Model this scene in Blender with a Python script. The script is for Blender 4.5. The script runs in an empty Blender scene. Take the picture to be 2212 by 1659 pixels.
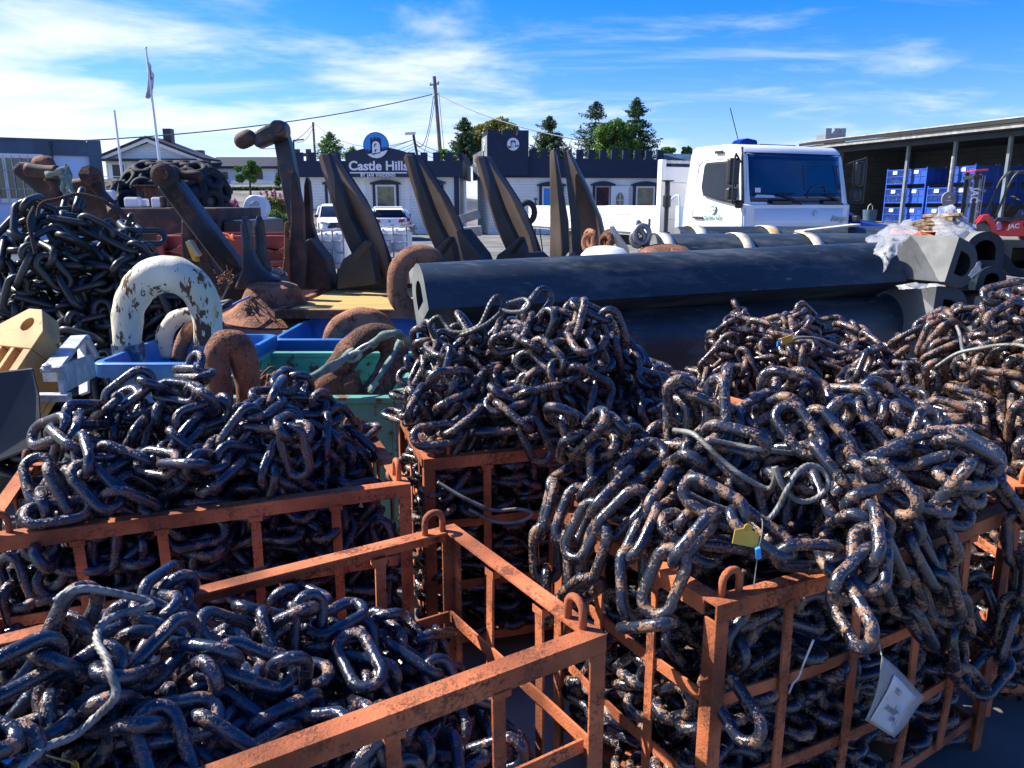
import bpy, math, random, base64
import numpy as np
from mathutils import Vector, Matrix, Quaternion
import mathutils.noise as mn
C = bpy.context.scene.collection
scene = bpy.context.scene
R = math.radians
EYE = 1.8
PITCH = 13.2
FPX = 1659.0            # focal length of the photograph in pixels of a 2212 wide copy
# ------------------------------------------------------------------ camera
cam = bpy.data.cameras.new("camera")
cam.sensor_width = 36.0
cam.lens = 36.0 * FPX / 2212.0
cam.clip_start = 0.05
cam.clip_end = 4000
camo = bpy.data.objects.new("camera", cam)
camo.location = (0, 0, EYE)
camo.rotation_euler = (R(90 - PITCH), 0, 0)
C.objects.link(camo)
scene.camera = camo
# ------------------------------------------------------------------ light
SUN_EL = R(43)
SUN_DIR = Vector((-0.93, 0.30, 0)).normalized()      # horizontal direction towards the sun
sunv = Vector((SUN_DIR.x * math.cos(SUN_EL), SUN_DIR.y * math.cos(SUN_EL), math.sin(SUN_EL)))
sun = bpy.data.lights.new("sun", 'SUN')
sun.energy = 5.0
sun.angle = R(0.5)
sun.color = (1.0, 0.94, 0.84)
suno = bpy.data.objects.new("sun", sun)
suno.rotation_euler = (-sunv).to_track_quat('-Z', 'Y').to_euler()
suno.location = (-20, 5, 30)
C.objects.link(suno)
scene.view_settings.view_transform = 'Standard'
scene.view_settings.look = 'None'
scene.view_settings.exposure = 1.05
scene.view_settings.gamma = 1.0
scene.cycles.max_bounces = 8
scene.cycles.transparent_max_bounces = 16
world = bpy.data.worlds.new("World")
scene.world = world
world.use_nodes = True
wn = world.node_tree.nodes
wl = world.node_tree.links
bg = wn['Background']
sky = wn.new('ShaderNodeTexSky')
sky.sky_type = 'NISHITA'
sky.sun_disc = False
sky.sun_elevation = SUN_EL
sky.sun_rotation = math.atan2(SUN_DIR.x, SUN_DIR.y)
sky.air_density = 1.0
sky.dust_density = 0.4
sky.ozone_density = 2.5
hs = wn.new('ShaderNodeHueSaturation')
hs.inputs['Saturation'].default_value = 1.6
hs.inputs['Value'].default_value = 0.72
wl.new(sky.outputs[0], hs.inputs['Color'])
tc = wn.new('ShaderNodeTexCoord')
sep = wn.new('ShaderNodeSeparateXYZ')
wl.new(tc.outputs['Generated'], sep.inputs[0])
def wmath(op, a, b=None, c=None, clamp=False):
 n = wn.new('ShaderNodeMath'); n.operation = op; n.use_clamp = clamp
 for i, q in enumerate((a, b, c)):
  if q is None: continue
  if isinstance(q, (int, float)): n.inputs[i].default_value = q
  else: wl.new(q, n.inputs[i])
 return n.outputs[0]
zz = wmath('ADD', wmath('MAXIMUM', sep.outputs[2], 0.0), 0.11)
px_ = wmath('DIVIDE', sep.outputs[0], zz)
py_ = wmath('DIVIDE', sep.outputs[1], zz)
comb = wn.new('ShaderNodeCombineXYZ')
wl.new(px_, comb.inputs[0]); wl.new(py_, comb.inputs[1])
def wnoise(scale, detail, rough, sx, sy, rot, ox=0.0):
 mp = wn.new('ShaderNodeMapping')
 mp.inputs['Scale'].default_value = (sx, sy, 1)
 mp.inputs['Rotation'].default_value = (0, 0, rot)
 mp.inputs['Location'].default_value = (ox, ox * .7, 0)
 wl.new(comb.outputs[0], mp.inputs[0])
 nz = wn.new('ShaderNodeTexNoise')
 nz.inputs['Scale'].default_value = scale
 nz.inputs['Detail'].default_value = detail
 nz.inputs['Roughness'].default_value = rough
 nz.inputs['Distortion'].default_value = .35
 wl.new(mp.outputs[0], nz.inputs['Vector'])
 return nz.outputs[0]
n1 = wnoise(0.9, 9, .58, 1.0, 1.3, .4, 3.1)
n2 = wnoise(1.5, 8, .6, .35, 1.4, -.35, 8.3)
# the cloud bank is heavier towards the left and lower down, thin streaks to the right
azi = wmath('MULTIPLY', wmath('DIVIDE', sep.outputs[0], wmath('ADD', wmath('ABSOLUTE', sep.outputs[1]), .2)), -0.22)
low = wmath('MULTIPLY', wmath('SUBTRACT', .27, sep.outputs[2]), .62)
bank = wmath('ADD', wmath('ADD', n1, azi), low)
m1 = wn.new('ShaderNodeMapRange'); m1.interpolation_type = 'SMOOTHSTEP'
wl.new(bank, m1.inputs[0]); m1.inputs[1].default_value = .50; m1.inputs[2].default_value = .80
m2 = wn.new('ShaderNodeMapRange'); m2.interpolation_type = 'SMOOTHSTEP'
wl.new(n2, m2.inputs[0]); m2.inputs[1].default_value = .52; m2.inputs[2].default_value = .80
m2.inputs[4].default_value = .42
mask = wmath('MAXIMUM', m1.outputs[0], m2.outputs[0])
mixc = wn.new('ShaderNodeMixRGB')
wl.new(mask, mixc.inputs[0])
tint = wn.new('ShaderNodeMixRGB'); tint.blend_type = 'MULTIPLY'; tint.inputs[0].default_value = 1
wl.new(hs.outputs[0], tint.inputs[1]); tint.inputs[2].default_value = (.62, .65, 1.05, 1)
wl.new(tint.outputs[0], mixc.inputs[1])
mixc.inputs[2].default_value = (3.35, 3.65, 4.2, 1)
wl.new(mixc.outputs[0], bg.inputs['Color'])
bg.inputs['Strength'].default_value = 0.148
# ------------------------------------------------------------------ helpers
def at(px, py, Y):
 """world point seen at pixel (px, py) of the 2212 wide photograph at depth Y"""
 xc = (px - 1106.0) / FPX; yc = (py - 829.5) / FPX
 p = R(PITCH)
 d = Vector((xc, math.cos(p) - yc * math.sin(p), -(math.sin(p) + yc * math.cos(p))))
 return Vector((0, 0, EYE)) + d * (Y / d.y)
def thing(name, label, cat, loc=(0, 0, 0), rotz=0.0, group=None):
 o = bpy.data.objects.new(name, None); C.objects.link(o)
 o.empty_display_size = .1
 o.location = loc; o.rotation_euler = (0, 0, rotz)
 o['label'] = label; o['category'] = cat
 if group: o['group'] = group
 o.matrix_basis = Matrix.Translation(loc) @ Matrix.Rotation(rotz, 4, 'Z')
 return o
def tag(o, label=None, cat=None, group=None, kind=None):
 if label: o['label'] = label
 if cat: o['category'] = cat
 if group: o['group'] = group
 if kind: o['kind'] = kind
 return o
def dup(root, loc=None, rotz=None, label=None):
 r = root.copy(); C.objects.link(r)
 if loc is not None: r.location = loc
 if rotz is not None: r.rotation_euler = (0, 0, rotz)
 if label: r['label'] = label
 for ch in list(root.children):
  c = ch.copy(); C.objects.link(c); c.parent = r
  for g in ch.children:
   d = g.copy(); C.objects.link(d); d.parent = c
 return r
class MB:
 def __init__(s): s.v = []; s.f = []
 def add(s, vs, fs):
  o = len(s.v); s.v += [tuple(v) for v in vs]; s.f += [tuple(i + o for i in f) for f in fs]; return s
 def box(s, lo, hi):
  v = [(x, y, z) for x in (lo[0], hi[0]) for y in (lo[1], hi[1]) for z in (lo[2], hi[2])]
  return s.add(v, [(0, 1, 3, 2), (4, 6, 7, 5), (0, 4, 5, 1), (2, 3, 7, 6), (0, 2, 6, 4), (1, 5, 7, 3)])
 def obox(s, c, hx, hy, hz):
  c = Vector(c); v = [c + a * Vector(hx) + b * Vector(hy) + d * Vector(hz) for a in (-1, 1) for b in (-1, 1) for d in (-1, 1)]
  return s.add(v, [(0, 1, 3, 2), (4, 6, 7, 5), (0, 4, 5, 1), (2, 3, 7, 6), (0, 2, 6, 4), (1, 5, 7, 3)])
 def cbox(s, c, size, rz=0):
  ca, sa = math.cos(rz), math.sin(rz)
  return s.obox(c, (ca * size[0] / 2, sa * size[0] / 2, 0), (-sa * size[1] / 2, ca * size[1] / 2, 0), (0, 0, size[2] / 2))
 def sweep(s, pts, secs, up=(0, 0, 1), closed=False, cap=True):
  """secs: one 2D section (list) or one per point; section x = side, y = up"""
  P = [Vector(p) for p in pts]; n = len(P)
  if not isinstance(secs[0][0], (tuple, list)): secs = [secs] * n
  m = len(secs[0]); V = []; F = []; upv = Vector(up)
  for i, p in enumerate(P):
   if closed: t = P[(i + 1) % n] - P[i - 1]
   else: t = P[min(i + 1, n - 1)] - P[max(i - 1, 0)]
   t.normalize()
   side = t.cross(upv)
   if side.length < 1e-4: side = t.cross(Vector((0, 1, 0.01)))
   side.normalize(); u2 = side.cross(t).normalized()
   for (a, b) in secs[i]: V.append(p + side * a + u2 * b)
  for i in range(n if closed else n - 1):
   for j in range(m):
    F.append((i * m + j, i * m + (j + 1) % m, ((i + 1) % n) * m + (j + 1) % m, ((i + 1) % n) * m + j))
  if cap and not closed:
   F.append(tuple(range(m - 1, -1, -1))); F.append(tuple((n - 1) * m + j for j in range(m)))
  return s.add(V, F)
 def tube(s, pts, r, n=8, closed=False, lobes=0, twist=40., cap=True):
  """round tube with parallel-transported frame"""
  P = [Vector(p) for p in pts]; N = len(P)
  rr = r if isinstance(r, (list, tuple)) else [r] * N
  V = []; F = []; prev = None; acc = 0.
  for i, p in enumerate(P):
   if closed: t = P[(i + 1) % N] - P[i - 1]
   else: t = P[min(i + 1, N - 1)] - P[max(i - 1, 0)]
   if t.length < 1e-9: t = Vector((0, 0, 1))
   t.normalize()
   if prev is None:
    a = t.cross(Vector((0, 0, 1)))
    if a.length < .05: a = t.cross(Vector((0, 1, 0)))
   else: a = prev - t * prev.dot(t)
   a.normalize(); prev = a; b = t.cross(a)
   if i: acc += (P[i] - P[i - 1]).length
   for j in range(n):
    th = 2 * math.pi * j / n
    q = rr[i]
    if lobes: q *= 1 + .2 * math.cos(lobes * th + acc * twist)
    V.append(p + a * (math.cos(th) * q) + b * (math.sin(th) * q))
  for i in range(N if closed else N - 1):
   for j in range(n):
    F.append((i * n + j, i * n + (j + 1) % n, ((i + 1) % N) * n + (j + 1) % n, ((i + 1) % N) * n + j))
  if cap and not closed:
   F.append(tuple(range(n - 1, -1, -1))); F.append(tuple((N - 1) * n + j for j in range(n)))
  return s.add(V, F)
 def prism(s, poly, vec):
  P = [Vector(p) for p in poly]; n = len(P); v = Vector(vec)
  return s.add(P + [p + v for p in P], [tuple(range(n)), tuple(range(2 * n - 1, n - 1, -1))] + [(i, i + n, (i + 1) % n + n, (i + 1) % n) for i in range(n)])
 def lathe(s, prof, c, axis=(0, 0, 1), n=24):
  """prof: (radius, height) along axis"""
  ax = Vector(axis).normalized(); a = ax.cross(Vector((0, 1, 0)) if abs(ax.y) < .9 else Vector((1, 0, 0))).normalized(); b = ax.cross(a)
  c = Vector(c); V = []; F = []; m = len(prof)
  for i in range(n):
   th = 2 * math.pi * i / n; d = a * math.cos(th) + b * math.sin(th)
   for (r, h) in prof: V.append(c + d * r + ax * h)
  for i in range(n):
   for j in range(m - 1):
    F.append((i * m + j, ((i + 1) % n) * m + j, ((i + 1) % n) * m + j + 1, i * m + j + 1))
  if prof[0][0] > 1e-5: F.append(tuple(i * m for i in range(n))[::-1])
  if prof[-1][0] > 1e-5: F.append(tuple(i * m + m - 1 for i in range(n)))
  return s.add(V, F)
 def build(s, name, mat, parent=None, smooth=False, bevel=0, world=False, label=None, weld=False):
  me = bpy.data.meshes.new(name); me.from_pydata(s.v, [], s.f)
  me.validate()
  if isinstance(mat, (list, tuple)):
   for q in mat: me.materials.append(q)
  else: me.materials.append(mat)
  import bmesh
  b = bmesh.new(); b.from_mesh(me); bmesh.ops.recalc_face_normals(b, faces=b.faces); b.to_mesh(me); b.free()
  o = bpy.data.objects.new(name, me); C.objects.link(o)
  if parent:
   o.parent = parent
   if world:
    pm = parent.matrix_basis.copy()
    if parent.parent: pm = parent.parent.matrix_basis @ parent.matrix_parent_inverse @ pm
    o.matrix_parent_inverse = pm.inverted()
  if smooth:
   me.polygons.foreach_set('use_smooth', [True] * len(me.polygons))
   if smooth == 'auto':
    md = o.modifiers.new('s', 'EDGE_SPLIT'); md.split_angle = R(38)
  if bevel:
   md = o.modifiers.new('b', 'BEVEL'); md.width = bevel; md.segments = 2; md.limit_method = 'ANGLE'; md.angle_limit = R(35)
  if label: o['label'] = label
  return o
def smooth_path(pts, k=6, closed=False):
 """Catmull-Rom through pts"""
 P = [Vector(p) for p in pts]; n = len(P); out = []
 rng = range(n if closed else n - 1)
 for i in rng:
  p0 = P[i - 1] if (closed or i > 0) else P[0] * 2 - P[1]
  p1 = P[i]; p2 = P[(i + 1) % n]
  p3 = P[(i + 2) % n] if (closed or i + 2 < n) else P[-1] * 2 - P[-2]
  for j in range(k):
   t = j / k
   out.append(.5 * ((2 * p1) + (p2 - p0) * t + (2 * p0 - 5 * p1 + 4 * p2 - p3) * t * t + (3 * p1 - p0 - 3 * p2 + p3) * t ** 3))
 if not closed: out.append(P[-1])
 return out
def rect(w, h, ch=0.0):
 w /= 2; h /= 2
 if not ch: return [(-w, -h), (w, -h), (w, h), (-w, h)]
 return [(-w + ch, -h), (w - ch, -h), (w, -h + ch), (w, h - ch), (w - ch, h), (-w + ch, h), (-w, h - ch), (-w, -h + ch)]
# ------------------------------------------------------------------ materials
def mat(name, col, rough=.6, metal=0., spec=.5, col2=None, scale=6., thr=(.45, .6), rough2=None, detail=6., bump=0., bscale=60., coord='pos',
  stretch=(1, 1, 1), col3=None, scale3=2., thr3=(.5, .7), coat=0., trans=0., alpha=1., planks=None, extra_bump=None, var=0.12, metal2=None, bdist=.004, fine=0):
 m = bpy.data.materials.new(name); m.use_nodes = True
 nt = m.node_tree; N = nt.nodes; K = nt.links; b = N['Principled BSDF']
 b.inputs['Roughness'].default_value = rough; b.inputs['Metallic'].default_value = metal
 b.inputs['Specular IOR Level'].default_value = spec
 if coat: b.inputs['Coat Weight'].default_value = coat; b.inputs['Coat Roughness'].default_value = .05
 if trans: b.inputs['Transmission Weight'].default_value = trans
 if alpha < 1: b.inputs['Alpha'].default_value = alpha
 if coord == 'pos':
  g = N.new('ShaderNodeNewGeometry'); src = g.outputs['Position']
 else:
  g = N.new('ShaderNodeTexCoord'); src = g.outputs['Object']
 mp = N.new('ShaderNodeMapping'); mp.inputs['Scale'].default_value = stretch; K.new(src, mp.inputs[0]); src = mp.outputs[0]
 def noise(sc, det=detail, ro=.6):
  n = N.new('ShaderNodeTexNoise'); n.inputs['Scale'].default_value = sc; n.inputs['Detail'].default_value = det; n.inputs['Roughness'].default_value = ro
  K.new(src, n.inputs['Vector']); return n.outputs[0]
 def ramp(v, a, c):
  r = N.new('ShaderNodeMapRange'); r.interpolation_type = 'SMOOTHSTEP'; K.new(v, r.inputs[0]); r.inputs[1].default_value = a; r.inputs[2].default_value = c; return r.outputs[0]
 def mixc(fac, a, c):
  x = N.new('ShaderNodeMixRGB')
  if isinstance(fac, float): x.inputs[0].default_value = fac
  else: K.new(fac, x.inputs[0])
  for i, q in ((1, a), (2, c)):
   if isinstance(q, tuple): x.inputs[i].default_value = (*q[:3], 1)
   else: K.new(q, x.inputs[i])
  return x.outputs[0]
 # gentle overall variation of the base colour
 v = noise(scale * .37 + .5, 4, .5)
 lo = tuple(max(0, q * (1 - var * 1.6)) for q in col); hi = tuple(min(1, q * (1 + var * 1.6)) for q in col)
 c = mixc(ramp(v, .3, .7), lo, hi)
 if planks:
  axis, pw, dark = planks
  sp = N.new('ShaderNodeSeparateXYZ'); K.new(src, sp.inputs[0])
  mm = N.new('ShaderNodeMath'); mm.operation = 'DIVIDE'; K.new(sp.outputs[axis], mm.inputs[0]); mm.inputs[1].default_value = pw
  fr = N.new('ShaderNodeMath'); fr.operation = 'FRACT'; K.new(mm.outputs[0], fr.inputs[0])
  lt = N.new('ShaderNodeMath'); lt.operation = 'LESS_THAN'; K.new(fr.outputs[0], lt.inputs[0]); lt.inputs[1].default_value = .1
  c = mixc(lt.outputs[0], c, tuple(q * dark for q in col))
 fac = None
 if col2 is not None:
  nv = noise(scale)
  if fine:                    # break the patches up into speckles
   fm = N.new('ShaderNodeMath'); fm.operation = 'MULTIPLY_ADD'; K.new(noise(fine, 3), fm.inputs[0]); fm.inputs[1].default_value = .4
   f2 = N.new('ShaderNodeMath'); f2.operation = 'MULTIPLY'; K.new(nv, f2.inputs[0]); f2.inputs[1].default_value = .6; K.new(f2.outputs[0], fm.inputs[2]); nv = fm.outputs[0]
  fac = ramp(nv, thr[0], thr[1])
  c = mixc(fac, c, col2)
  if rough2 is not None:
   x = N.new('ShaderNodeMapRange'); K.new(fac, x.inputs[0]); x.inputs[3].default_value = rough; x.inputs[4].default_value = rough2
   K.new(x.outputs[0], b.inputs['Roughness'])
  if metal2 is not None:
   x = N.new('ShaderNodeMapRange'); K.new(fac, x.inputs[0]); x.inputs[3].default_value = metal; x.inputs[4].default_value = metal2
   K.new(x.outputs[0], b.inputs['Metallic'])
 if col3 is not None:
  f3 = ramp(noise(scale3), thr3[0], thr3[1])
  c = mixc(f3, c, col3)
 K.new(c, b.inputs['Base Color'])
 if bump:
  bp = N.new('ShaderNodeBump'); bp.inputs['Strength'].default_value = bump; bp.inputs['Distance'].default_value = bdist
  h = noise(bscale, 5, .65)
  if fac is not None:
   ad = N.new('ShaderNodeMath'); ad.operation = 'MULTIPLY_ADD'; K.new(fac, ad.inputs[0]); ad.inputs[1].default_value = -.35; K.new(h, ad.inputs[2]); h = ad.outputs[0]
  K.new(h, bp.inputs['Height']); K.new(bp.outputs[0], b.inputs['Normal'])
 return m
RUST = (.30, .115, .055)
M = {}
def chain_mat(name, amt, paint, rust):
 return mat(name, paint, .20, 0., .8, col2=rust, scale=26, fine=150, thr=(.585 - amt, .64 - amt), rough2=.6, detail=9, bump=.6, bscale=60, coat=0., var=.3, bdist=.004,
               col3=(.22, .23, .26), scale3=60, thr3=(.69, .76))
M['chainF'] = chain_mat('blackened_chain_steel', .055, (.014, .022, .042), (.22, .095, .05))
M['chainL'] = chain_mat('blackened_chain_steel_b', .055, (.014, .020, .038), (.18, .08, .05))
M['chainM'] = chain_mat('weathered_chain_steel', .07, (.014, .019, .032), (.19, .09, .05))
M['chainR'] = chain_mat('tarred_chain_steel', .07, (.014, .020, .036), (.25, .13, .065))
M['chainP'] = chain_mat('brown_chain_steel', .083, (.015, .018, .028), (.20, .10, .052))
M['chainB'] = mat('matt_black_chain_paint', (.022, .026, .027), .38, 0, .5, bump=.3, bscale=50, var=.2, bdist=.003)
M['chainS'] = mat('rusted_small_chain', (.17, .065, .035), .85, col2=(.08, .035, .02), scale=40, bump=.6, bscale=120)
M['cage'] = mat('rusty_cage_steel', (.42, .125, .05), .8, 0, .3, col2=(.15, .05, .026), scale=9, fine=120, thr=(.5, .62), bump=1., bscale=150, detail=9, var=.35, bdist=.003,
    col3=(.42, .15, .06), scale3=5, thr3=(.55, .75))
M['rust'] = mat('brown_rust', (.19, .085, .05), .85, 0, .3, col2=(.08, .042, .032), scale=9, fine=70, thr=(.47, .58), bump=1., bscale=60, var=.3, bdist=.01, col3=(.30, .15, .08), scale3=30, thr3=(.58, .68))
M['rustor'] = mat('orange_rust', (.26, .115, .065), .85, 0, .3, col2=(.11, .05, .033), scale=7, fine=60, thr=(.48, .60), bump=1., bscale=70, var=.3, bdist=.01, col3=(.36, .19, .11), scale3=26, thr3=(.58, .68))
M['rustdk'] = mat('dark_rust', (.085, .045, .035), .75, 0, .4, col2=(.035, .03, .035), scale=7, thr=(.4, .62), bump=.6, bscale=60, var=.3)
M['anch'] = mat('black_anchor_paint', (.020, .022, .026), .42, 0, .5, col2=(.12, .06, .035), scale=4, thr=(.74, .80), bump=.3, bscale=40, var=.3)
M['anchlit'] = mat('sunlit_anchor_face', (.13, .10, .085), .7, 0, .4, col2=(.26, .10, .05), scale=3.5, thr=(.70, .74), bump=.3, bscale=50, var=.2)  # lighter brown tone puts the sunlight into the black plates' faces
M['anchbl'] = mat('blue_black_shank', (.020, .032, .050), .45, 0, .5, col2=(.10, .055, .035), scale=6, thr=(.52, .68), bump=.6, bscale=50, var=.4)
M['white_sh'] = mat('flaking_white_paint', (.68, .64, .47), .5, 0, .4, col2=(.12, .062, .03), scale=5, fine=24, thr=(.526, .552), rough2=.85, detail=12, bump=.8, bscale=50,
     col3=(.55, .40, .12), scale3=3.2, thr3=(.58, .68), stretch=(1.6, 1.6, .6), var=.12)
M['rubber'] = mat('black_rubber', (.020, .032, .046), .42, 0, .45, col2=(.065, .078, .09), scale=2.5, fine=13, thr=(.47, .66), rough2=.6, bump=.25, bscale=55, stretch=(.5, 2, 2.0), detail=11, var=.25,
                  col3=(.11, .12, .12), scale3=16, thr3=(.64, .72))
M['rubberlit'] = mat('sunlit_rubber', (.15, .157, .16), .7, 0, .3, col2=(.23, .235, .23), scale=4, thr=(.4, .7), bump=.2, bscale=80, stretch=(1, 1, 1), detail=9, var=.12)  # rubber toned paler to carry the sunlight on the short fenders
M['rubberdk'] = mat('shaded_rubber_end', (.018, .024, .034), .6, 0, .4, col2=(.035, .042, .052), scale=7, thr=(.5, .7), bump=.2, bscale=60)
M['rubberend'] = mat('cut_rubber_end', (.13, .145, .15), .75, 0, .3, col2=(.19, .2, .2), scale=8, thr=(.4, .7), bump=.4, bscale=70)
M['bluetub'] = mat('blue_plastic', (.022, .15, .43), .42, 0, .5, col2=(.05, .22, .50), scale=5, thr=(.5, .7), bump=.08, bscale=30, var=.1)
M['green'] = mat('green_paint_rusting', (.10, .33, .25), .5, 0, .45, col2=(.15, .06, .03), scale=9, thr=(.56, .62), rough2=.85, bump=.4, bscale=70, var=.15)
M['wood'] = mat('yellow_planks', (.52, .37, .13), .7, 0, .3, col2=(.42, .28, .09), scale=5, thr=(.45, .65), stretch=(.3, 6, 1), planks=(1, .095, .45), coord='pos', bump=.3, bscale=40)
M['woodgrey'] = mat('weathered_wood', (.28, .24, .18), .8, 0, .3, col2=(.13, .10, .07), scale=8, thr=(.45, .65), stretch=(1, 1, 6), bump=.4, bscale=40)
M['orange_cast'] = mat('ochre_paint', (.48, .27, .095), .65, 0, .35, col2=(.20, .10, .05), scale=16, thr=(.62, .70), bump=.4, bscale=90, detail=9, var=.15)
M['galv'] = mat('galvanised_steel', (.50, .52, .53), .5, .35, .5, col2=(.36, .38, .39), scale=14, thr=(.45, .6), bump=.12, bscale=60, var=.15)
M['wire'] = mat('steel_rope', (.20, .20, .19), .55, .2, .5, col2=(.07, .065, .06), scale=25, thr=(.5, .7), var=.2)
M['wiredk'] = mat('dark_steel_rope', (.055, .055, .058), .45, .3, .5, col2=(.12, .12, .12), scale=40, thr=(.5, .7), var=.2)
M['strap'] = mat('pale_strap', (.62, .58, .48), .6, 0, .3, col2=(.45, .28, .09), scale=5, thr=(.52, .66), bump=.3, bscale=60)
M['sling'] = mat('grey_green_webbing', (.30, .36, .30), .8, 0, .2, col2=(.14, .22, .18), scale=12, thr=(.45, .6), bump=.5, bscale=160)
M['yellow'] = mat('yellow_plastic', (.72, .45, .05), .5, 0, .4, col2=(.45, .20, .03), scale=30, thr=(.6, .75))
M['bluetag'] = mat('blue_plastic_tag', (.03, .25, .62), .4)
M['paper'] = mat('weathered_paper', (.62, .64, .63), .5, 0, .5, col2=(.25, .20, .15), scale=9, thr=(.60, .72), bump=.2, bscale=30, var=.1)
M['film'] = mat('clear_document_sleeve', (.55, .57, .56), .25, 0, .5, alpha=.45)
M['plastic'] = mat('clear_plastic_sheeting', (.66, .68, .68), .15, 0, .8, alpha=.34, bump=.9, bscale=18, bdist=.02, coord='pos')
M['orange_sheet'] = mat('faded_orange_sheet', (.62, .19, .10), .7, 0, .3, col2=(.50, .13, .08), scale=7)
M['white'] = mat('white_vehicle_paint', (.80, .80, .80), .3, 0, .5, coat=.5, var=.015)
M['whitedull'] = mat('white_boards', (.74, .75, .75), .5, 0, .4, var=.04)
M['blackpl'] = mat('black_plastic', (.022, .023, .025), .4, 0, .5, var=.1)
M['glass'] = mat('dark_window_glass', (.010, .016, .030), .05, 0, .35, var=.1)
M['glassblue'] = mat('tinted_windscreen', (.008, .022, .075), .06, 0, .7, var=.15)
M['navy'] = mat('dark_blue_boards', (.012, .024, .060), .6, 0, .35, planks=(2, .14, .45), var=.08)
M['navyplain'] = mat('dark_blue_paint', (.011, .022, .056), .5, 0, .4, var=.06)
M['siding'] = mat('white_weatherboard', (.78, .78, .74), .65, 0, .3, planks=(2, .155, .62), var=.03)
M['sidingw'] = mat('shade_blue_weatherboard', (.74, .82, .86), .65, 0, .3, planks=(2, .20, .7), var=.03)  # white boards with the blue of their shade mixed into the colour
M['sidinggrey'] = mat('grey_weatherboard', (.20, .22, .24), .65, 0, .3, planks=(2, .155, .6), var=.05)
M['frame'] = mat('white_frame_paint', (.78, .78, .78), .45, var=.02)
M['rooftile'] = mat('dark_roof_tiles', (.028, .027, .031), .6, 0, .4, planks=(2, .16, .4), var=.2)
M['roofred'] = mat('brown_roof_tiles', (.10, .06, .05), .7, 0, .4, planks=(2, .16, .4), var=.2)
M['contain'] = mat('pale_cabin_panel', (.48, .62, .82), .5, 0, .4, col2=(.44, .57, .76), scale=2, thr=(.45, .65), var=.04)
M['contdk'] = mat('slate_blue_frame', (.055, .10, .15), .5, 0, .4, col2=(.12, .17, .22), scale=5, thr=(.6, .7), var=.15)
M['asphalt'] = mat('yard_asphalt', (.13, .13, .12), .9, 0, .3, col2=(.20, .195, .18), scale=.8, thr=(.4, .65), bump=.5, bscale=90, var=.15, detail=9)
M['bark'] = mat('bark', (.10, .075, .055), .9, bump=.6, bscale=30)
M['redskip'] = mat('faded_red_paint', (.30, .055, .05), .6, 0, .4, col2=(.38, .10, .08), scale=3, thr=(.5, .7), var=.12)
M['redpaint'] = mat('red_machine_paint', (.62, .016, .014), .3, 0, .5, coat=.4, var=.05)
M['cratebl'] = mat('blue_steel_paint', (.022, .085, .42), .4, 0, .5, var=.12)
M['tyre'] = mat('tyre_rubber', (.020, .021, .023), .75, 0, .3, bump=.3, bscale=60, var=.2)
M['ibc'] = mat('translucent_white_plastic', (.72, .75, .77), .35, 0, .5, var=.05)
M['steel'] = mat('plain_steel', (.30, .30, .31), .4, .6, .5, var=.15)
M['woodpole'] = mat('grey_pole_wood', (.24, .20, .15), .85, 0, .3, stretch=(1, 1, .2), col2=(.15, .12, .09), scale=12)
M['carblue'] = mat('deep_blue_paint', (.012, .03, .30), .25, 0, .5, coat=.6, var=.05)
M['carorange'] = mat('orange_decal', (.65, .18, .03), .4)
M['lampred'] = mat('red_lamp_lens', (.45, .01, .02), .2, 0, .6)
M['logoblue'] = mat('sign_sky_blue', (.02, .24, .68), .45, var=.02)
M['logowhite'] = mat('sign_white', (.74, .76, .82), .45, var=.02)
M['logoteal'] = mat('sign_teal', (.03, .22, .20), .5, var=.02)
M['beacon'] = mat('blue_beacon_lens', (.006, .015, .20), .15, 0, .6, var=.1)
M['concrete'] = mat('grey_concrete', (.33, .33, .32), .85, 0, .3, col2=(.25, .25, .24), scale=5, bump=.3, bscale=60, var=.1)
M['graffiti'] = mat('yellow_green_marker', (.35, .45, .10), .7)
M['rope'] = mat('dark_rope', (.045, .035, .035), .85, 0, .2, bump=.8, bscale=150)
M['ropegreen'] = mat('green_white_rope', (.30, .45, .38), .8, col2=(.6, .6, .55), scale=30, thr=(.45, .55))
def leaf_mat(name, col, col2, emis=0):
 m = bpy.data.materials.new(name); m.use_nodes = True
 N = m.node_tree.nodes; K = m.node_tree.links; b = N['Principled BSDF']
 g = N.new('ShaderNodeNewGeometry')
 nz = N.new('ShaderNodeTexNoise'); nz.inputs['Scale'].default_value = 1.7; nz.inputs['Detail'].default_value = 6
 K.new(g.outputs['Position'], nz.inputs['Vector'])
 mr = N.new('ShaderNodeMapRange'); K.new(nz.outputs[0], mr.inputs[0]); mr.inputs[1].default_value = .38; mr.inputs[2].default_value = .62
 mx = N.new('ShaderNodeMixRGB'); K.new(mr.outputs[0], mx.inputs[0]); mx.inputs[1].default_value = (*col, 1); mx.inputs[2].default_value = (*col2, 1)
 K.new(mx.outputs[0], b.inputs['Base Color']); b.inputs['Roughness'].default_value = .6
 tr = N.new('ShaderNodeBsdfTranslucent'); K.new(mx.outputs[0], tr.inputs['Color'])
 ms = N.new('ShaderNodeMixShader'); ms.inputs[0].default_value = .3
 K.new(b.outputs[0], ms.inputs[1]); K.new(tr.outputs[0], ms.inputs[2]); K.new(ms.outputs[0], N['Material Output'].inputs['Surface'])
 return m
M['leafdark'] = leaf_mat('spruce_needles', (.025, .065, .03), (.06, .12, .045))
M['leafmid'] = leaf_mat('green_leaves', (.06, .15, .025), (.14, .25, .045))
M['leafyel'] = leaf_mat('yellow_green_leaves', (.12, .15, .03), (.24, .22, .05))
M['leafhedge'] = leaf_mat('hedge_leaves', (.02, .055, .015), (.07, .13, .03))
M['pink'] = leaf_mat('pink_blossom', (.35, .12, .22), (.50, .22, .34))
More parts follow.
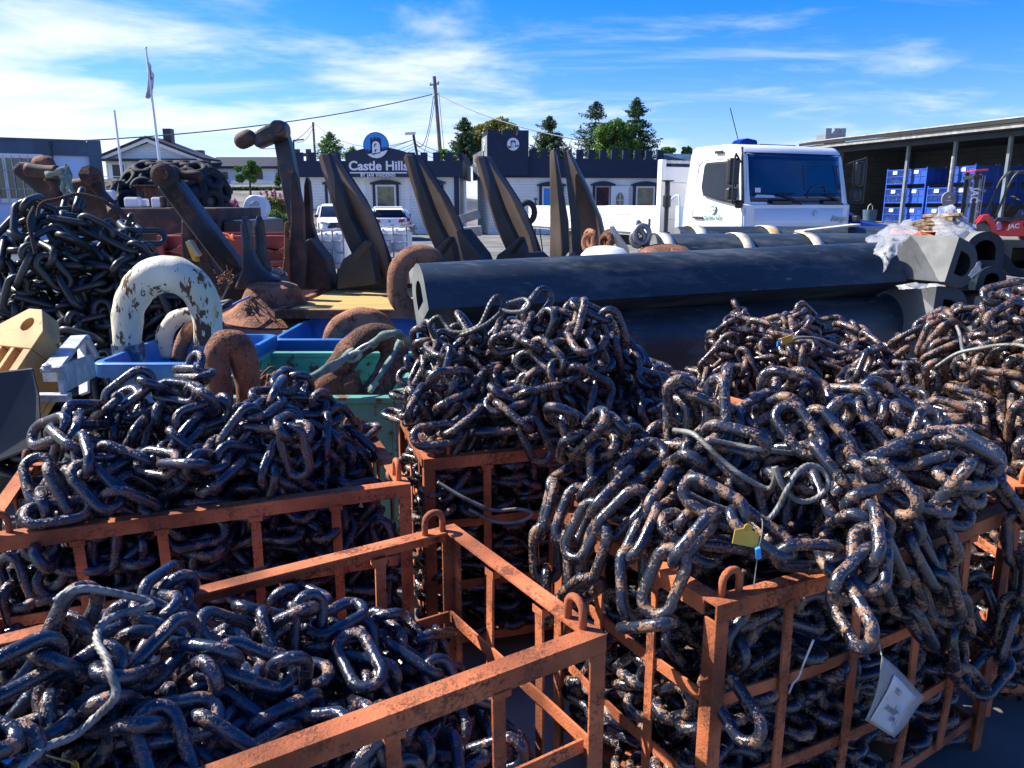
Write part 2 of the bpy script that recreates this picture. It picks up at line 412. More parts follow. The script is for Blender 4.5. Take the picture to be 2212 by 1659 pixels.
def text(txt, size, M4, mt, name='lettering', parent=None, ext=.01, bold=0., align='CENTER', spacing=1.0, width=None):
 cu = bpy.data.curves.new('txt', 'FONT'); cu.body = txt; cu.size = size; cu.extrude = ext; cu.offset = bold
 cu.align_x = align; cu.align_y = 'CENTER'; cu.space_character = spacing
 o = bpy.data.objects.new('txt', cu); C.objects.link(o)
 dg = bpy.context.evaluated_depsgraph_get()
 me = bpy.data.meshes.new_from_object(o.evaluated_get(dg)); bpy.data.objects.remove(o)
 me.name = name
 me.materials.clear(); me.materials.append(mt)
 if width:
  xs = [v.co.x for v in me.vertices]; w = max(xs) - min(xs)
  for v in me.vertices: v.co.x *= width / w
 me.transform(M4)
 q = bpy.data.objects.new(name, me); C.objects.link(q)
 if parent: q.parent = parent
 return q
def face_frame(origin, right, up):
 """matrix mapping text XY plane onto right/up at origin; +Z comes out of the face"""
 r = Vector(right).normalized(); u = Vector(up).normalized(); n = r.cross(u)
 m = Matrix((r, u, n)).transposed().to_4x4(); m.translation = Vector(origin); return m
def logo(parent, fr, rad, c_sky, c_dark, c_light, ring=None):
 """round castle emblem built from thin layered plates; fr maps x,y in the face and z out of it"""
 def plate(name, polys, z0, z1, mt):
  b = MB()
  for p in polys: b.prism([fr @ Vector((x * rad, y * rad, z0)) for x, y in p], (fr.to_3x3() @ Vector((0, 0, z1 - z0))))
  return b.build(name, mt, parent)
 n = 48
 circ = lambda r: [(r * math.cos(2 * math.pi * i / n), r * math.sin(2 * math.pi * i / n)) for i in range(n)]
 t = rad * .04
 e = plate('emblem', [circ(1.06)], 0, t, ring or c_dark)
 sub = MB()
 def sp(name, polys, z0, z1, mt):
  b = MB()
  for p in polys: b.prism([fr @ Vector((x * rad, y * rad, z0)) for x, y in p], (fr.to_3x3() @ Vector((0, 0, z1 - z0))))
  o = b.build(name, mt, e)
  return o
 sp('emblem_disc', [circ(1.0)], t, t * 1.5, c_sky)
 tower = [(-.45, -.65), (-.45, .55), (-.42, .62), (-.3, .62), (-.3, .5), (-.18, .5), (-.16, .68), (-.02, .68), (-.02, .54), (.1, .54), (.12, .66), (.26, .64), (.26, .5), (.3, .5), (.34, .6), (.42, .55), (.42, -.55)]
 wl_ = [(-.95, -.3), (-.9, -.42), (-.75, -.65), (-.4, -.62), (-.4, -.32), (-.55, -.32), (-.55, -.45), (-.65, -.45), (-.65, -.3), (-.8, -.3), (-.8, -.42), (-.85, -.42), (-.85, -.3)]
 wr = [(.4, -.15), (.5, -.15), (.5, -.28), (.6, -.28), (.6, -.12), (.74, -.12), (.74, -.25), (.82, -.25), (.82, -.12), (.97, -.14), (.95, -.34), (.4, -.5)]
 sp('emblem_castle', [tower, wl_, wr], t * 1.5, t * 2.2, c_dark)
 arch = [(-.32, -.75), (-.3, .1), (-.22, .26), (-.05, .34), (.12, .32), (.26, .2), (.33, .0), (.33, -.6)]
 hill = [(-.72, -.68), (.0, -.6), (.94, -.36), (.8, -.6), (.6, -.8), (.35, -.94), (0, -1.), (-.35, -.94), (-.58, -.81)]
 sp('emblem_arch', [arch, hill], t * 2.2, t * 3, c_light)
 wd = [[(-.14, -.12), (-.14, .08), (-.04, .16), (.06, .12), (.06, .06), (-.03, .08), (-.06, .02), (-.06, -.12)],
          [(-.12, -.55), (-.12, -.36), (-.02, -.28), (.08, -.32), (.08, -.38), (0, -.36), (-.04, -.42), (-.04, -.55)]]
 sp('emblem_windows', wd, t * 3, t * 3.6, c_dark)
 return e
# ------------------------------------------------------------------ ground
def sst(a, b, x):
 t = min(max((x - a) / (b - a), 0), 1); return t * t * (3 - 2 * t)
def gz(x, y):
 z = .42 * sst(7.5, 11, y) - .22 * sst(18, 30, y) * sst(12, 8, x)
 z += .55 * sst(4, 10, x) * sst(14, 24, y)
 z += 3.0 * sst(-6, -11, x) * sst(30, 58, y)
 return z
def ground():
 xs = sorted(set([-1500, -600, -300, -150, -80] + [round(-60 + i * 1.5, 3) for i in range(81)] + [80, 150, 300, 600, 1500]))
 ys = sorted(set([-60, -20] + [round(-6 + i * .75, 3) for i in range(100)] + [75, 90, 120, 200, 400, 900, 1800]))
 V = [(x, y, gz(x, y)) for y in ys for x in xs]; n = len(xs)
 F = [(j * n + i, j * n + i + 1, (j + 1) * n + i + 1, (j + 1) * n + i) for j in range(len(ys) - 1) for i in range(n - 1)]
 b = MB(); b.add(V, F); o = b.build('ground', M['asphalt'], smooth=True); o['kind'] = 'structure'
ground()
# ------------------------------------------------------------------ chain links
LL, LW, LD = .20, .106, .0315
def link_arrays(n=26, m=9, seed=0, kink=0.0):
 s = (LL - LW) / 2; r = (LW - LD) / 2
 rs = np.random.RandomState(seed)
 k = n // 2; path = []; nn = []
 a1 = np.linspace(-math.pi / 2, math.pi / 2, k - 1)
 for a in a1: path.append((s + r * math.cos(a), r * math.sin(a))); nn.append((math.cos(a), math.sin(a)))
 path.append((0, r * 1.0)); nn.append((0, 1))
 for a in a1 + math.pi: path.append((-s + r * math.cos(a), r * math.sin(a))); nn.append((math.cos(a), math.sin(a)))
 path.append((0, -r)); nn.append((0, -1))
 N = len(path); V = np.zeros((N * m, 3))
 for i in range(N):
  q = LD / 2 * (1 + rs.uniform(-.035, .035))
  if path[i][0] == 0: q *= 1.06 if path[i][1] < 0 else .98     # weld bead
  for j in range(m):
   b = 2 * math.pi * j / m
   V[i * m + j] = (path[i][0] + nn[i][0] * q * math.cos(b), path[i][1] + nn[i][1] * q * math.cos(b), q * math.sin(b))
 F = np.array([(i * m + j, ((i + 1) % N) * m + j, ((i + 1) % N) * m + (j + 1) % m, i * m + (j + 1) % m) for i in range(N) for j in range(m)])
 return V, F
def fast_mesh(name, V, F, mt):
 me = bpy.data.meshes.new(name)
 me.vertices.add(len(V)); me.vertices.foreach_set('co', V.astype(np.float32).ravel())
 me.loops.add(F.size); me.loops.foreach_set('vertex_index', F.astype(np.int32).ravel())
 me.polygons.add(len(F)); me.polygons.foreach_set('loop_start', np.arange(0, F.size, 4, dtype=np.int32))
 me.update(calc_edges=True)
 me.polygons.foreach_set('use_smooth', np.ones(len(F), bool))
 me.materials.append(mt); return me
BAKED = {'L': [[15,14,123,14,46,-10,1,16,139,-35,41,12,14,46,193,21,13,-41,4,67,218,28,-22,-16,1,16,171,31,-21,36,0,25,184,-37,25,-37,1,7,160,24,27,41,1,22,144,25,-11,-41,4,11,132,31,27,-16,3,10,183,16,0,2,2,18,193,-8,39,-9,3,48,217,-9,14,-32,6,86,222,32,23,20,3,26,211,37,-17,-40,1,24,139,31,23,-32,2,101,221,9,-22,-17,4,21,176,34,-6,43,1,8,197,19,21,-24,0,13,159,23,-36,29,4,100,205,-33,-33,33,4,39,198,-12,-15,16,5,105,223,21,-2,-41,1,96,235,47,-14,16,1,35,204,-29,18,-6,3,8,183,-30,15,22,0,18,144,14,-45,-4,3,30,159,27,2,39,1,18,150,-29,-24,10,0,28,181,34,27,-8,0,83,210,-31,-29,23,8,74,202,23,-23,35,2,102,233,-2,19,30,1,21,203,28,-14,-25,1,15,167,3,28,-1,2,87,212,27,40,13,1,33,180,2,-19,-15,8,34,173,33,-13,-34,0,92,231,23,-4,-20,2,46,208,3,-20,17,2,2,206,-15,0,-32,
2,50,212,-25,-28,12,1,11,157,35,-2,1,0,37,206,-11,27,-9,3,155,230,2,-5,-31,1,25,116,-4,3,37,4,13,201,-39,-10,34,1,18,139,-45,-18,15,0,24,171,-15,5,15,0,55,222,47,1,11,1,27,126,2,2,0,0,60,227,0,35,40,4,21,149,3,-21,33,2,20,205,8,-8,41,0,25,132,-42,33,4,2,10,194,-6,-16,22,7,23,144,2,-14,-16,5,24,117,-39,33,17,1,21,200,43,20,3,0,33,216,-35,-28,-10,1,24,161,-32,-12,-23,8,16,158,-29,-29,-36,0,22,176,-14,11,18,4,14,179,10,-41,1,3,20,186,-14,20,-8,0,33,214,-14,7,-16,1,21,109,4,0,8,0,46,226,3,-4,33,2,18,196,-34,-37,3,5,49,113,-4,1,12,3,68,230,-31,-27,31,2,23,167,29,14,-28,0,25,211,29,-15,-16,0,41,117,15,-43,6,0,49,127,14,26,28,1,20,218,25,21,33,2,10,204,-30,40,23,2,23,171,36,30,0,2,91,233,22,9,37,3,25,104,39,21,-12,6,16,125,-9,-22,6,
0,24,135,-12,34,12,0,80,216,26,3,-4,2,107,225,-14,21,41,9,65,196,-36,25,-16,1,23,133,22,-14,29,0,58,197,-11,-43,15,3,40,146,-18,-40,35,1,54,165,14,41,-33,1,87,210,39,37,-9,4,49,160,5,30,40,7,32,128,6,30,-38,1,27,109,7,45,26,0,44,142,16,-26,3,1,88,198,43,33,-10,2,42,160,13,2,8,7,83,164,-18,34,25,1,18,97,-27,-5,-28,2,90,180,-25,29,-9,3,15,129,-29,41,8,0,20,124,-14,-36,18],[-1,82,132,3,-2,42,13,63,114,-7,-35,35,3,32,110,11,34,13,3,11,103,33,26,-28,0,55,149,15,-45,23,1,43,134,21,12,32,1,35,112,-37,-27,1,1,28,102,39,-16,-12,0,43,151,-12,-18,40,1,55,163,-15,-27,32,2,97,163,-32,-31,-17,3,53,134,-17,-15,16,1,12,95,-32,24,37,1,64,112,11,-11,26,0,112,189,-5,-40,-6,4,16,73,-17,39,3,1,56,150,-30,43,5,2,28,156,36,30,-5,0,51,140,-34,-24,-30,1,32,176,-37,-6,1,
3,25,111,-41,-11,5,1,109,208,-41,-9,-13,5,26,134,-28,-10,-21,0,53,191,20,-24,-32,2,49,158,-2,-27,-1,0,65,218,-21,-28,42,0,74,189,6,8,29,0,84,192,31,-22,24,2,27,91,-23,-4,-1,0,33,86,-28,-31,24,0,38,97,2,-24,-23,0,100,206,-36,-34,-25,2,11,115,-32,29,18,2,17,101,31,25,-32,3,32,190,-18,24,-19,2,16,76,-1,45,11,1,30,160,5,-38,8,0,80,198,0,27,45,1,59,181,29,8,39,1,18,75,-47,-8,-2,0,47,206,2,-3,-20,1,32,130,35,-1,-28,0,40,166,-5,-4,8,2,45,98,8,12,16,4,36,152,-23,8,-41,1,43,141,-38,-39,13,2,24,94,46,-6,-4,2,25,193,-11,21,-9,0,42,140,-35,-26,-33,0,81,145,35,-20,8,2,61,179,23,17,-12,0,127,193,-19,-36,15,1,25,129,-30,7,17,0,53,117,35,11,-40,1,43,177,-25,-40,-31,0,121,203,-1,9,28,2,52,191,17,1,-38,1,20,83,-13,29,-14,4,7,83,41,27,-28,0,86,185,14,-33,42,
2,27,148,14,6,0,0,118,209,24,29,12,1,39,100,-6,27,-20,1,92,137,-15,-19,19,2,101,181,34,14,-22,1,120,199,-30,27,29,2,46,177,0,9,4,0,61,181,-32,-29,-23,0,127,176,9,-49,3,2,19,131,20,-22,-17,0,109,209,34,22,6,2,20,133,23,-8,45,0,61,156,-22,7,1,5,58,177,-36,-17,17,0,122,224,5,-25,-45,0,138,209,2,47,11,2,29,122,-19,-30,9,0,30,105,-17,26,8,1,49,160,21,-18,-37,1,20,97,4,-32,19,0,49,141,-48,7,-11,0,61,189,-13,-18,-12,2,26,136,-29,29,29,2,11,75,42,-22,9,1,33,199,6,18,-29,1,53,72,9,-40,15,1,48,107,-29,14,16,1,14,143,-45,-8,-5,0,43,185,44,9,28,0,100,205,-4,7,3,0,109,203,2,39,-8,2,13,94,-21,20,7,0,60,157,29,-22,24,1,159,229,-30,12,-30,1,150,207,22,37,-23,0,158,230,9,-36,20,3,20,190,42,-18,-16,0,75,130,46,14,18,1,38,143,-45,14,22,0,39,178,-21,17,-37,
1,33,98,36,-4,22,1,95,198,22,-28,-11,1,50,148,-28,7,-20,2,77,225,-32,27,-15,1,38,192,42,28,-10,1,57,93,22,32,5,0,58,161,-37,-20,-29,1,61,217,27,11,21,4,36,168,-11,-26,19,1,22,81,40,-26,11,0,97,203,35,-1,-4,1,41,186,14,-14,11,1,39,106,-13,-28,-4,0,46,145,43,-26,23,0,166,193,0,-36,36,4,72,192,29,-29,39,1,23,99,-15,-39,-7,1,64,163,37,6,31,6,40,191,-15,-15,-10,0,42,123,29,-24,26,0,52,108,32,-21,-2,2,31,155,-27,-42,-1,2,67,200,34,10,26,0,105,206,-41,-12,30,1,41,149,-18,8,-22,1,67,194,-23,13,-20,1,19,95,-9,-14,1,2,71,173,-5,-24,-26,1,49,192,47,8,12,1,48,135,-13,-22,28,1,39,177,39,-21,24,2,29,196,-12,8,-10,0,42,163,9,-5,16,0,82,111,-18,32,-28,1,88,104,-12,-34,-8,2,45,196,-23,-40,33,2,120,200,13,22,-7,2,37,71,-39,-22,20,1,30,101,22,-1,34,0,65,149,38,-4,41,
0,78,208,-15,-23,-6,1,43,207,18,29,24,0,94,221,20,14,22,1,52,210,37,-4,19,1,63,109,-40,-17,31,4,72,147,-18,-9,-28,2,49,174,-15,-31,-17,1,86,130,-25,7,-32,2,66,130,-7,-16,25,2,72,198,-26,27,-39,1,62,108,35,9,-31,1,96,206,-32,32,18,1,26,74,28,36,23,0,64,117,-42,-19,20,1,59,190,19,12,-37,0,111,113,-10,-20,-10,1,109,210,43,-24,-9,0,123,207,7,-34,-15,1,46,81,15,20,-45,0,53,91,0,-47,16,0,53,196,-36,-10,37,1,32,129,0,-43,-33,2,88,118,40,31,-11,1,67,167,-4,-32,-25,2,60,186,-36,22,2,1,44,93,-40,9,-4,0,96,211,2,-5,24,2,43,118,2,22,-6,4,25,75,-29,-28,-36,0,78,126,2,-18,21,1,81,149,9,-17,-16,0,87,201,7,-10,-20,1,63,189,-28,-11,22,2,73,163,-16,-14,21,0,82,167,15,-40,21,2,103,125,40,-17,-7,2,39,101,-9,-17,-9,0,72,182,-44,22,-12,1,9,82,-44,-1,3,2,63,92,16,-5,37,
1,85,142,-23,1,-34,2,24,92,18,-21,17,1,81,166,17,-3,24,1,76,184,30,30,4,3,61,93,12,-43,11,0,61,109,-46,-16,0,2,53,132,-44,14,-25,0,57,123,19,31,27,1,57,103,-35,3,-11,1,26,102,45,-9,22,0,42,133,-8,-22,0,4,89,112,-41,24,16,2,26,92,6,-44,-2,0,117,124,-6,-23,6,1,98,158,-4,-21,33,2,109,163,-35,-34,29,2,125,117,-15,39,14,3,19,94,-16,-45,-5,0,27,74,2,37,34,3,119,179,-2,-4,33]],
'F': [[15,-2,248,5,-16,-21,13,22,243,0,16,-10,2,99,218,-42,4,8,3,30,222,33,-17,-1,9,44,221,-3,-3,-1,1,55,242,-48,-11,7,3,79,222,1,-23,13,3,19,215,-14,31,-13,8,56,215,23,40,11,3,49,201,27,14,-31,2,62,231,-12,27,12,1,84,240,-36,-31,-18,1,56,229,29,-19,3,3,86,227,-19,40,11,2,53,208,-20,-23,39,0,127,214,2,-1,4,4,48,200,-30,4,-1,1,48,218,-22,16,40,1,38,179,-25,-40,-27,1,37,215,-23,-3,-35,5,56,229,-1,16,31,7,23,209,20,24,-39,0,43,192,-12,-13,11,0,72,196,12,-28,-24,1,105,208,-21,28,40,1,15,186,11,-46,6,3,37,196,-41,30,-10,1,36,212,19,7,-1,1,127,211,46,8,-10,1,67,225,-46,-22,3,4,130,216,8,-15,-36,4,114,216,7,21,-6,2,38,191,-29,-27,8,1,57,212,30,-40,-14,0,150,216,41,21,21,1,149,208,-40,-18,-13,1,153,208,27,-16,-36,2,65,221,-30,12,-24,1,35,179,-31,29,-2,1,30,199,-23,29,-4,
2,46,200,33,5,-31,7,56,198,7,2,35,1,43,171,42,17,-25,1,31,188,-34,-9,-2,5,27,160,20,27,-18,1,109,203,25,24,-2,1,55,213,19,15,-15,0,95,195,21,-5,-42,7,41,194,-32,-3,8,3,20,168,34,38,-2,1,66,199,16,14,31,3,27,192,11,-8,-20,1,56,202,-20,28,38,2,100,186,-37,-26,-14,2,97,197,-6,39,-26,1,23,177,14,1,10,1,50,181,10,40,7,2,127,198,-10,18,5,1,15,168,7,-36,7,0,78,189,6,0,-27,3,102,204,-21,-11,-26,1,32,180,-37,-10,31,4,147,185,-35,-22,-22,2,11,180,-32,-18,-12,3,97,199,36,-22,38,2,26,168,-28,31,23,5,38,168,-44,-22,-16,1,44,175,25,40,29,2,15,152,40,-19,20,0,138,194,6,-5,-40,1,16,172,17,38,-7,1,83,170,16,-41,-29,1,98,187,-10,6,13,3,67,191,2,-15,48,0,100,198,5,0,12,2,71,174,37,38,24,2,71,180,44,-13,-22,3,35,158,30,-23,-26,1,48,170,-6,8,37,4,95,177,20,-31,38,
1,63,166,2,41,-5,7,36,163,46,24,3,7,45,145,-4,-1,-31,1,105,177,27,-16,-42,1,25,142,-18,-35,22,4,29,137,-19,-7,-8,1,110,180,-17,21,37,2,82,172,-11,21,-26,2,88,150,-23,30,22,2,78,142,-30,31,3,3,107,170,10,10,-46,5,63,141,-22,-27,41,1,70,155,32,23,-35,7,29,136,35,-29,-10,3,105,163,-28,7,21,1,42,117,-26,-20,9,2,68,148,-2,20,-5,3,59,128,-31,-27,34,7,79,117,36,-31,-9,16,67,106,23,-27,-41],[-42,53,175,38,-16,35,8,57,176,-17,-17,-14,10,59,188,-13,-14,-4,3,52,193,9,-40,12,9,55,203,2,-43,20,2,29,214,46,16,-6,7,32,220,4,-4,13,6,59,228,-32,-29,19,0,114,149,39,-10,14,1,32,207,17,17,3,2,14,238,20,-42,-9,4,3,246,-28,-3,-33,0,34,205,-16,11,15,1,15,231,4,-1,25,0,59,240,42,-25,-15,1,93,10,-26,-23,41,1,28,234,-12,39,-21,3,36,241,4,-29,-16,2,47,217,41,-13,2,1,40,109,17,0,-46,
0,42,52,13,26,-3,1,45,241,3,1,18,0,105,34,-1,-32,15,1,63,105,44,6,-26,1,22,226,-42,-21,-23,0,83,192,-39,31,-16,1,33,38,7,-42,28,0,48,105,-22,-45,-12,2,52,82,-23,33,33,0,97,199,36,15,11,2,99,231,-10,-40,14,0,130,129,-3,-47,-4,0,132,106,-28,-36,-37,3,76,204,-36,-29,-24,0,121,165,-3,2,-6,2,28,214,3,28,23,2,40,198,-6,-42,-8,0,46,45,18,-47,-6,0,47,146,35,-16,27,1,57,55,10,10,37,3,9,200,-12,12,47,0,27,121,-17,28,-41,0,32,100,-17,45,-22,1,39,178,-45,18,3,1,32,189,26,38,28,1,44,185,6,-27,-41,0,50,134,17,20,27,1,44,132,20,-15,20,0,124,196,39,32,-7,1,45,120,27,-24,27,1,44,95,33,-30,-29,0,138,181,10,3,-33,1,25,82,-48,11,10,0,36,89,-45,14,12,0,54,152,41,-9,-17,1,24,64,-7,-49,-7,1,10,192,34,28,-28,1,49,3,0,0,-30,1,19,19,-37,35,9,0,21,41,-10,-43,-7,
1,21,54,42,-16,9,1,43,162,41,34,5,0,78,204,28,-33,21,2,61,179,6,-24,23,1,75,190,-17,16,-44,0,102,218,15,-3,9,1,29,72,-13,41,-26,1,23,47,-22,13,-22,1,112,218,26,44,15,2,54,186,25,-2,-42,0,111,210,44,0,6,2,63,192,-29,39,28,4,115,214,26,45,5,1,18,113,5,-34,23,3,86,209,-19,-45,2,1,12,83,-34,-24,-36,0,31,167,12,7,-32,0,36,128,25,3,44,2,25,138,-33,-8,30,2,49,108,-38,15,-3,2,69,211,32,36,-1,0,71,166,8,-44,-14,1,18,154,25,-31,15,1,18,59,-35,-12,19,0,18,160,-2,25,-19,0,20,40,33,9,7,4,120,196,13,-20,-45,2,19,65,-15,46,-13,0,83,197,39,20,10,1,84,191,-6,31,35,1,17,141,38,25,-36,2,11,44,-37,37,23,0,18,161,-18,-42,-30,5,15,94,34,13,-32,2,17,131,-18,26,39,0,27,71,-14,44,-7,1,30,177,-36,-38,-26,1,19,48,14,42,-33,1,34,134,-23,0,15,0,97,200,14,12,-46,
5,19,125,4,27,6,1,16,95,-47,8,18,0,21,128,-40,-29,-24,1,49,188,-20,24,-12,0,88,195,-24,43,5,1,16,164,-22,-43,-12,0,24,160,-24,14,-21,2,51,196,-41,-6,16,1,37,171,-17,2,27,0,39,160,-25,31,4,1,129,202,24,7,43,0,145,202,33,7,-33,2,15,61,39,-6,30,1,79,206,9,-9,-30,2,40,145,-2,42,-11,3,17,109,40,19,-13,0,33,129,32,13,-29,2,137,190,-10,30,27,1,17,104,0,-26,2,1,114,190,40,6,-28,4,20,48,42,-15,15,2,57,185,-16,18,5,1,15,105,-16,36,38,0,72,185,-32,-39,19,0,126,189,-38,-11,-3,1,23,40,-16,7,-46,2,63,168,26,24,-37,1,21,118,-27,11,-27,0,24,126,-24,7,-33,0,41,151,12,37,2,2,98,180,3,9,-42,3,16,59,33,-1,22,1,100,168,-9,13,-8,0,129,179,9,-22,4,1,15,94,0,21,-3,2,23,154,37,-40,18,1,18,17,20,-34,-8,0,28,153,25,-41,-30,0,34,142,39,-8,-9,1,52,155,-40,18,-14,
1,13,34,-47,14,14,2,19,7,9,9,21,0,138,185,26,19,28,1,22,61,-5,-15,1,1,39,124,-1,3,0,1,18,53,-4,36,16,2,33,79,37,10,8,2,14,84,-32,19,7,1,24,120,-20,36,-39,0,54,173,8,17,-45,2,57,164,-33,-24,-25,3,15,79,36,20,-14,1,36,160,2,-16,-27,1,14,118,37,-25,14,0,22,144,-23,-2,-39,0,32,107,-13,27,24,5,85,171,25,9,38,1,17,98,-42,22,-11,0,124,176,-39,-18,20,1,26,11,-4,4,43,0,110,184,45,-22,-14,1,15,70,1,26,0,8,13,110,-21,-31,-11,0,123,152,23,11,12,1,47,38,-20,-36,37,1,119,186,-1,47,-15,1,48,120,-10,-12,28,0,56,159,3,4,-36,0,132,175,-12,5,-43,1,17,132,-21,-16,13,0,18,7,-6,-7,-13,0,32,61,-32,11,9,2,24,142,-10,-41,37,1,19,125,24,29,-26,0,31,152,35,18,7,4,13,141,-21,24,8,2,83,157,-19,-35,21,1,117,171,35,-8,-34,5,19,8,20,3,-4,1,13,111,-38,-11,3,
1,41,139,-3,28,43,4,86,165,-17,36,-21,2,71,136,-37,30,6,3,18,72,34,-18,28,2,107,171,-38,4,1,1,14,130,30,4,6,0,34,34,16,-18,-17,1,33,16,-3,8,5,1,97,150,11,-5,-43,2,26,25,22,19,-16,3,31,108,-11,-26,33,0,33,86,-21,-25,40,1,18,119,7,-13,17,0,30,96,44,17,-24,3,7,11,49,0,0,0,92,137,-20,-18,40,1,22,116,9,-42,28,3,47,126,14,38,-40,1,14,120,-24,20,15,3,31,47,-43,-19,-8,1,19,121,-23,21,25,2,40,78,44,-20,-16,0,48,126,-18,-2,44,1,103,153,6,14,20,1,79,100,18,15,30,1,118,127,28,-13,-27,1,26,68,35,-5,34,2,116,151,11,-35,-26,3,19,7,19,-1,-3,1,24,110,25,16,33,4,125,145,37,27,-21,2,42,101,-3,-37,-27,1,53,96,18,-3,-13,1,26,13,-13,8,-17,0,33,62,7,-22,1,0,146,122,37,-4,-6,3,113,146,2,44,-4,3,109,94,7,-25,-4,1,46,10,2,0,-16,2,16,7,-16,2,-8,
0,60,119,18,14,34,1,117,122,-28,28,31,1,49,104,16,2,12,2,45,76,38,4,40,0,46,93,31,-42,12,4,92,102,-21,8,-41,2,24,16,18,19,27,0,49,63,-20,26,37,2,36,18,-8,-7,40,2,78,13,10,-21,47]],
'R': [[-6,128,238,-1,20,28,13,35,100,21,-45,-21,0,81,107,18,-46,-18,1,121,228,6,-35,-21,3,-5,121,-14,-37,33,1,65,113,-9,-44,-17,1,110,181,11,47,-1,0,112,206,31,-29,37,1,113,116,-17,39,31,0,124,53,-23,41,-3,0,124,219,24,-24,-32,0,132,101,26,-41,28,1,94,181,-11,6,-36,2,39,191,22,10,-35,0,53,174,39,-32,-27,0,101,155,-40,14,-32,1,50,188,-22,-31,-32,0,85,129,32,-17,-28,1,12,127,33,26,-2,0,41,126,36,23,-23,5,43,52,-48,-1,-6,3,20,128,14,-42,-20,1,23,77,33,10,-37,2,33,188,-5,4,-24,2,55,127,-12,-10,-14,2,57,145,7,-22,-32,1,20,65,-36,2,-40,0,108,34,25,31,-40,2,14,148,46,-18,18,1,22,111,6,-25,-9,0,43,184,12,-29,-40,4,74,214,8,32,32,1,17,156,21,-20,-10,0,57,202,17,11,-8,1,91,198,-18,-22,-42,8,-33,174,-29,-33,23,3,15,123,-34,-6,-3,4,60,215,-11,29,-36,1,27,150,18,24,-29,1,55,233,-33,23,-29,
1,43,199,16,-33,36,0,100,243,-29,34,22,0,103,228,-1,-46,10,1,23,182,-10,-6,-16,2,-24,187,48,-7,11,6,81,245,-12,-41,9,1,92,247,-1,12,-28,2,-24,193,7,-22,21,0,-4,183,17,7,26,0,15,144,22,11,-12,0,24,182,44,0,1,0,39,208,22,32,15,6,24,97,30,-16,-40,1,-17,201,-26,-29,13,3,11,101,-30,18,8,1,37,203,42,-35,6,2,0,195,3,35,33,0,11,140,-34,29,16,10,16,93,36,-34,9,1,12,198,29,-44,10,0,24,67,-27,34,-14,2,53,226,-1,-10,-37,2,-5,212,-38,1,-14,0,24,214,10,-13,-17,2,-10,219,-22,-43,27,0,78,240,17,-20,-7,5,9,225,17,9,24,0,15,53,30,18,-2,5,73,239,7,30,35,4,79,253,-3,25,27,4,12,76,48,-10,-6,1,12,222,-35,-3,-22,2,-14,210,13,7,-18,3,47,234,-43,-16,-29,7,71,249,-5,31,9,4,15,26,-41,23,-3,2,-19,215,-21,-29,-31,1,19,45,-16,-9,-21,1,-1,231,21,-19,-14,3,70,241,16,-16,33,
1,13,96,28,18,-12,9,-18,218,14,3,-7,0,10,232,41,-25,27,5,14,58,31,-25,16,0,16,105,-1,-33,-5,1,-13,230,-13,18,-6,6,12,118,-39,-9,-16,2,69,239,32,-31,-31,3,48,229,16,21,-42,5,15,77,-9,-29,-3,1,-6,225,-20,-36,37,8,17,123,39,-10,-19,12,22,8,17,2,23,1,15,137,-22,-38,-4,2,14,151,-30,41,13,4,22,42,-27,-39,-15,26,19,6,-2,-7,-21,4,13,114,-22,35,35,2,4,107,-10,45,-11,10,0,84,32,32,37],[6,133,216,-23,14,37,5,140,150,9,36,33,1,130,224,33,16,-19,1,92,78,14,-31,-31,1,85,82,13,39,38,0,122,74,-10,-37,-19,1,15,17,0,36,0,0,123,164,-6,-29,-28,1,133,142,-33,35,14,1,79,8,22,17,39,0,116,174,-22,28,11,1,72,87,-12,-5,-35,0,105,127,-2,-42,21,2,62,76,-27,4,40,1,49,99,17,-3,-47,0,54,109,-37,13,21,0,70,163,-34,6,26,0,109,142,-41,9,24,0,127,81,18,29,-27,1,60,9,10,-11,-19,
1,29,95,-26,-19,-37,0,92,6,-12,-4,30,0,92,106,-5,-29,-32,0,100,93,-39,14,-13,1,37,87,14,42,15,0,45,92,32,-37,0,0,126,128,27,-22,39,1,32,46,32,-16,10,0,74,25,-27,-8,9,0,74,174,-26,43,-7,0,88,162,-22,-12,43,0,140,207,29,7,-5,1,60,26,-39,-12,-12,1,45,103,48,11,-12,0,50,64,-15,-30,-39,0,66,160,-11,20,-27,0,121,41,35,1,15,1,93,114,10,8,-7,0,98,64,-10,34,21,0,114,123,-2,-49,-2,0,118,227,19,28,21,1,19,53,-3,17,-12,0,97,108,-27,-45,-9,0,118,75,-8,30,35,1,119,106,-25,31,22,1,34,54,-19,-31,22,0,104,164,9,13,-36,2,67,194,47,-3,10,0,77,77,31,-37,10,1,25,45,15,12,18,0,63,22,11,0,10,0,73,140,-20,20,-45,0,128,218,-32,-2,-4,0,131,171,29,18,-32,1,28,115,49,0,9,0,55,61,38,10,-22,0,76,64,30,28,1,0,125,34,-10,17,6,1,74,98,-18,-13,-37,0,77,152,12,14,7,
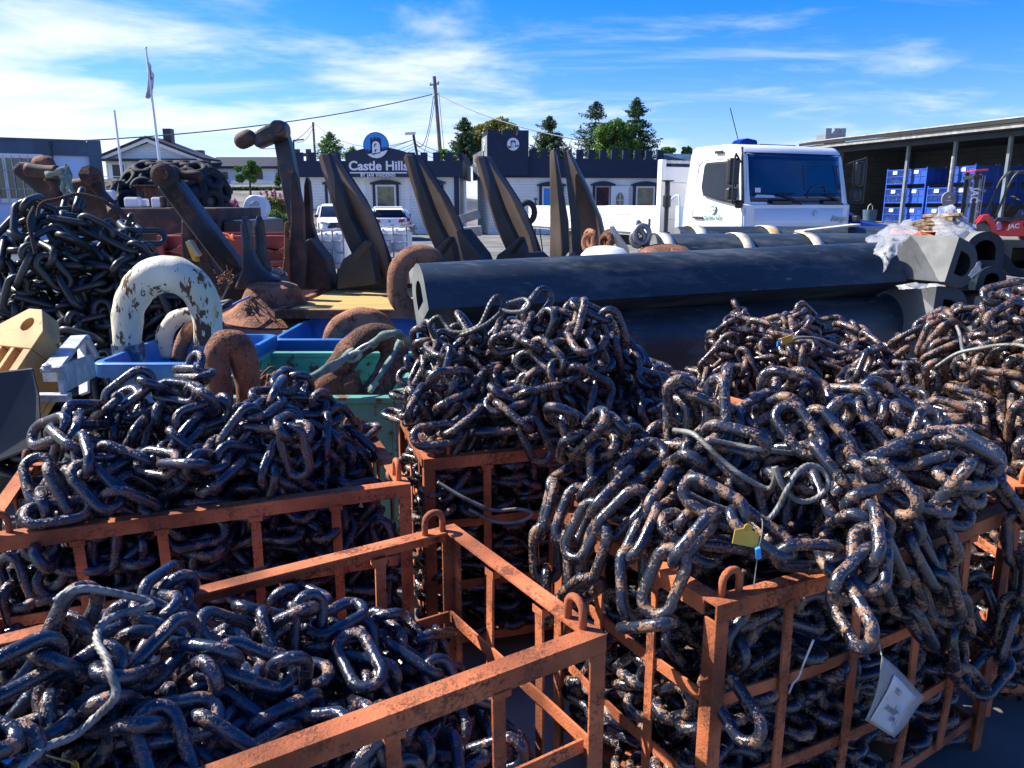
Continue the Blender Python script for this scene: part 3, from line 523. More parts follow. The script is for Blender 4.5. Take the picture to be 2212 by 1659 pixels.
0,92,84,15,14,-26,0,119,28,-5,47,0,1,104,59,-28,-40,-14,1,57,37,-9,-36,28,0,74,114,5,4,26,0,128,179,26,27,-41,1,36,104,4,25,33,0,43,84,-12,41,1,2,56,125,-2,16,-34,0,119,90,35,27,-23,0,120,35,-41,26,13,0,134,203,-9,7,-39,1,51,143,11,-17,-28,0,111,184,18,-4,4,1,51,8,-20,-8,25,0,58,170,-14,30,10,0,73,166,-31,-11,41,0,121,155,-9,41,1,1,36,71,23,24,3,0,93,139,-17,-13,21,0,130,104,-29,3,4,1,25,41,-36,9,20,0,36,143,-25,31,-20,0,62,147,35,22,-3,1,66,55,34,-23,27,0,84,45,-2,37,23,0,114,12,16,13,5,2,46,36,-42,10,-2,0,115,90,-6,-24,43,1,29,107,8,26,-1,0,56,69,-33,22,-7,0,67,149,30,-16,-20,0,86,10,39,12,17,0,101,19,-41,-34,5,0,105,181,28,39,9,0,117,189,-20,-39,-7,0,119,216,12,0,45,1,65,122,-16,-7,40,0,87,108,-48,16,0,0,106,154,18,-12,-33,
0,114,132,28,26,-35,0,123,179,0,11,-31,1,95,43,28,6,8,1,42,42,-24,-11,28,0,70,151,35,42,9,0,91,120,-37,-36,1,1,96,213,-38,23,-35,0,118,201,32,-18,-24,1,34,138,-19,37,-3,2,75,224,-23,9,46,0,96,204,41,-14,34,1,114,158,-32,-14,31,0,121,211,44,-27,17,1,52,72,0,-19,31,0,73,196,2,2,13,0,73,227,33,-11,11,2,23,28,7,26,-39,0,63,7,13,7,12,0,72,175,17,36,20,1,24,130,24,8,-9,0,81,91,-11,40,-9,0,95,185,-10,40,4,1,104,128,-1,-13,-39,1,32,80,-15,6,-19,0,49,111,27,-27,9,0,59,193,-33,41,-19,1,58,185,-18,-2,-10,0,60,205,-39,-25,-12,0,99,201,-30,13,-40,1,40,185,-15,32,-40,0,115,23,-19,-10,14,1,45,98,2,38,-3,0,80,201,8,3,32,1,29,118,19,23,-3,0,30,128,13,-29,-13,0,71,216,-19,-15,3,1,50,151,-10,3,-23,0,115,9,-21,-2,-13,1,20,14,-14,22,34,0,47,67,22,-17,3,
0,71,69,38,15,-38,1,37,95,-20,3,13,0,57,136,24,21,33,0,91,162,32,25,-25,2,40,70,17,29,-8,1,51,176,-25,4,29,0,101,14,-45,-6,-22,1,23,119,23,24,13,0,56,21,10,-7,-1,1,23,113,-45,24,-14,0,39,49,-41,-36,13,0,119,167,-24,-29,9,1,113,216,-14,6,-18,2,47,131,-9,-31,-13,1,38,59,-33,17,-9,0,67,223,4,-26,24,0,78,188,31,-28,-29,1,43,177,-32,-4,4,0,82,197,-48,-4,10,2,36,137,-26,26,-25,0,51,78,-23,-24,10,0,86,149,-28,13,-39,1,44,146,44,-4,-4,0,55,90,-45,26,-3,1,29,6,14,5,23,0,31,111,-11,8,0,0,40,191,-16,-41,-2,1,92,248,-26,-36,-7,1,70,175,-45,22,16,2,37,86,28,21,-35,1,28,106,-47,1,-3,0,59,24,28,30,-27,1,75,219,31,-31,-23,1,14,182,-36,-14,25,0,83,151,36,-27,33,1,105,222,2,-25,14,1,82,187,-17,23,-33,1,42,191,-4,-39,2,0,76,226,32,27,-11,1,19,173,-18,22,-13,
0,37,126,27,-10,-19,0,70,141,26,16,-29,2,57,146,27,14,-25,0,61,23,27,-4,-34,0,65,156,4,37,-23,1,44,39,7,-9,-23,0,44,205,40,0,-1,0,68,201,20,-42,-31,0,78,208,30,-34,-14,2,30,64,-6,-19,2,0,66,182,17,-14,-15,2,4,198,7,34,21,0,30,92,-2,35,8,0,47,118,-30,-19,-4,2,58,206,-29,18,15,1,14,87,33,20,0,0,45,153,-13,-13,17,0,48,55,30,-19,-7,1,80,222,-13,11,-21,0,105,221,-15,28,20,1,27,192,21,-23,25,0,29,137,26,-15,42,0,67,50,23,18,-12,3,19,94,25,-26,-13,0,60,7,18,-10,-35,2,49,47,44,7,15,1,14,170,42,-17,16,0,20,123,-27,19,-20,0,26,30,-33,-38,27,1,44,116,-7,-39,-18,1,14,158,7,-48,6,1,56,24,-16,-6,13,1,29,105,23,-35,7,0,36,140,-31,29,37,0,56,226,46,11,2,0,69,199,30,-36,4,2,17,190,-10,10,-30,0,31,42,-48,12,-10,0,78,225,-23,-40,-27,1,63,142,-18,5,-38,
0,89,239,-15,-35,1,1,8,188,31,-40,-19,0,22,150,-23,-7,2,0,25,205,28,-2,-11,0,46,118,23,17,-29,1,33,164,-4,-39,4,0,58,217,14,-38,-37,1,16,180,-35,-27,-3,0,19,139,1,-8,18,0,44,207,-25,-4,-2,1,15,113,-39,-29,-17,0,44,156,38,-3,-20,2,31,36,-6,17,-46,0,38,135,0,9,-36,1,19,105,-21,8,-20,0,37,60,-26,8,-12,0,68,43,25,-22,-4,2,46,11,-32,0,-13,1,3,188,18,-14,16,1,27,48,-19,-5,25,1,46,169,0,-37,5,2,12,84,-48,-6,11,1,40,90,-36,-7,-24,6,0,207,-48,18,2,1,13,142,22,10,-4,0,58,195,42,8,8,1,75,238,-35,21,27,1,16,117,9,8,-9,0,33,129,39,12,-11,0,94,246,-42,21,-7,1,21,190,-5,-12,-8,1,30,47,-28,18,20,0,32,147,-24,20,-7,0,46,204,9,11,-6,0,47,60,-34,26,14,1,26,152,-35,-35,10,1,62,177,-8,13,-12,1,15,196,35,-16,-28,3,39,16,27,-12,-3,2,13,13,38,16,1,
0,21,82,9,3,28,0,28,64,-32,27,37,1,-8,201,28,6,-40,0,82,232,7,33,-41,0,104,205,-12,-21,-38,1,47,79,26,13,-27,0,64,198,15,-13,-15,2,23,122,-33,-29,-7,1,-6,202,-21,-6,-43,0,4,194,-25,19,-32,0,60,218,-1,34,-31,1,74,205,46,-3,22,0,88,195,-42,21,17,1,36,54,-12,1,-45,0,40,36,13,16,37,1,-9,198,-32,-17,-2,0,5,214,-10,32,-12,0,26,137,-23,45,-7,1,33,95,13,-38,3,2,30,124,-19,6,-13,0,85,230,-27,-8,-18,0,100,201,4,34,-24,1,14,222,-4,-35,5,0,67,225,-34,-31,-29,3,-6,201,18,-25,23,1,41,114,25,-6,34,0,43,199,-38,6,-3,2,33,159,38,-5,-33,0,39,221,2,-30,31,0,56,204,-35,10,2,1,47,10,-1,0,-9,1,-10,212,26,-14,31,0,28,214,-13,39,-27,2,36,69,-31,14,-10,1,17,8,-23,1,-2,0,37,20,-21,0,7,0,50,28,27,-26,-12,1,-7,218,-42,-14,23,0,34,83,-33,19,-2,1,86,202,27,-42,-22,
1,44,143,22,9,4,1,79,224,-13,25,-25,2,56,233,-41,-19,20,1,2,220,-30,-30,2,1,11,167,29,36,-22,0,29,130,-26,31,20,3,59,203,-35,19,-10,1,36,233,26,12,-6,0,51,160,-20,12,19,1,34,224,7,-35,-20,1,22,143,30,15,33,1,43,58,30,26,19,1,17,91,-6,31,2,1,23,159,9,7,46,0,37,42,-16,-16,-22,0,48,21,30,-2,43,0,50,144,-18,19,-5,0,71,231,-13,0,40,2,59,237,-41,34,-2,1,16,185,31,-26,-35,0,17,94,44,-11,16,0,48,225,38,13,23,1,71,212,29,14,-9,5,7,176,-48,8,8,2,22,112,-11,-39,8,0,28,108,-41,-16,-17,1,36,127,-43,-8,-4,0,132,205,26,9,-27,2,16,218,32,18,-17,1,32,147,11,1,47,1,35,120,25,11,38,0,52,25,-14,-1,-19,4,36,162,36,21,30,1,38,42,33,17,-2,0,41,31,32,-31,-23,2,43,49,11,-27,-12,1,28,203,30,16,-16,1,37,9,-29,-10,21,2,16,96,-2,6,-8,1,20,159,-39,32,21,
3,35,32,34,-33,-17,0,40,100,11,-32,-16,1,21,136,21,46,-8,3,28,111,-9,41,20,1,57,7,12,12,47,1,33,67,-37,-17,-35,1,36,39,32,33,17,2,28,77,24,-40,-3,2,22,90,-6,-41,-27,11,67,198,-34,-10,-18]],
'M': [[-1,20,200,-32,-31,17,2,143,157,4,1,-32,1,117,117,24,-13,17,3,30,194,-2,34,-2,4,-6,182,32,-1,2,4,12,151,-21,-45,-18,2,28,178,33,24,-16,1,22,131,-24,-17,-43,1,101,197,12,-31,14,1,29,110,2,42,-11,1,145,195,34,-7,8,1,114,229,-20,27,37,2,114,211,-18,41,-33,1,98,235,-11,-41,31,1,15,137,15,-25,14,0,23,204,-36,35,4,1,28,85,-36,30,26,1,10,186,28,-34,1,0,24,216,-39,-3,9,1,13,202,-18,-11,12,0,59,218,-1,-40,10,1,77,229,5,2,-44,1,-1,190,-3,-19,6,0,29,209,-30,-18,40,2,24,152,-19,-3,-40,3,12,166,-26,-32,-15,2,21,109,26,6,-44,4,32,139,23,24,-17,0,33,147,-40,32,-19,3,12,100,-22,42,23,7,19,78,30,32,9,4,-5,181,-7,-1,-9,0,33,160,31,33,-22,0,40,211,-30,-18,31,2,18,78,-13,-1,-17,0,71,207,42,6,-34,1,26,100,15,23,-41,0,93,229,44,-9,20,0,101,243,-7,29,-33,1,30,135,-12,48,-3,
4,18,168,-38,2,-12,2,24,198,11,-22,35,1,0,203,23,-11,-1,0,18,167,12,47,7,0,44,101,25,7,-30,1,-11,193,-10,23,-23,1,101,226,18,8,37,1,7,203,4,19,-2,0,17,132,-18,-7,-18,0,23,83,-22,28,26,3,13,165,29,-17,13,0,44,209,33,20,33,4,28,93,19,36,39,2,13,72,-41,20,15,3,-21,176,37,23,-32,0,4,204,13,-34,27,1,11,138,-27,38,29,3,57,236,-48,3,-14,1,22,148,-41,23,-11,1,74,223,-21,4,7,0,74,249,39,-25,30,1,23,77,22,-9,3,2,13,210,-33,9,43,1,-2,208,-19,-5,-4,1,34,239,-11,13,-44,4,17,102,10,-37,32,0,20,159,-29,-28,-5,0,58,246,-18,-29,21,1,26,222,46,-7,-21,2,10,189,-33,35,20,2,13,232,-41,36,-8,0,32,91,3,5,-40,1,22,79,-15,-3,6,0,67,248,-2,8,-28,5,2,212,22,37,-24,4,11,220,15,-5,-41,0,53,246,16,-41,4,0,70,263,41,-11,26,1,27,117,-29,18,-8,9,14,137,-22,28,18,
0,14,153,-13,8,2,1,19,113,6,8,-13,2,39,231,-47,-5,-1,4,-3,215,-30,19,4,0,14,242,12,-7,48,0,20,79,-34,-24,-8,4,55,252,-30,17,-9,1,32,256,-12,-39,7,4,-9,200,35,-17,35,5,33,237,22,-15,-36,5,40,262,12,13,-12,10,37,221,-12,-24,38,7,33,247,-29,36,17,6,34,222,12,43,-6,10,-1,192,8,-7,-48,3,42,205,-25,9,16,1,50,227,20,17,-32,5,38,207,-3,46,-8,4,16,195,14,-43,1,4,20,205,24,10,0],[8,38,193,-22,15,34,0,67,176,-26,32,-33,1,124,179,0,4,-20,3,44,160,14,31,41,0,65,153,-30,-24,40,0,112,152,-20,46,15,2,54,113,-31,-31,20,0,88,154,-30,-33,-37,0,96,179,34,25,-22,1,66,103,-18,29,37,1,22,171,-6,-20,-35,2,46,114,19,-12,-45,2,150,199,24,27,14,1,133,198,-41,-35,-1,1,68,79,-14,-32,-13,0,75,72,-16,31,41,1,36,185,-22,-7,12,0,50,120,-47,7,-4,1,83,143,0,-30,-28,1,89,113,29,-8,-34,
1,71,196,-22,-38,27,0,110,230,-11,1,28,1,33,116,-36,26,-17,0,49,102,0,-10,-3,0,56,183,28,14,-19,1,66,200,-11,28,13,0,101,71,22,-3,30,1,47,75,32,43,11,1,30,122,32,19,5,1,45,84,14,-21,-12,1,45,83,-38,11,25,0,97,128,1,-8,21,1,46,209,3,20,-23,3,62,127,-32,29,-4,4,53,129,-30,-20,21,1,75,205,-16,47,-7,0,84,223,-7,-10,41,1,37,197,33,-28,14,4,23,190,-33,-2,-11,0,115,224,41,13,-20,2,120,229,20,-15,-39,2,97,202,21,-21,21,2,43,88,39,16,-5,2,57,156,-46,-24,2,2,40,112,5,-38,26,1,36,123,-27,19,29,1,44,104,21,47,7,0,122,226,-41,26,19,2,38,177,6,-36,14,5,55,123,43,1,-9,0,108,211,-23,23,-2,4,103,218,-35,-19,-2,2,43,80,-37,1,-16,1,41,199,-44,-25,-20,0,56,111,34,-36,-13,10,60,130,-13,-14,19,2,104,230,32,-25,12,1,42,185,-16,-32,17,0,64,212,-17,-15,17,1,27,162,-43,-23,-12,
2,59,95,6,-32,6,1,26,177,3,-40,9,1,71,238,-31,6,-40,2,40,213,7,-14,-4,0,58,114,1,1,-48,2,37,132,21,32,-22,0,49,79,40,-37,-20,1,36,169,6,-29,-30,1,42,91,47,-1,-9,0,84,209,35,-3,14,3,28,124,13,39,-35,0,62,106,-9,-34,-39,1,11,202,41,31,16,4,77,222,26,-11,28,2,20,206,18,-6,-7,0,46,227,5,-11,-48,0,97,238,-21,3,-10,5,56,228,32,31,15,1,19,185,-34,30,17,1,8,191,5,35,31,1,42,90,-32,2,19,1,39,126,24,43,-1,1,15,160,-13,10,5,3,36,208,-47,-14,-19,0,70,245,21,-37,-19,3,23,185,-43,22,-24,0,61,114,8,-26,-10,1,38,98,-21,-22,35,1,42,225,-4,37,-35,2,16,214,-15,-18,-23,0,57,240,-10,-41,21,1,15,176,32,14,-4,2,18,109,29,2,-8,2,25,120,-10,-21,3,0,29,113,30,-37,15,3,22,117,31,31,11,2,37,201,-2,-36,-2,1,12,151,38,9,-19,0,31,189,5,25,12,0,46,254,-11,-10,28,
4,15,157,4,43,2,0,49,215,15,23,-44,2,21,128,15,-22,-14,0,40,243,17,1,44,0,44,125,-48,-6,-10,1,20,199,-24,16,27,0,30,85,11,2,19,1,-13,185,4,22,-4,3,29,72,38,6,-23,1,-28,145,-27,-44,-13,1,44,243,-41,-22,24,2,-22,170,8,-44,18,0,72,216,-21,-10,-27,4,17,160,8,40,-15,5,14,147,38,-30,24,0,25,82,-14,-33,-24,0,30,187,24,15,6,1,36,182,16,-38,6,0,42,196,-12,36,-2,0,116,242,35,28,-32,3,14,167,-13,-46,-17,5,73,191,27,-20,43,1,66,242,-34,33,-12,1,44,183,-42,-29,8,1,27,77,20,23,-20,5,-14,181,28,30,-21,0,37,185,-2,5,11,1,66,187,38,-35,6,1,56,207,-42,1,33,1,22,186,20,41,20,1,67,205,-28,-32,-11,2,84,216,42,6,-26,4,34,183,30,-37,23,23,63,191,-19,-25,40,1,76,206,20,29,-26,8,32,183,47,-12,1,1,60,194,-42,10,30,0,79,206,3,8,-25,12,12,188,-38,-7,-6,16,66,179,-6,-29,14]],
'Q': [[7,88,201,19,38,-38,2,92,88,-8,-46,9,2,78,238,-16,-25,-13,0,116,198,4,10,30,1,97,186,36,30,-5,2,115,56,5,-19,45,1,104,49,-17,-38,32,3,57,111,-23,-31,-6,2,101,68,9,-4,29,0,115,209,29,38,32,1,91,13,20,29,27,1,123,51,18,25,12,1,81,109,-15,-42,1,0,115,94,33,1,8,0,135,65,-48,0,0,2,114,86,29,19,30,0,117,28,-42,10,35,0,122,192,-40,24,24,4,113,9,-6,-6,38,2,122,17,19,36,9,2,95,118,-7,-9,24,0,100,45,41,-2,31,2,101,158,-4,2,18,2,69,271,-16,-37,6,2,123,25,12,-5,-13,2,128,83,-34,-5,10,1,99,132,16,-16,4,1,116,218,-7,43,-1,1,124,96,6,44,13,1,126,182,21,5,13,1,103,228,2,-6,-37,1,116,201,-37,-31,-30,4,86,90,45,21,11,3,107,120,-46,-8,12,1,134,205,7,-4,-3,1,132,184,-15,34,-33,1,110,159,34,-3,19,0,125,27,-47,-6,4,0,148,204,23,21,18,4,151,208,-36,20,-39,
1,112,216,24,-16,-12,1,153,219,-44,-26,16,1,99,144,-44,-13,-13,1,100,99,12,-20,30,4,113,108,9,29,6,2,133,203,-41,16,22,1,96,279,36,-23,22,1,89,266,24,13,43,1,97,242,7,-12,-8,0,106,221,-43,-7,-26,0,116,192,-38,-19,-29,3,102,243,2,45,-3,2,101,134,9,23,3,1,111,243,22,9,25,3,101,264,-39,-18,-15,4,111,98,37,-6,-3,0,129,213,-41,-1,14,1,109,287,28,-34,-25,3,125,226,21,3,24,1,94,292,-9,-11,-12,4,103,256,-10,24,-4,4,98,124,49,-5,-10,1,104,240,-14,-42,6,3,104,262,1,19,5,7,137,212,4,0,12,4,73,292,18,26,-43,0,91,296,27,-1,-7,5,90,302,16,-27,-42,1,110,247,40,33,-14,14,128,229,-7,41,-9,1,143,212,45,6,3,1,88,244,17,34,29,2,130,217,29,41,-27,8,83,268,-11,-1,-33,8,138,208,-32,6,-31,14,126,218,5,-34,12,2,104,246,3,24,39,1,71,275,-43,32,0,0,97,249,32,39,27,8,125,218,-5,-40,-26,
1,103,254,4,39,14,1,102,239,35,2,2,4,139,220,14,15,42,4,106,252,3,45,6,6,83,265,16,10,-36,3,66,273,25,23,42,1,93,260,-34,26,35,1,147,213,-30,14,6,2,83,268,-16,-5,41,3,77,264,-30,-33,-35,4,152,206,-38,-35,1,3,152,222,31,-39,2,13,158,213,-11,-8,-25,6,138,224,14,40,28,1,81,261,11,-39,-35,0,125,225,17,-16,4,2,113,226,-1,31,39,3,101,247,5,27,33,1,121,216,19,46,-2,3,102,231,22,-33,24],[7,58,195,22,-6,44,0,81,224,-31,35,-7,1,93,200,34,-30,-35,1,35,178,4,11,35,6,75,188,18,25,-26,1,38,156,-37,-10,36,1,28,78,-30,35,36,0,29,103,1,47,-15,0,30,131,4,16,46,0,80,227,-27,-22,26,0,85,46,5,18,35,1,46,117,5,14,-47,2,29,54,-6,45,0,0,69,266,3,21,41,1,29,163,36,-31,-22,0,62,105,-17,11,-41,1,20,132,19,-22,-20,0,105,193,-16,-24,12,1,75,36,21,23,-43,0,80,10,32,3,3,
1,40,211,-14,-31,-41,1,42,184,-28,-12,28,0,103,165,-23,31,19,1,56,104,43,11,-11,1,87,227,-2,5,-37,1,56,241,-4,-38,-21,0,78,246,10,-7,-9,1,37,226,13,-43,20,0,88,155,2,32,-6,1,61,168,-30,-28,12,0,62,255,31,18,-35,0,92,143,-27,-16,-7,1,58,79,36,28,-31,4,44,248,-36,-35,-1,5,42,56,-27,-3,18,0,120,44,-46,3,-20,3,77,6,-7,7,-19,3,109,10,26,25,41,1,91,80,46,-22,-14,1,76,257,-35,-26,-21,0,79,247,-38,18,-25,0,109,60,16,-18,2,1,122,81,-12,-27,-43,3,50,123,0,-18,-40,0,81,285,15,-9,18,2,148,184,-14,-6,-14,1,99,228,-20,-29,-26,1,41,278,-13,-20,-5,2,167,204,6,-9,-38,1,70,275,8,-31,-27,1,79,96,5,23,-27,6,83,279,-20,39,33,2,41,284,45,-12,14,2,113,10,36,-8,-13,1,96,97,36,-41,-12,1,80,142,-35,-43,3,0,110,162,4,-6,-26,0,132,208,23,-14,-31,1,110,208,27,31,20,1,117,77,9,-19,-23,
2,102,105,-46,-13,2,7,108,71,8,38,10,2,106,7,-18,9,-29,6,88,234,-1,6,24,2,80,128,-31,-9,38,5,90,269,35,-7,14,5,58,286,-22,-3,32,0,101,217,-27,4,35,34,83,295,-42,7,-15,4,100,219,8,14,30,13,64,264,2,-33,30,3,54,276,-12,-40,14,5,102,214,-37,-20,17,2,121,209,33,26,-34,4,63,262,-31,-40,14,3,80,231,34,-14,-22,9,66,277,1,8,-18,0,136,183,12,28,-38,13,144,195,-7,-14,-10,40,127,192,36,36,15]],
'B': [[154,136,231,-27,43,-10,3,147,251,-38,-35,-4,3,125,211,34,21,-32,3,87,102,32,33,-23,4,111,175,36,-30,-3,4,164,262,-7,-12,33,2,141,262,10,36,-29,0,157,276,-21,-30,42,0,165,269,44,15,1,2,84,152,-18,21,-8,2,107,196,-27,-38,-16,0,118,201,5,6,-21,3,88,149,-30,-26,-21,4,111,173,39,-5,-14,2,111,219,10,-35,13,3,74,72,-12,16,5,0,115,187,-15,10,15,2,79,71,29,37,-9,3,93,145,6,27,18,0,136,244,36,7,37,1,81,143,25,8,3,0,119,226,31,41,2,1,198,278,-11,-42,31,2,48,124,-24,26,19,1,56,123,13,-5,9,1,121,232,41,-7,-22,1,114,177,-19,-7,22,1,79,64,43,14,21,2,150,245,41,13,-20,0,163,261,-4,6,8,3,173,257,-43,-12,25,1,143,224,-29,6,-25,1,65,130,-44,-31,0,0,74,87,0,-6,24,1,72,139,30,-23,-14,0,77,85,36,37,-13,0,115,216,33,33,-12,0,131,218,-14,-2,6,6,143,219,-31,-28,18,1,47,119,-1,-7,5,
0,68,100,26,32,-1,1,139,242,-3,18,45,4,118,197,-6,35,-2,6,72,85,-37,16,5,0,81,134,10,2,27,0,138,191,10,46,1,0,164,254,-45,13,11,1,130,200,-2,-9,13,0,229,254,-1,9,-30,1,67,147,-40,-3,7,3,95,165,6,-45,-8,2,119,170,-12,-10,24,1,77,169,3,14,-45,1,75,146,-4,42,-27,2,248,242,37,16,22,1,54,122,33,4,9,2,64,89,14,-20,-13,6,121,172,27,30,-32,0,135,154,-21,0,10,0,143,208,40,0,31,1,149,213,-22,3,15,0,166,242,16,20,3,3,72,162,-29,8,9,0,116,153,-25,44,17,0,147,211,-29,34,8,2,135,172,42,18,15,1,72,145,3,4,7,1,121,138,-39,-31,19,0,151,219,-22,-29,38,1,173,228,5,16,-42,2,71,96,-45,-15,20,3,63,127,-32,-16,11,2,148,191,21,34,11,1,176,227,-23,19,38,2,67,112,2,46,-9,6,133,143,11,-3,-1,2,68,136,39,11,-33,4,111,123,-35,-42,9,1,151,197,7,14,-28,1,171,203,-24,-18,34,
0,182,214,34,17,-12,2,150,174,-14,-11,-23,1,68,118,11,33,30,1,47,103,17,23,34,1,130,134,-2,-22,32,1,143,163,-19,-22,1,1,101,117,37,22,23,6,141,182,-25,37,16,0,175,166,-3,-36,33,0,228,178,27,-6,37,1,111,112,-33,-7,32,0,139,144,-47,-5,18,1,145,126,41,10,28,1,169,189,6,7,26,6,120,112,4,8,32,0,240,109,-18,16,45,11,154,145,10,-6,33,0,172,178,-35,30,16,4,219,171,10,-10,-16,1,177,147,23,-6,46],[97,37,125,-9,41,-9,16,131,218,-22,-32,-28,3,56,125,36,-13,-9,1,64,175,45,17,-19,6,64,191,-2,-21,-1,7,90,90,6,-49,7,6,86,171,-19,6,20,5,120,191,42,8,-20,2,47,120,-21,-46,13,10,67,148,23,42,19,2,83,104,15,25,6,1,91,163,20,15,-12,0,98,161,-9,-20,-10,0,167,205,19,26,-33,3,150,246,-22,12,-30,2,116,180,4,14,7,2,38,131,47,-10,-11,1,112,162,36,12,39,0,140,215,40,-9,5,0,158,148,12,-30,31,
7,38,123,34,10,12,3,88,89,-25,18,10,1,114,145,48,-2,3,1,146,236,-46,9,21,1,135,193,4,16,3,3,51,133,-23,-33,25,1,156,244,37,-24,36,1,40,132,10,0,36,2,196,267,-16,43,-19,1,102,145,34,6,-14,0,174,196,-32,-10,-7,1,25,128,-18,-34,39,2,182,265,38,10,19,1,165,185,44,-23,0,2,124,180,-35,38,-6,1,52,121,-20,-14,18,0,94,103,-36,36,7,2,79,85,30,-13,-19,2,176,261,-34,24,-35,1,86,90,21,30,8,1,206,249,33,4,25,5,101,152,7,-22,-7,6,97,135,-45,-9,8,1,108,163,-23,-7,-34,1,127,175,-22,-45,3,1,106,120,38,3,-18,2,97,85,-33,-16,5,3,185,253,10,11,17,1,162,214,-17,5,-40,2,80,68,-3,32,-16,0,239,250,0,-39,19,1,107,165,-39,-29,3,0,162,228,-40,19,-2,1,195,233,43,-10,32,2,201,245,12,-46,-16,0,208,228,-36,19,34,1,209,242,23,-19,-24,0,232,233,-2,-25,23,1,151,188,-9,-10,-29,3,104,170,-9,20,-12,
0,129,174,12,-36,36,5,155,222,7,8,0,3,98,145,-35,27,8,2,171,200,-12,-40,22,7,168,199,-23,10,19,1,118,133,12,2,-45,0,157,162,-32,-14,7,4,221,206,38,23,10,1,88,132,-7,22,-21,1,138,144,-34,-38,6,1,146,133,20,-19,18,1,74,91,-16,-42,28,0,164,170,30,18,-15,2,195,231,12,-21,-39,3,155,154,-36,2,13,5,167,193,39,27,21,1,62,101,39,0,-29,5,221,202,19,7,16,2,75,121,29,1,-11,1,167,153,2,10,-42,1,153,124,23,-7,-1,1,157,179,-30,-2,2,1,170,195,45,-2,-22,0,194,199,-29,-15,6,2,90,113,24,-12,-37,0,164,177,-3,48,-15,1,129,118,8,-12,24,3,87,79,10,-11,40,0,183,176,36,-23,-14,2,207,191,23,40,21,1,59,100,-14,-5,20,1,78,112,-11,21,42,0,120,91,5,-9,26,2,165,173,31,24,37,1,110,87,-29,37,-28,7,205,160,-26,-22,-26,2,165,130,16,-14,-28,2,185,158,-34,22,-38,0,209,70,-4,35,17,2,147,105,43,-6,-22,
0,184,114,37,38,16,0,214,160,-39,-40,-8,1,204,125,4,9,40,0,228,120,30,-37,-26,2,201,63,19,-9,43,1,181,123,32,-13,-37,1,220,158,-16,12,-18,1,124,99,-11,20,7,1,212,136,11,12,-26,1,164,116,2,30,-23,1,144,109,-33,-22,40,2,175,151,-30,26,-32,5,199,157,31,-24,-38,51,209,72,-29,-30,29,3,210,79,-13,-33,39]]}
# settled link poses: x (5 mm steps, relative to the previous link), y, z and three turn components, first the largest hundred, then the rest
def decode(k):
 P = []; Q = []
 for grp in BAKED[k]:
  x = 0
  for i in range(0, len(grp), 6):
   x += grp[i]; P.append((x / 200, grp[i + 1] / 200, grp[i + 2] / 200))
   q = [v / 70 for v in grp[i + 3:i + 6]]; Q.append([math.sqrt(max(0.0, 1 - sum(c * c for c in q)))] + q)
 Q = np.array(Q); return np.array(P), Q / np.linalg.norm(Q, axis=1)[:, None]
def qmats(Q):
 w, x, y, z = Q.T
 m = np.empty((len(Q), 3, 3))
 m[:, 0, 0] = 1 - 2 * (y * y + z * z); m[:, 0, 1] = 2 * (x * y - z * w); m[:, 0, 2] = 2 * (x * z + y * w)
 m[:, 1, 0] = 2 * (x * y + z * w); m[:, 1, 1] = 1 - 2 * (x * x + z * z); m[:, 1, 2] = 2 * (y * z - x * w)
 m[:, 2, 0] = 2 * (x * z - y * w); m[:, 2, 1] = 2 * (y * z + x * w); m[:, 2, 2] = 1 - 2 * (x * x + y * y)
 return m
def strand(pts, scale=1.0, roll0=.4, sd=3):
 """links hung one into the next along a world space path; returns matrices"""
 P = smooth_path(pts, 12); L = [0.]
 for a, b in zip(P, P[1:]): L.append(L[-1] + (b - a).length)
 pitch = (LL - 2 * LD) * .99 * scale; out = []; s = pitch / 2; k = 0; rnd = random.Random(sd)
 def pos(q):
  q = min(max(q, 0), L[-1])
  for i in range(len(P) - 1):
   if L[i + 1] >= q: return P[i].lerp(P[i + 1], (q - L[i]) / max(L[i + 1] - L[i], 1e-6))
  return P[-1]
 while s < L[-1]:
  t = (pos(s + .06 * scale) - pos(s - .06 * scale)).normalized(); up = Vector((0, -1, .2))
  y = up.cross(t).normalized(); z = t.cross(y)
  m = Matrix((t, y, z)).transposed().to_4x4()
  m = Matrix.Translation(pos(s)) @ m @ Matrix.Rotation(roll0 + (k % 2) * math.pi / 2 + rnd.gauss(0, .12), 4, 'X') @ Matrix.Scale(scale, 4)
  out.append(m); s += pitch; k += 1
 return out
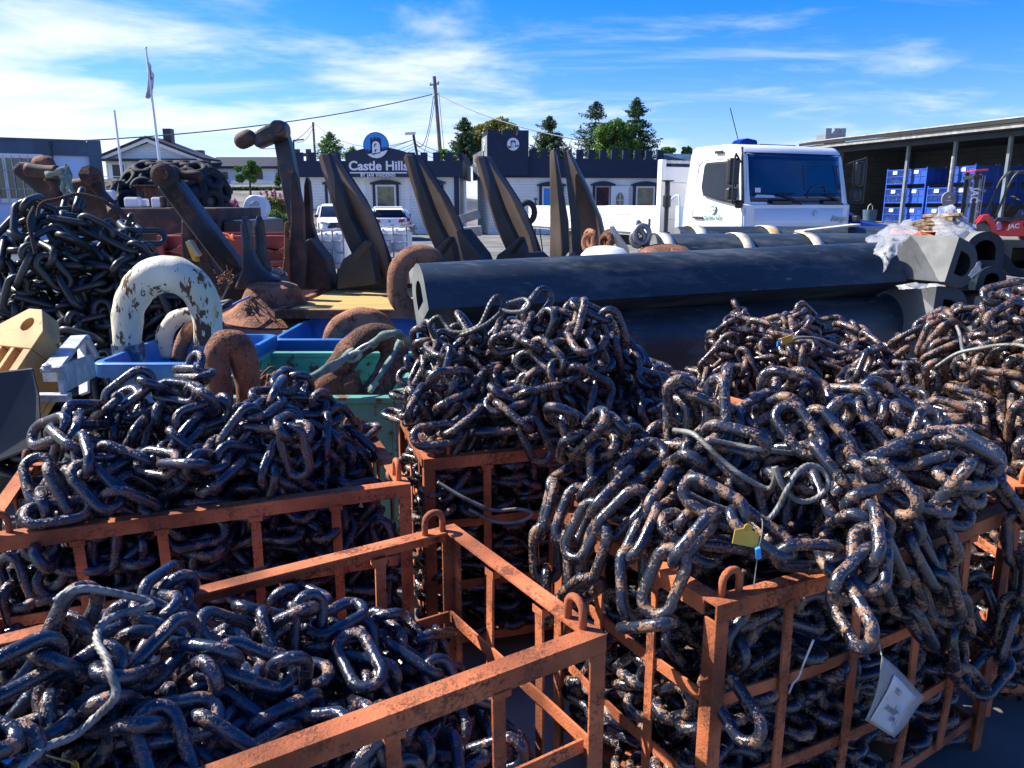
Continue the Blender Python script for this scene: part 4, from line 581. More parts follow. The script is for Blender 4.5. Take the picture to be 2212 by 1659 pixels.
def chain_pile(key, origin, udir, label, mt, scale=1., name='chain', strands=(), res=(26, 9), group=None, filt=None, cat='chain', offs=(0, 0, 0), nparts=100, mirror=False, fill=(.09, 1.18, .09, .62), zoff=0.0):
 ang = math.atan2(udir[1], udir[0])
 root = thing(name, label, cat, (origin[0], origin[1], offs[2]), ang, group)
 P, Q = decode(key)
 if filt is not None:
  keep = filt(P); P = P[keep]; Q = Q[keep]
 Rm = qmats(Q)
 if mirror: P = P * (-1, 1, 1) + (CL, 0, 0); Rm = Rm * np.array([[1, -1, -1], [-1, 1, 1], [-1, 1, 1]])
 P[:, 2] += zoff
 V, F = link_arrays(*res)
 me = fast_mesh('link', V * scale, F, mt)
 inv = root.matrix_basis.inverted()
 k = 0
 for m in strands:
  o = bpy.data.objects.new('link', me); C.objects.link(o); o.parent = root; o.matrix_basis = inv @ m; k += 1
 n1 = max(0, nparts - k)
 for i in range(min(n1, len(P))):
  o = bpy.data.objects.new('link', me); C.objects.link(o); o.parent = root
  mm = Matrix(Rm[i].tolist()).to_4x4(); mm.translation = Vector(P[i]) * scale
  o.matrix_basis = mm
 P2 = P[n1:]; R2 = Rm[n1:]
 if fill:                                   # links buried inside the heap, below the ones that show
  rs = np.random.RandomState(5); X = []
  for x in np.arange(fill[0], fill[1], .125):
   for y in np.arange(fill[2], fill[3], .105):
    d = np.hypot(P[:, 0] - x, P[:, 1] - y); near = P[d < .13]
    if len(near) == 0: continue
    for z in np.arange(.14, np.percentile(near[:, 2], 75) - .12, .085): X.append((x + rs.normal(0, .015), y + rs.normal(0, .015), z))
  if X:
   a = rs.uniform(0, 6.28, len(X)); tl = rs.uniform(-.5, .5, len(X))
   P2 = np.concatenate([P2, X]); R2 = np.concatenate([R2, qmats(np.stack([np.cos(a / 2) * np.cos(tl / 2), np.cos(a / 2) * np.sin(tl / 2), np.sin(a / 2) * np.sin(tl / 2), np.sin(a / 2) * np.cos(tl / 2)], 1))])
 if len(P2):
  if True:
   VV = np.einsum('nij,vj->nvi', R2, V * scale) + (P2 * scale)[:, None, :]
   FF = (F[None] + (np.arange(len(P2)) * len(V))[:, None, None]).reshape(-1, 4)
   o = bpy.data.objects.new('links', fast_mesh('links', VV.reshape(-1, 3), FF, mt)); C.objects.link(o); o.parent = root; o['kind'] = 'stuff'
 return root
# ------------------------------------------------------------------ wire cages that hold the chains
CL, CW, CH = 1.27, .71, .88
def eye(x, y, ang, z=CH):
 c, s = math.cos(ang), math.sin(ang); w = .028; h = .062
 pts = [(x - c * w, y - s * w, z - .035), (x - c * w, y - s * w, z + h * .55)]
 for i in range(1, 8):
  a = math.pi - math.pi * i / 8; pts.append((x + c * w * math.cos(a), y + s * w * math.cos(a), z + h * .55 + w * math.sin(a)))
 pts += [(x + c * w, y + s * w, z + h * .55), (x + c * w, y + s * w, z - .035)]
 b = MB(); b.tube(pts, .0095, 8); return b
def cage(origin, udir, label, bulge=0.0, seed=0, eyes=(1, 1, 1, 1), fine=True):
 rnd = random.Random(seed)
 r = thing('cage_crate', label, 'crate', (origin[0], origin[1], 0), math.atan2(udir[1], udir[0]), 'rusty cage crates full of chain')
 T = .042
 mt = M['cage']
 # corner posts: angle iron with two legs
 for (x, y, sx, sy) in ((0, 0, 1, 1), (CL, 0, -1, 1), (0, CW, 1, -1), (CL, CW, -1, -1)):
  b = MB()
  a = [(0, 0), (T, 0), (T, .007), (.007, .007), (.007, T), (0, T)]
  poly = [(x + sx * p, y + sy * q, 0.0) for p, q in a]
  b.prism(poly, (0, 0, CH - .046)); b.build('corner_post', mt, r, bevel=.002 if fine else 0)
 # top rails: angle iron, flat face up and outer face down
 Lr = [(0, 0, CL, 0, 0, 1), (CL, CW, 0, CW, 0, -1), (0, CW, 0, 0, 1, 0), (CL, 0, CL, CW, -1, 0)]
 for (x0, y0, x1, y1, nx, ny) in Lr:
  d = Vector((x1 - x0, y1 - y0, 0)); n = Vector((nx, ny, 0)); up = Vector((0, 0, 1)); b = MB()
  seg = 8 if bulge and (ny == 1) else 1
  prof = [(0, 0), (0, -.045), (.006, -.045), (.006, -.006), (.046, -.006), (.046, 0)]
  e0 = .0465 if nx else 0.
  L = d.length; du = d.normalized()
  V = []; m = len(prof)
  for i in range(seg + 1):
   t = i / seg; p = Vector((x0, y0, CH)) + du * (e0 + (L - 2 * e0) * t) - n * (bulge * math.sin(math.pi * t) * .6)
   for q, w in prof: V.append(p + n * q + up * w)
  F = [(i * m + j, i * m + (j + 1) % m, (i + 1) * m + (j + 1) % m, (i + 1) * m + j) for i in range(seg) for j in range(m)]
  F += [tuple(range(m)), tuple(seg * m + j for j in range(m - 1, -1, -1))]
  b.add(V, F); b.build('top_rail', mt, r)
 # side grids of flat bar
 for (x0, y0, x1, y1, nx, ny) in Lr:
  d = Vector((x1 - x0, y1 - y0, 0)); L = d.length; du = d.normalized(); n = Vector((nx, ny, 0)); b = MB()
  nv = 5 if ny else 3
  bl = bulge if ny == 1 else bulge * .35
  f = lambda t, z: Vector((x0, y0, 0)) + du * (L * t) + n * (.014 - bl * math.sin(math.pi * t) * (.6 + .4 * math.sin(math.pi * min(z / CH, 1)))) + Vector((0, 0, z))
  def bar(pts, w, across):
   V = []; 
   for p in pts:
    for q, s_ in ((-.5, 0), (.5, 0), (.5, 1), (-.5, 1)):
     V.append(p + across * (w * q) + n * (.007 * s_))
   k = len(pts)
   F = [(i * 4 + j, i * 4 + (j + 1) % 4, (i + 1) * 4 + (j + 1) % 4, (i + 1) * 4 + j) for i in range(k - 1) for j in range(4)]
   F += [(0, 1, 2, 3), ((k - 1) * 4 + 3, (k - 1) * 4 + 2, (k - 1) * 4 + 1, (k - 1) * 4)]
   b.add(V, F)
  for i in range(1, nv):
   t = i / nv + rnd.uniform(-.012, .012); j0 = rnd.uniform(-.004, .004)
   w0 = f(t, CH - .05) - n * .002; b.obox(w0, du * .021, n * .012, (0, 0, .010)); jb = rnd.uniform(-.006, .006)
   bar([f(t + j0 * math.sin(z * 4), z) + n * (jb * math.sin(z * 3.5)) for z in [.10 + (CH - .14) * q / 8 for q in range(9)]], .030, du)
  for z in (.60, .34, .10):
   n2 = n * .0095
   bar([f(t, z + rnd.uniform(-.003, .003)) + n2 for t in [.03 + .94 * q / 8 for q in range(9)]], .034, Vector((0, 0, 1)))
  b.build('side_grid', mt, r)
 b = MB(); b.box((.045, .045, .095), (CL - .045, CW - .045, .10)); b.build('floor_plate', mt, r)
 for k, (x, y, a) in enumerate(((.07, .03, 0), (CL - .03, .075, math.pi / 2), (.03, CW - .07, math.pi / 2), (CL - .08, CW - .028, 0))):
  if eyes[k]: eye(x, y, a).build('lifting_eye', M['cage'], r, smooth=True)
 return r
CR = {'L': ((-1.528, 1.994), (.934, .358)), 'F': ((-.865, .838), (.845, .535)), 'R': ((.483, 1.638), (.873, .488)),
      'M': ((-.327, 2.70), (.961, .275)), 'P': ((1.13, 3.46), (.873, .488)), 'Q': ((2.39, 2.42), (0, 1)), 'B': ((-4.42, 4.17), (1, 0))}
cage(*CR['F'], 'nearest rusty cage crate, its right end half empty, below the left chain heap', seed=1, eyes=(1, 1, 1, 1))
cage(*CR['L'], 'rusty cage crate at the left edge, just behind the nearest crate', seed=2)
cage(*CR['M'], 'rusty cage crate in the middle, standing back in shade between the left and right ones', seed=3)
cage(*CR['R'], 'rusty cage crate at right front with bent bulging bars and chain spilling over its rim', bulge=.045, seed=4)
cage(*CR['P'], 'rusty cage crate almost buried under chain in front of the long black fenders', seed=5, fine=False)
cage(*CR['Q'], 'rusty cage crate at the right edge under a tall brown chain heap', seed=6, fine=False)
# chain hanging over the rim of the right front crate
def front(u, z, out=.05):
 o, d = CR['R']; d = Vector((d[0], d[1], 0)).normalized(); n = Vector((d.y, -d.x, 0))
 return Vector((o[0], o[1], z)) + d * u + n * out
S = []
S += strand([front(.50, 1.22, -.28), front(.50, 1.10, -.12), front(.51, 1.0, .01), front(.55, .88, .065), front(.62, .76, .075), front(.70, .645, .08)], roll0=.2, sd=5)
S += strand([front(.74, 1.14, -.2), front(.74, 1.02, -.05), front(.75, .92, .05), front(.79, .80, .075), front(.84, .67, .08), front(.89, .54, .08), front(.95, .43, .08), front(1.04, .38, .08), front(1.13, .45, .08), front(1.17, .55, .075)], roll0=.9, sd=7)
S += strand([front(1.09, 1.06, -.12), front(1.12, .96, .02), front(1.16, .87, .06), front(1.17, .75, .075), front(1.175, .62, .08), front(1.16, .50, .085)], roll0=.1, sd=9)
S += strand([front(.58, 1.20, -.25), front(.60, 1.08, -.10), front(.62, .98, .02), front(.66, .88, .085), front(.71, .77, .11), front(.745, .69, .12)], roll0=.8, sd=11)
def leftside(v, z, out=.05):
 o, d = CR['R']; d = Vector((d[0], d[1], 0)).normalized(); n = Vector((-d.y, d.x, 0))
 return Vector((o[0], o[1], z)) + n * v - d * out
S += strand([leftside(.60, 1.08, -.25), leftside(.58, 1.02, -.10), leftside(.56, .93, .02), leftside(.54, .82, .06), leftside(.48, .71, .075), leftside(.42, .78, .075), leftside(.40, .90, .055), leftside(.36, 1.02, -.05)], roll0=.3, sd=21)
S += strand([leftside(.38, 1.12, -.28), leftside(.33, 1.03, -.12), leftside(.28, .94, .02), leftside(.24, .84, .06), leftside(.19, .76, .075), leftside(.14, .80, .07), leftside(.13, .92, .04), leftside(.13, 1.02, -.08)], roll0=1.0, sd=22)
S += strand([leftside(.70, .98, -.12), leftside(.69, .93, .02), leftside(.67, .86, .06), leftside(.65, .74, .07), leftside(.64, .62, .07)], roll0=.1, sd=23)
S += strand([leftside(.48, 1.10, -.20), leftside(.46, 1.03, -.06), leftside(.45, .96, .04), leftside(.46, .87, .085), leftside(.48, .79, .12)], roll0=.6, sd=24)
S += strand([front(.10, 1.08, -.22), front(.16, 1.03, -.08), front(.22, .97, .0), front(.32, .95, .03), front(.42, .98, .0), front(.48, 1.05, -.1)], roll0=.5, sd=25)
chain_pile('F', *CR['F'], 'glossy blue-black chain with orange rust patches in the nearest cage', M['chainF'], res=(34, 12), scale=.88, fill=(.1, 1.34, .1, .72), zoff=-.03)
chain_pile('L', *CR['L'], 'black chain heap at the left edge, below the blue tub and white shackle', M['chainL'], res=(28, 10))
chain_pile('M', *CR['M'], 'dark middle chain heap topped by a black wire rope loop', M['chainM'], res=(26, 9), zoff=.07)
chain_pile('R', *CR['R'], 'black and rust chain spilling over the right front cage, yellow tag on it', M['chainR'], strands=S, res=(30, 11))
chain_pile('L', *CR['P'], 'brownish chain heap with a small yellow-green tag, under the black fenders', M['chainP'], res=(22, 8), mirror=True, zoff=.02)
chain_pile('Q', *CR['Q'], 'tall brown speckled chain heap at the right edge with pale wire ropes over it', M['chainP'], res=(22, 8), zoff=-.05)
chain_pile('B', *CR['B'], 'tall cone of smooth matt black chain at the left, behind the ochre casting', M['chainB'], scale=1.4, res=(24, 9), fill=(.2, 1.7, .2, 1.7), zoff=-.10)
# ------------------------------------------------------------------ wire ropes and tags on the chain heaps
def rope(name, pts, r, mt, label, cat, lobes=6, k=8, parent=None, group=None):
 b = MB(); b.tube(smooth_path(pts, k * 3 if lobes else k), r, 18 if lobes else 8, lobes=lobes, twist=380)
 o = b.build(name, mt, parent, smooth=True)
 if label: tag(o, label, cat, group)
 return o
rope('wire_sling', [(-.826, 1.262, 1.10), (-.808, 1.273, 1.112), (-.785, 1.295, 1.108), (-.755, 1.33, 1.08), (-.72, 1.36, 1.05), (-.70, 1.355, 1.04), (-.72, 1.33, 1.045), (-.745, 1.295, 1.05), (-.75, 1.26, 1.05), (-.735, 1.22, 1.045), (-.70, 1.18, 1.04), (-.675, 1.145, 1.035), (-.66, 1.13, 1.015), (-.66, 1.12, 1.0), (-.69, 1.12, .97), (-.715, 1.09, .955), (-.735, 1.05, .965), (-.735, 1.01, .975), (-.745, .98, .975), (-.79, .98, .955)], .0065, M['wire'],
     'grey wire rope looping down over the nearest blue-black chain heap', 'wire rope')
def plate_tag(name, c, right, up, w, h, mt, label, cat, curl=.0):
 c = Vector(c); r = Vector(right).normalized(); u = Vector(up); u = (u - r * r.dot(u)).normalized(); n = r.cross(u)
 out = [(-.5, -.5), (.5, -.5), (.5, .12), (.30, .20), (.16, .26), (.14, .44), (.06, .5), (-.06, .5), (-.14, .44), (-.16, .26), (-.30, .20), (-.5, .12)]
 b = MB(); b.prism([c + r * (x * w) + u * (y * h) + n * (curl * (x * x + y * y)) for x, y in out], n * .002)
 o = b.build(name, mt); tag(o, label, cat); return o
plate_tag('ear_tag', (-.712, 1.075, .885), (1, -.35, .1), (-.15, .3, 1), .052, .062, M['yellow'], 'yellow plastic tag hanging on the nearest chain heap at the bottom left', 'tag', .01)
t = thing('seal_tag', 'blue plastic seal with a thin orange cord on the nearest chain heap', 'tag', (-.735, 1.0, 1.0))
b = MB(); b.obox((-.765, 1.0, .985), (.010, -.003, -.003), (.001, .006, 0), (0, .001, .004)); b.build('seal_body', M['bluetag'], t, bevel=.003, world=True)
b = MB(); b.tube(smooth_path([(-.755, 1.0, .985), (-.74, 1.03, .97), (-.725, 1.05, .945), (-.712, 1.065, .925), (-.712, 1.075, .91)], 6), .0016, 6); b.build('cord', M['orange_cast'], t, world=True)
rope('wire_sling', [(-.31, 3.06, 1.27), (-.33, 3.05, 1.33), (-.295, 3.05, 1.36), (-.265, 3.03, 1.335), (-.24, 3.0, 1.31), (-.19, 2.98, 1.31), (-.13, 2.97, 1.335), (-.105, 2.98, 1.375), (-.085, 3.0, 1.42), (-.06, 3.02, 1.445), (-.035, 3.02, 1.425), (-.045, 2.99, 1.39), (-.09, 2.96, 1.35), (-.15, 2.95, 1.32), (-.20, 2.96, 1.30)], .0085, M['wiredk'],
     'black wire rope with a knotted loop on top of the middle chain heap', 'wire rope')
rope('wire_sling', [(-.05, 3.0, 1.40), (-.01, 2.98, 1.39), (.04, 2.97, 1.395), (.065, 2.99, 1.42), (.045, 3.02, 1.435), (-.01, 3.02, 1.42)], .007, M['wire'],
     'small pale wire rope eye sticking out beside the knot on the middle chain heap', 'wire rope')
rope('wire_sling', [(-.275, 2.675, .80), (-.17, 2.65, .745), (-.07, 2.655, .70), (.03, 2.66, .70), (.075, 2.665, .68), (.03, 2.655, .655), (-.06, 2.65, .655), (-.16, 2.66, .70)], .0065, M['wire'],
     'grey wire rope sling hanging in shade behind the bars of the middle cage', 'wire rope')
rope('wire_sling', [(.475, 2.16, 1.155), (.50, 2.04, 1.18), (.53, 1.985, 1.16), (.57, 1.96, 1.125), (.605, 1.935, 1.10), (.655, 1.93, 1.07), (.685, 1.92, 1.065), (.685, 1.89, 1.105), (.68, 1.89, 1.135)], .0068, M['wire'],
     'thick pale wire rope slanting across the right front chain heap to a bent end', 'wire rope')
rope('wire_sling', [(.53, 1.99, 1.18), (.60, 1.99, 1.165), (.66, 1.965, 1.16), (.73, 2.02, 1.135), (.79, 2.05, 1.12)], .0065, M['wire'],
     'second pale wire rope running to the right over the right front chain heap', 'wire rope')
rope('wire_sling', [(.68, 1.88, 1.14), (.695, 1.875, 1.10), (.72, 1.87, 1.065), (.76, 1.89, 1.04), (.80, 1.90, 1.045), (.83, 1.90, 1.08), (.82, 1.92, 1.115), (.78, 1.92, 1.13), (.735, 1.88, 1.12), (.705, 1.86, 1.08), (.69, 1.86, 1.04), (.665, 1.85, 1.01), (.63, 1.84, 1.0)], .0065, M['wire'],
     'round coil of grey wire rope on the right front chain heap, holding the yellow tag', 'wire rope')
rope('wire_sling', [(.45, 1.91, 1.065), (.51, 1.90, 1.035), (.58, 1.91, 1.005), (.64, 1.91, .985), (.69, 1.90, .97)], .007, M['wire'],
     'thin wire rope low on the left flank of the right front chain heap', 'wire rope')
plate_tag('ear_tag', (.548, 1.672, 1.046), (1, .1, -.25), (.25, .2, 1.), .062, .052, M['yellow'], 'yellow-orange plastic tag above the lifting eye of the right front cage', 'tag', .01)
t = thing('seal_tag', 'blue seal with thin wires hanging below the yellow-orange tag on the right front chain', 'tag', (.60, 1.70, .98))
b = MB(); b.obox((.573, 1.652, 1.008), (.006, 0, .002), (0, .006, 0), (-.002, 0, .014)); b.build('seal_body', M['bluetag'], t, bevel=.002, world=True)
b = MB(); b.tube(smooth_path([(.63, 1.84, 1.0), (.61, 1.75, 1.05), (.585, 1.67, 1.05), (.573, 1.652, 1.008), (.567, 1.64, .975), (.56, 1.625, .93)], 6), .0013, 6); b.build('seal_wire', M['wire'], t, world=True)
rope('wire_sling', [(1.30, 3.60, 1.15), (1.36, 3.60, 1.18), (1.47, 3.62, 1.17), (1.57, 3.62, 1.13), (1.63, 3.62, 1.10), (1.66, 3.64, 1.05)], .007, M['wire'],
     'pale wire rope over the top of the brownish chain heap with the yellow-green tag', 'wire rope')
t = thing('seal_tag', 'small yellow-green tag with blue seal and upright cord on the brownish chain heap', 'tag', (1.27, 3.55, 1.20))
b = MB(); b.obox((1.30, 3.58, 1.175), (.024, 0, .008), (0, .002, 0), (-.004, 0, .016)); b.build('tag_plate', M['yellow'], t, world=True)
b = MB(); b.obox((1.262, 3.58, 1.155), (.008, 0, 0), (0, .006, 0), (0, 0, .012)); b.build('seal_body', M['bluetag'], t, world=True)
b = MB(); b.tube([(1.262, 3.58, 1.16), (1.235, 3.58, 1.21), (1.205, 3.58, 1.27)], .0022, 6); b.build('seal_wire', M['wiredk'], t, world=True)
rope('wire_sling', [(1.68, 2.98, 1.17), (1.74, 2.95, 1.23), (1.79, 2.88, 1.265), (1.80, 2.80, 1.29), (1.84, 2.75, 1.30), (1.88, 2.70, 1.29), (1.96, 2.66, 1.28)], .0065, M['wire'],
     'pale wire rope running off the right edge over the tall brown chain heap', 'wire rope')
rope('wire_sling', [(1.87, 3.2, 1.30), (1.86, 3.15, 1.27), (1.80, 3.02, 1.235), (1.79, 2.97, 1.20)], .0065, M['wire'],
     'short pale wire rope end bent down on the tall brown chain heap', 'wire rope')
rope('rope', [(-2.99, 4.95, 1.72), (-2.97, 4.98, 1.80), (-2.90, 5.05, 1.83), (-2.80, 5.10, 1.86), (-2.68, 5.12, 1.83), (-2.58, 5.14, 1.76), (-2.50, 5.16, 1.68)], .011, M['rope'],
     'dark rope draped over the top of the matt black chain cone', 'rope', lobes=3)
rope('rope', [(-2.99, 4.93, 1.78), (-2.98, 4.84, 1.70), (-2.95, 4.80, 1.60), (-2.93, 4.78, 1.50)], .011, M['rope'],
     'knotted dark rope hanging down the front of the matt black chain cone', 'rope', lobes=3)
b = MB(); b.tube(smooth_path([front(.262, .565, .012), front(.262, .60, .022), front(.27, .62, .03), front(.275, .67, .04), front(.288, .732, .05)], 5), .0028, 6)
tag(b.build('cable_tie', M['paper'], smooth=True), 'white cable tie sticking up from the middle bar of the right front cage', 'cable tie')
# document sleeve hanging on the cage
t = thing('document_sleeve', 'clear plastic sleeve with a smudged white sheet hanging on the right front cage bars', 'document sleeve', tuple(front(.55, .5, .1)))
rr = (front(1, .5, 0) - front(0, .5, 0)).normalized(); nn = Vector((rr.y, -rr.x, 0))
G = [(.462, .675), (.413, .508), (.566, .391), (.729, .443)]
def sl(u, v, off):
 q = [front(a, z, .125 + off + .02 * math.sin(7 * a)) for a, z in G]
 return (q[0] * (1 - u) + q[3] * u) * (1 - v) + (q[1] * (1 - u) + q[2] * u) * v + nn * (.010 * math.sin(u * 5 + v * 3))
def sheet(u0, u1, v0, v1, name, mt, off):
 n = 9; V = [sl(u0 + (u1 - u0) * i / 8, v0 + (v1 - v0) * j / 8, off) for i in range(n) for j in range(n)]
 b = MB(); b.add(V, [(i * n + j, (i + 1) * n + j, (i + 1) * n + j + 1, i * n + j + 1) for i in range(n - 1) for j in range(n - 1)])
 o = b.build(name, mt, t, smooth=True, world=True); md = o.modifiers.new('t', 'SOLIDIFY'); md.thickness = .0012
sheet(0, 1, 0, 1, 'sleeve', M['film'], 0.0)
sheet(.20, .86, .12, .96, 'paper_sheet', M['paper'], .004)
def mirrored(s, u, v):  # the print shows through from the back, so it reads mirrored
 ax = (sl(1, v, 0) - sl(0, v, 0)).normalized(); ay = (sl(u, 1, 0) - sl(u, 0, 0)).normalized()
 m = Matrix((-ax, -ay, nn)).transposed().to_4x4(); m.translation = sl(u, v, .009)
 text(s, .022, t.matrix_basis.inverted() @ m, M['steel'], 'print', t, ext=.0004)
mirrored('MOORING', .62, .62); mirrored('MO', .68, .74); mirrored('OSY', .42, .30)
b = MB(); b.tube([sl(0, 0, 0), front(.475, .70, .10), front(.47, .74, .09)], .002, 5); b.build('string', M['sling'], t, world=True)
# ------------------------------------------------------------------ fenders
def dsec(n, w, base, k=1.0):
 """D section: flat bottom at -base, straight flanks, round top, sampled by angle, corners kept"""
 ang = [-math.pi / 2 + 2 * math.pi * i / n for i in range(n)]
 cs = [math.atan2(-base, w), math.atan2(-base, -w)]
 ang = sorted(set([round(a, 5) for a in ang] + [round(c if c > -math.pi / 2 else c + 2 * math.pi, 5) for c in cs]))
 out = []
 for a in ang:
  ca, sa = math.cos(a), math.sin(a)
  r = 9
  if sa < 0: r = min(r, base / -sa if sa < -1e-6 else 9)
  if abs(ca) > 1e-6 and sa <= 0: r = min(r, w / abs(ca))
  if sa > 0: r = min(r, w)
  out.append((ca * r, sa * r))
 return out
def fender(name, p0, p1, w, base, roll, label, mt=None, bore=.45, group='long black rubber dock fenders', endmt=None, bore_shift=0, cut=(0, 0)):
 p0 = Vector(p0); p1 = Vector(p1)
 t = (p1 - p0).normalized(); side = t.cross(Vector((0, 0, 1))).normalized(); up = side.cross(t)
 c, s = math.cos(roll), math.sin(roll)
 A = side * c + up * s; B = up * c - side * s
 sec = dsec(56, w, base); n = len(sec)
 inn = [(x * bore, y * bore + bore_shift) for x, y in sec]
 r = thing(name, label, 'fender', tuple(p0), 0, group)
 rows = 9; V = []; F = []
 for i in range(rows + 1):
  p = p0.lerp(p1, i / rows); ch = .985 if i in (0, rows) else 1; k = cut[0] * (1 - i / rows) + cut[1] * i / rows
  for x, y in sec: V.append(p + A * x * ch + B * y * ch + t * (A * x + B * y).dot(side) * k)
 for i in range(rows):
  for j in range(n): F.append((i * n + j, i * n + (j + 1) % n, (i + 1) * n + (j + 1) % n, (i + 1) * n + j))
 b = MB(); b.add(V, F); b.build('outer_skin', mt or M['rubber'], r, smooth='auto', world=True)
 V = []; F = []
 for q, p in enumerate((p0, p1)):
  o = len(V)
  for x, y in sec: V.append(p + A * x * .985 + B * y * .985 + t * (A * x + B * y).dot(side) * cut[q])
  for x, y in inn: V.append(p + A * x + B * y + t * (A * x + B * y).dot(side) * cut[q])
  for j in range(n): F.append((o + j, o + (j + 1) % n, o + n + (j + 1) % n, o + n + j))
 o = len(V)
 for q, p in enumerate((p0, p1)):
  for x, y in inn: V.append(p + A * x + B * y + t * (A * x + B * y).dot(side) * cut[q])
 b = MB(); b.add(V[:2 * n], F[:n]); b.build('end_face', endmt or M['rubberend'], r, world=True)
 b = MB(); b.add(V[2 * n:4 * n], F[:n]); b.build('end_face', endmt or M['rubberend'], r, world=True)
 F2 = [(j, (j + 1) % n, n + (j + 1) % n, n + j) for j in range(n)]
 b = MB(); b.add(V[4 * n:], F2); b.build('bore', M['blackpl'], r, smooth='auto', world=True)
 return r
fender('dock_fender', at(905, 637, 5.05), at(1893, 583, 5.85), .208, .178, R(27), 'long black D-shaped fender on top in the middle, cut grey end facing left', endmt=M['rubberend'], cut=(.10, .2))
fender('dock_fender', at(985, 760, 5.15) + Vector((0, 0, 0)), at(1950, 700, 5.95), .25, .22, R(0), 'dark navy rubber fender lying underneath the long top one', bore=.45)
fender('dock_fender', (-.4, 5.30, .25), (3.2, 6.1, .25), .24, .20, 0, 'bottom fender on the ground under the two long ones, nearly hidden by chain')
def row_fender(px0, px1, pyt, Y, r, label):
 a = at(px0, pyt, Y); b_ = at(px1, pyt, Y + .05); a.z -= r * .98; b_.z = a.z
 return fender('dock_fender', a, b_, r, r * .85, 0, label), a, b_
f3, a3, b3 = row_fender(1412, 1905, 506, 7.0, .26, 'grey-black fender with white straps, in the row just behind the long top one')
f4, a4, b4 = row_fender(1462, 2010, 490, 7.9, .27, 'farthest black fender with stained white straps, in front of the white truck')
for (a, b_, r, w_) in ((a3, b3, .26, 'nearer'), (a4, b4, .27, 'farther')):
 for z in (1,):
  fender('dock_fender', a - Vector((0, 0, .5 * z)), b_ - Vector((0, 0, .5 * z)), r * .97, r * .8, 0, 'lower fender directly under the %s strapped fender behind' % w_)
# white straps round the row fenders
def strap(a, Y0, px, r, w, label, lean=.08):
 x = at(px, 500, Y0).x
 t = []
 for i in range(15):
  th = R(-20 + 220 * i / 14)
  t.append((x + lean * math.cos(th), a.y - math.cos(th) * (r + .006), a.z + math.sin(th) * (r + .006)))
 b = MB(); b.sweep(t, rect(w, .004), up=(1, 0, 0)); 
 # the section's wide side must lie along the fender
 b = MB(); V = []
 for i, p in enumerate(t):
  p = Vector(p); V += [p + Vector((-w / 2, 0, 0)), p + Vector((w / 2, 0, 0))]
 n = len(t); b.add(V, [(2 * i, 2 * i + 1, 2 * i + 3, 2 * i + 2) for i in range(n - 1)])
 o = b.build('strap', M['strap'], smooth=True); md = o.modifiers.new('s', 'SOLIDIFY'); md.thickness = .005; md.offset = 1
 tag(o, label, 'strap', 'pale straps round the fenders')
for px, nm in ((1425, 'left'), (1590, 'middle'), (1738, 'right')):
 strap(a3, 7.0, px, .26, .10, 'white strap round the nearer strapped fender, %s one of its three' % nm)
for px, nm in ((1497, 'left'), (1592 + 60, 'middle'),):
 strap(a4, 7.9, px, .27, .12, 'stained white strap round the farthest fender, %s one of its two' % nm)
b = MB(); b.obox(at(1790, 499, 7.5) + Vector((0, 0, .03)), Vector((.42, .38, .02)), Vector((-.03, .04, 0)), (0, 0, .008)); tag(b.build('batten', M['strap']), 'pale batten laid slanting across the two strapped fenders', 'batten')
# short fenders stacked at the right
fender('dock_fender', at(1928, 562, 6.0), at(2080, 572, 5.5), .165, .14, R(108), 'short pale grey fender lying in the sun on the right, its angular end facing right', mt=M['rubberlit'], endmt=M['rubberdk'], bore=.5, group='short fenders stacked at the right')
fender('dock_fender', at(1905, 532, 8.4), at(2128, 541, 6.2), .15, .14, R(0), 'fender behind the pale short one, arched end with a round-topped bore', mt=M['rubberlit'], endmt=M['rubberdk'], bore=.55, group='short fenders stacked at the right')
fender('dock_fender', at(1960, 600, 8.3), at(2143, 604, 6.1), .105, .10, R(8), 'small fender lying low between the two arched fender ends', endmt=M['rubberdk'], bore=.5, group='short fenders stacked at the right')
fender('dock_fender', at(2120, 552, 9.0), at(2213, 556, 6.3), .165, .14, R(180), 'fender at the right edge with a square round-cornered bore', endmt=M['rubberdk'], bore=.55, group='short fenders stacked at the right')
fender('dock_fender', at(1925, 668, 6.0), at(2050, 672, 5.5), .18, .15, R(98), 'grey fender under the pale short one, half behind the chain', mt=M['rubberlit'], endmt=M['rubberdk'], group='short fenders stacked at the right')
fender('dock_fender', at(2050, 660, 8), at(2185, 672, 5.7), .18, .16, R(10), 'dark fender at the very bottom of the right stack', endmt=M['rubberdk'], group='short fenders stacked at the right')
fender('dock_fender', at(2160, 640, 8), at(2240, 645, 5.8), .16, .15, R(10), 'dark fender in the bottom right corner of the stack, cut by the picture edge', endmt=M['rubberdk'], group='short fenders stacked at the right')
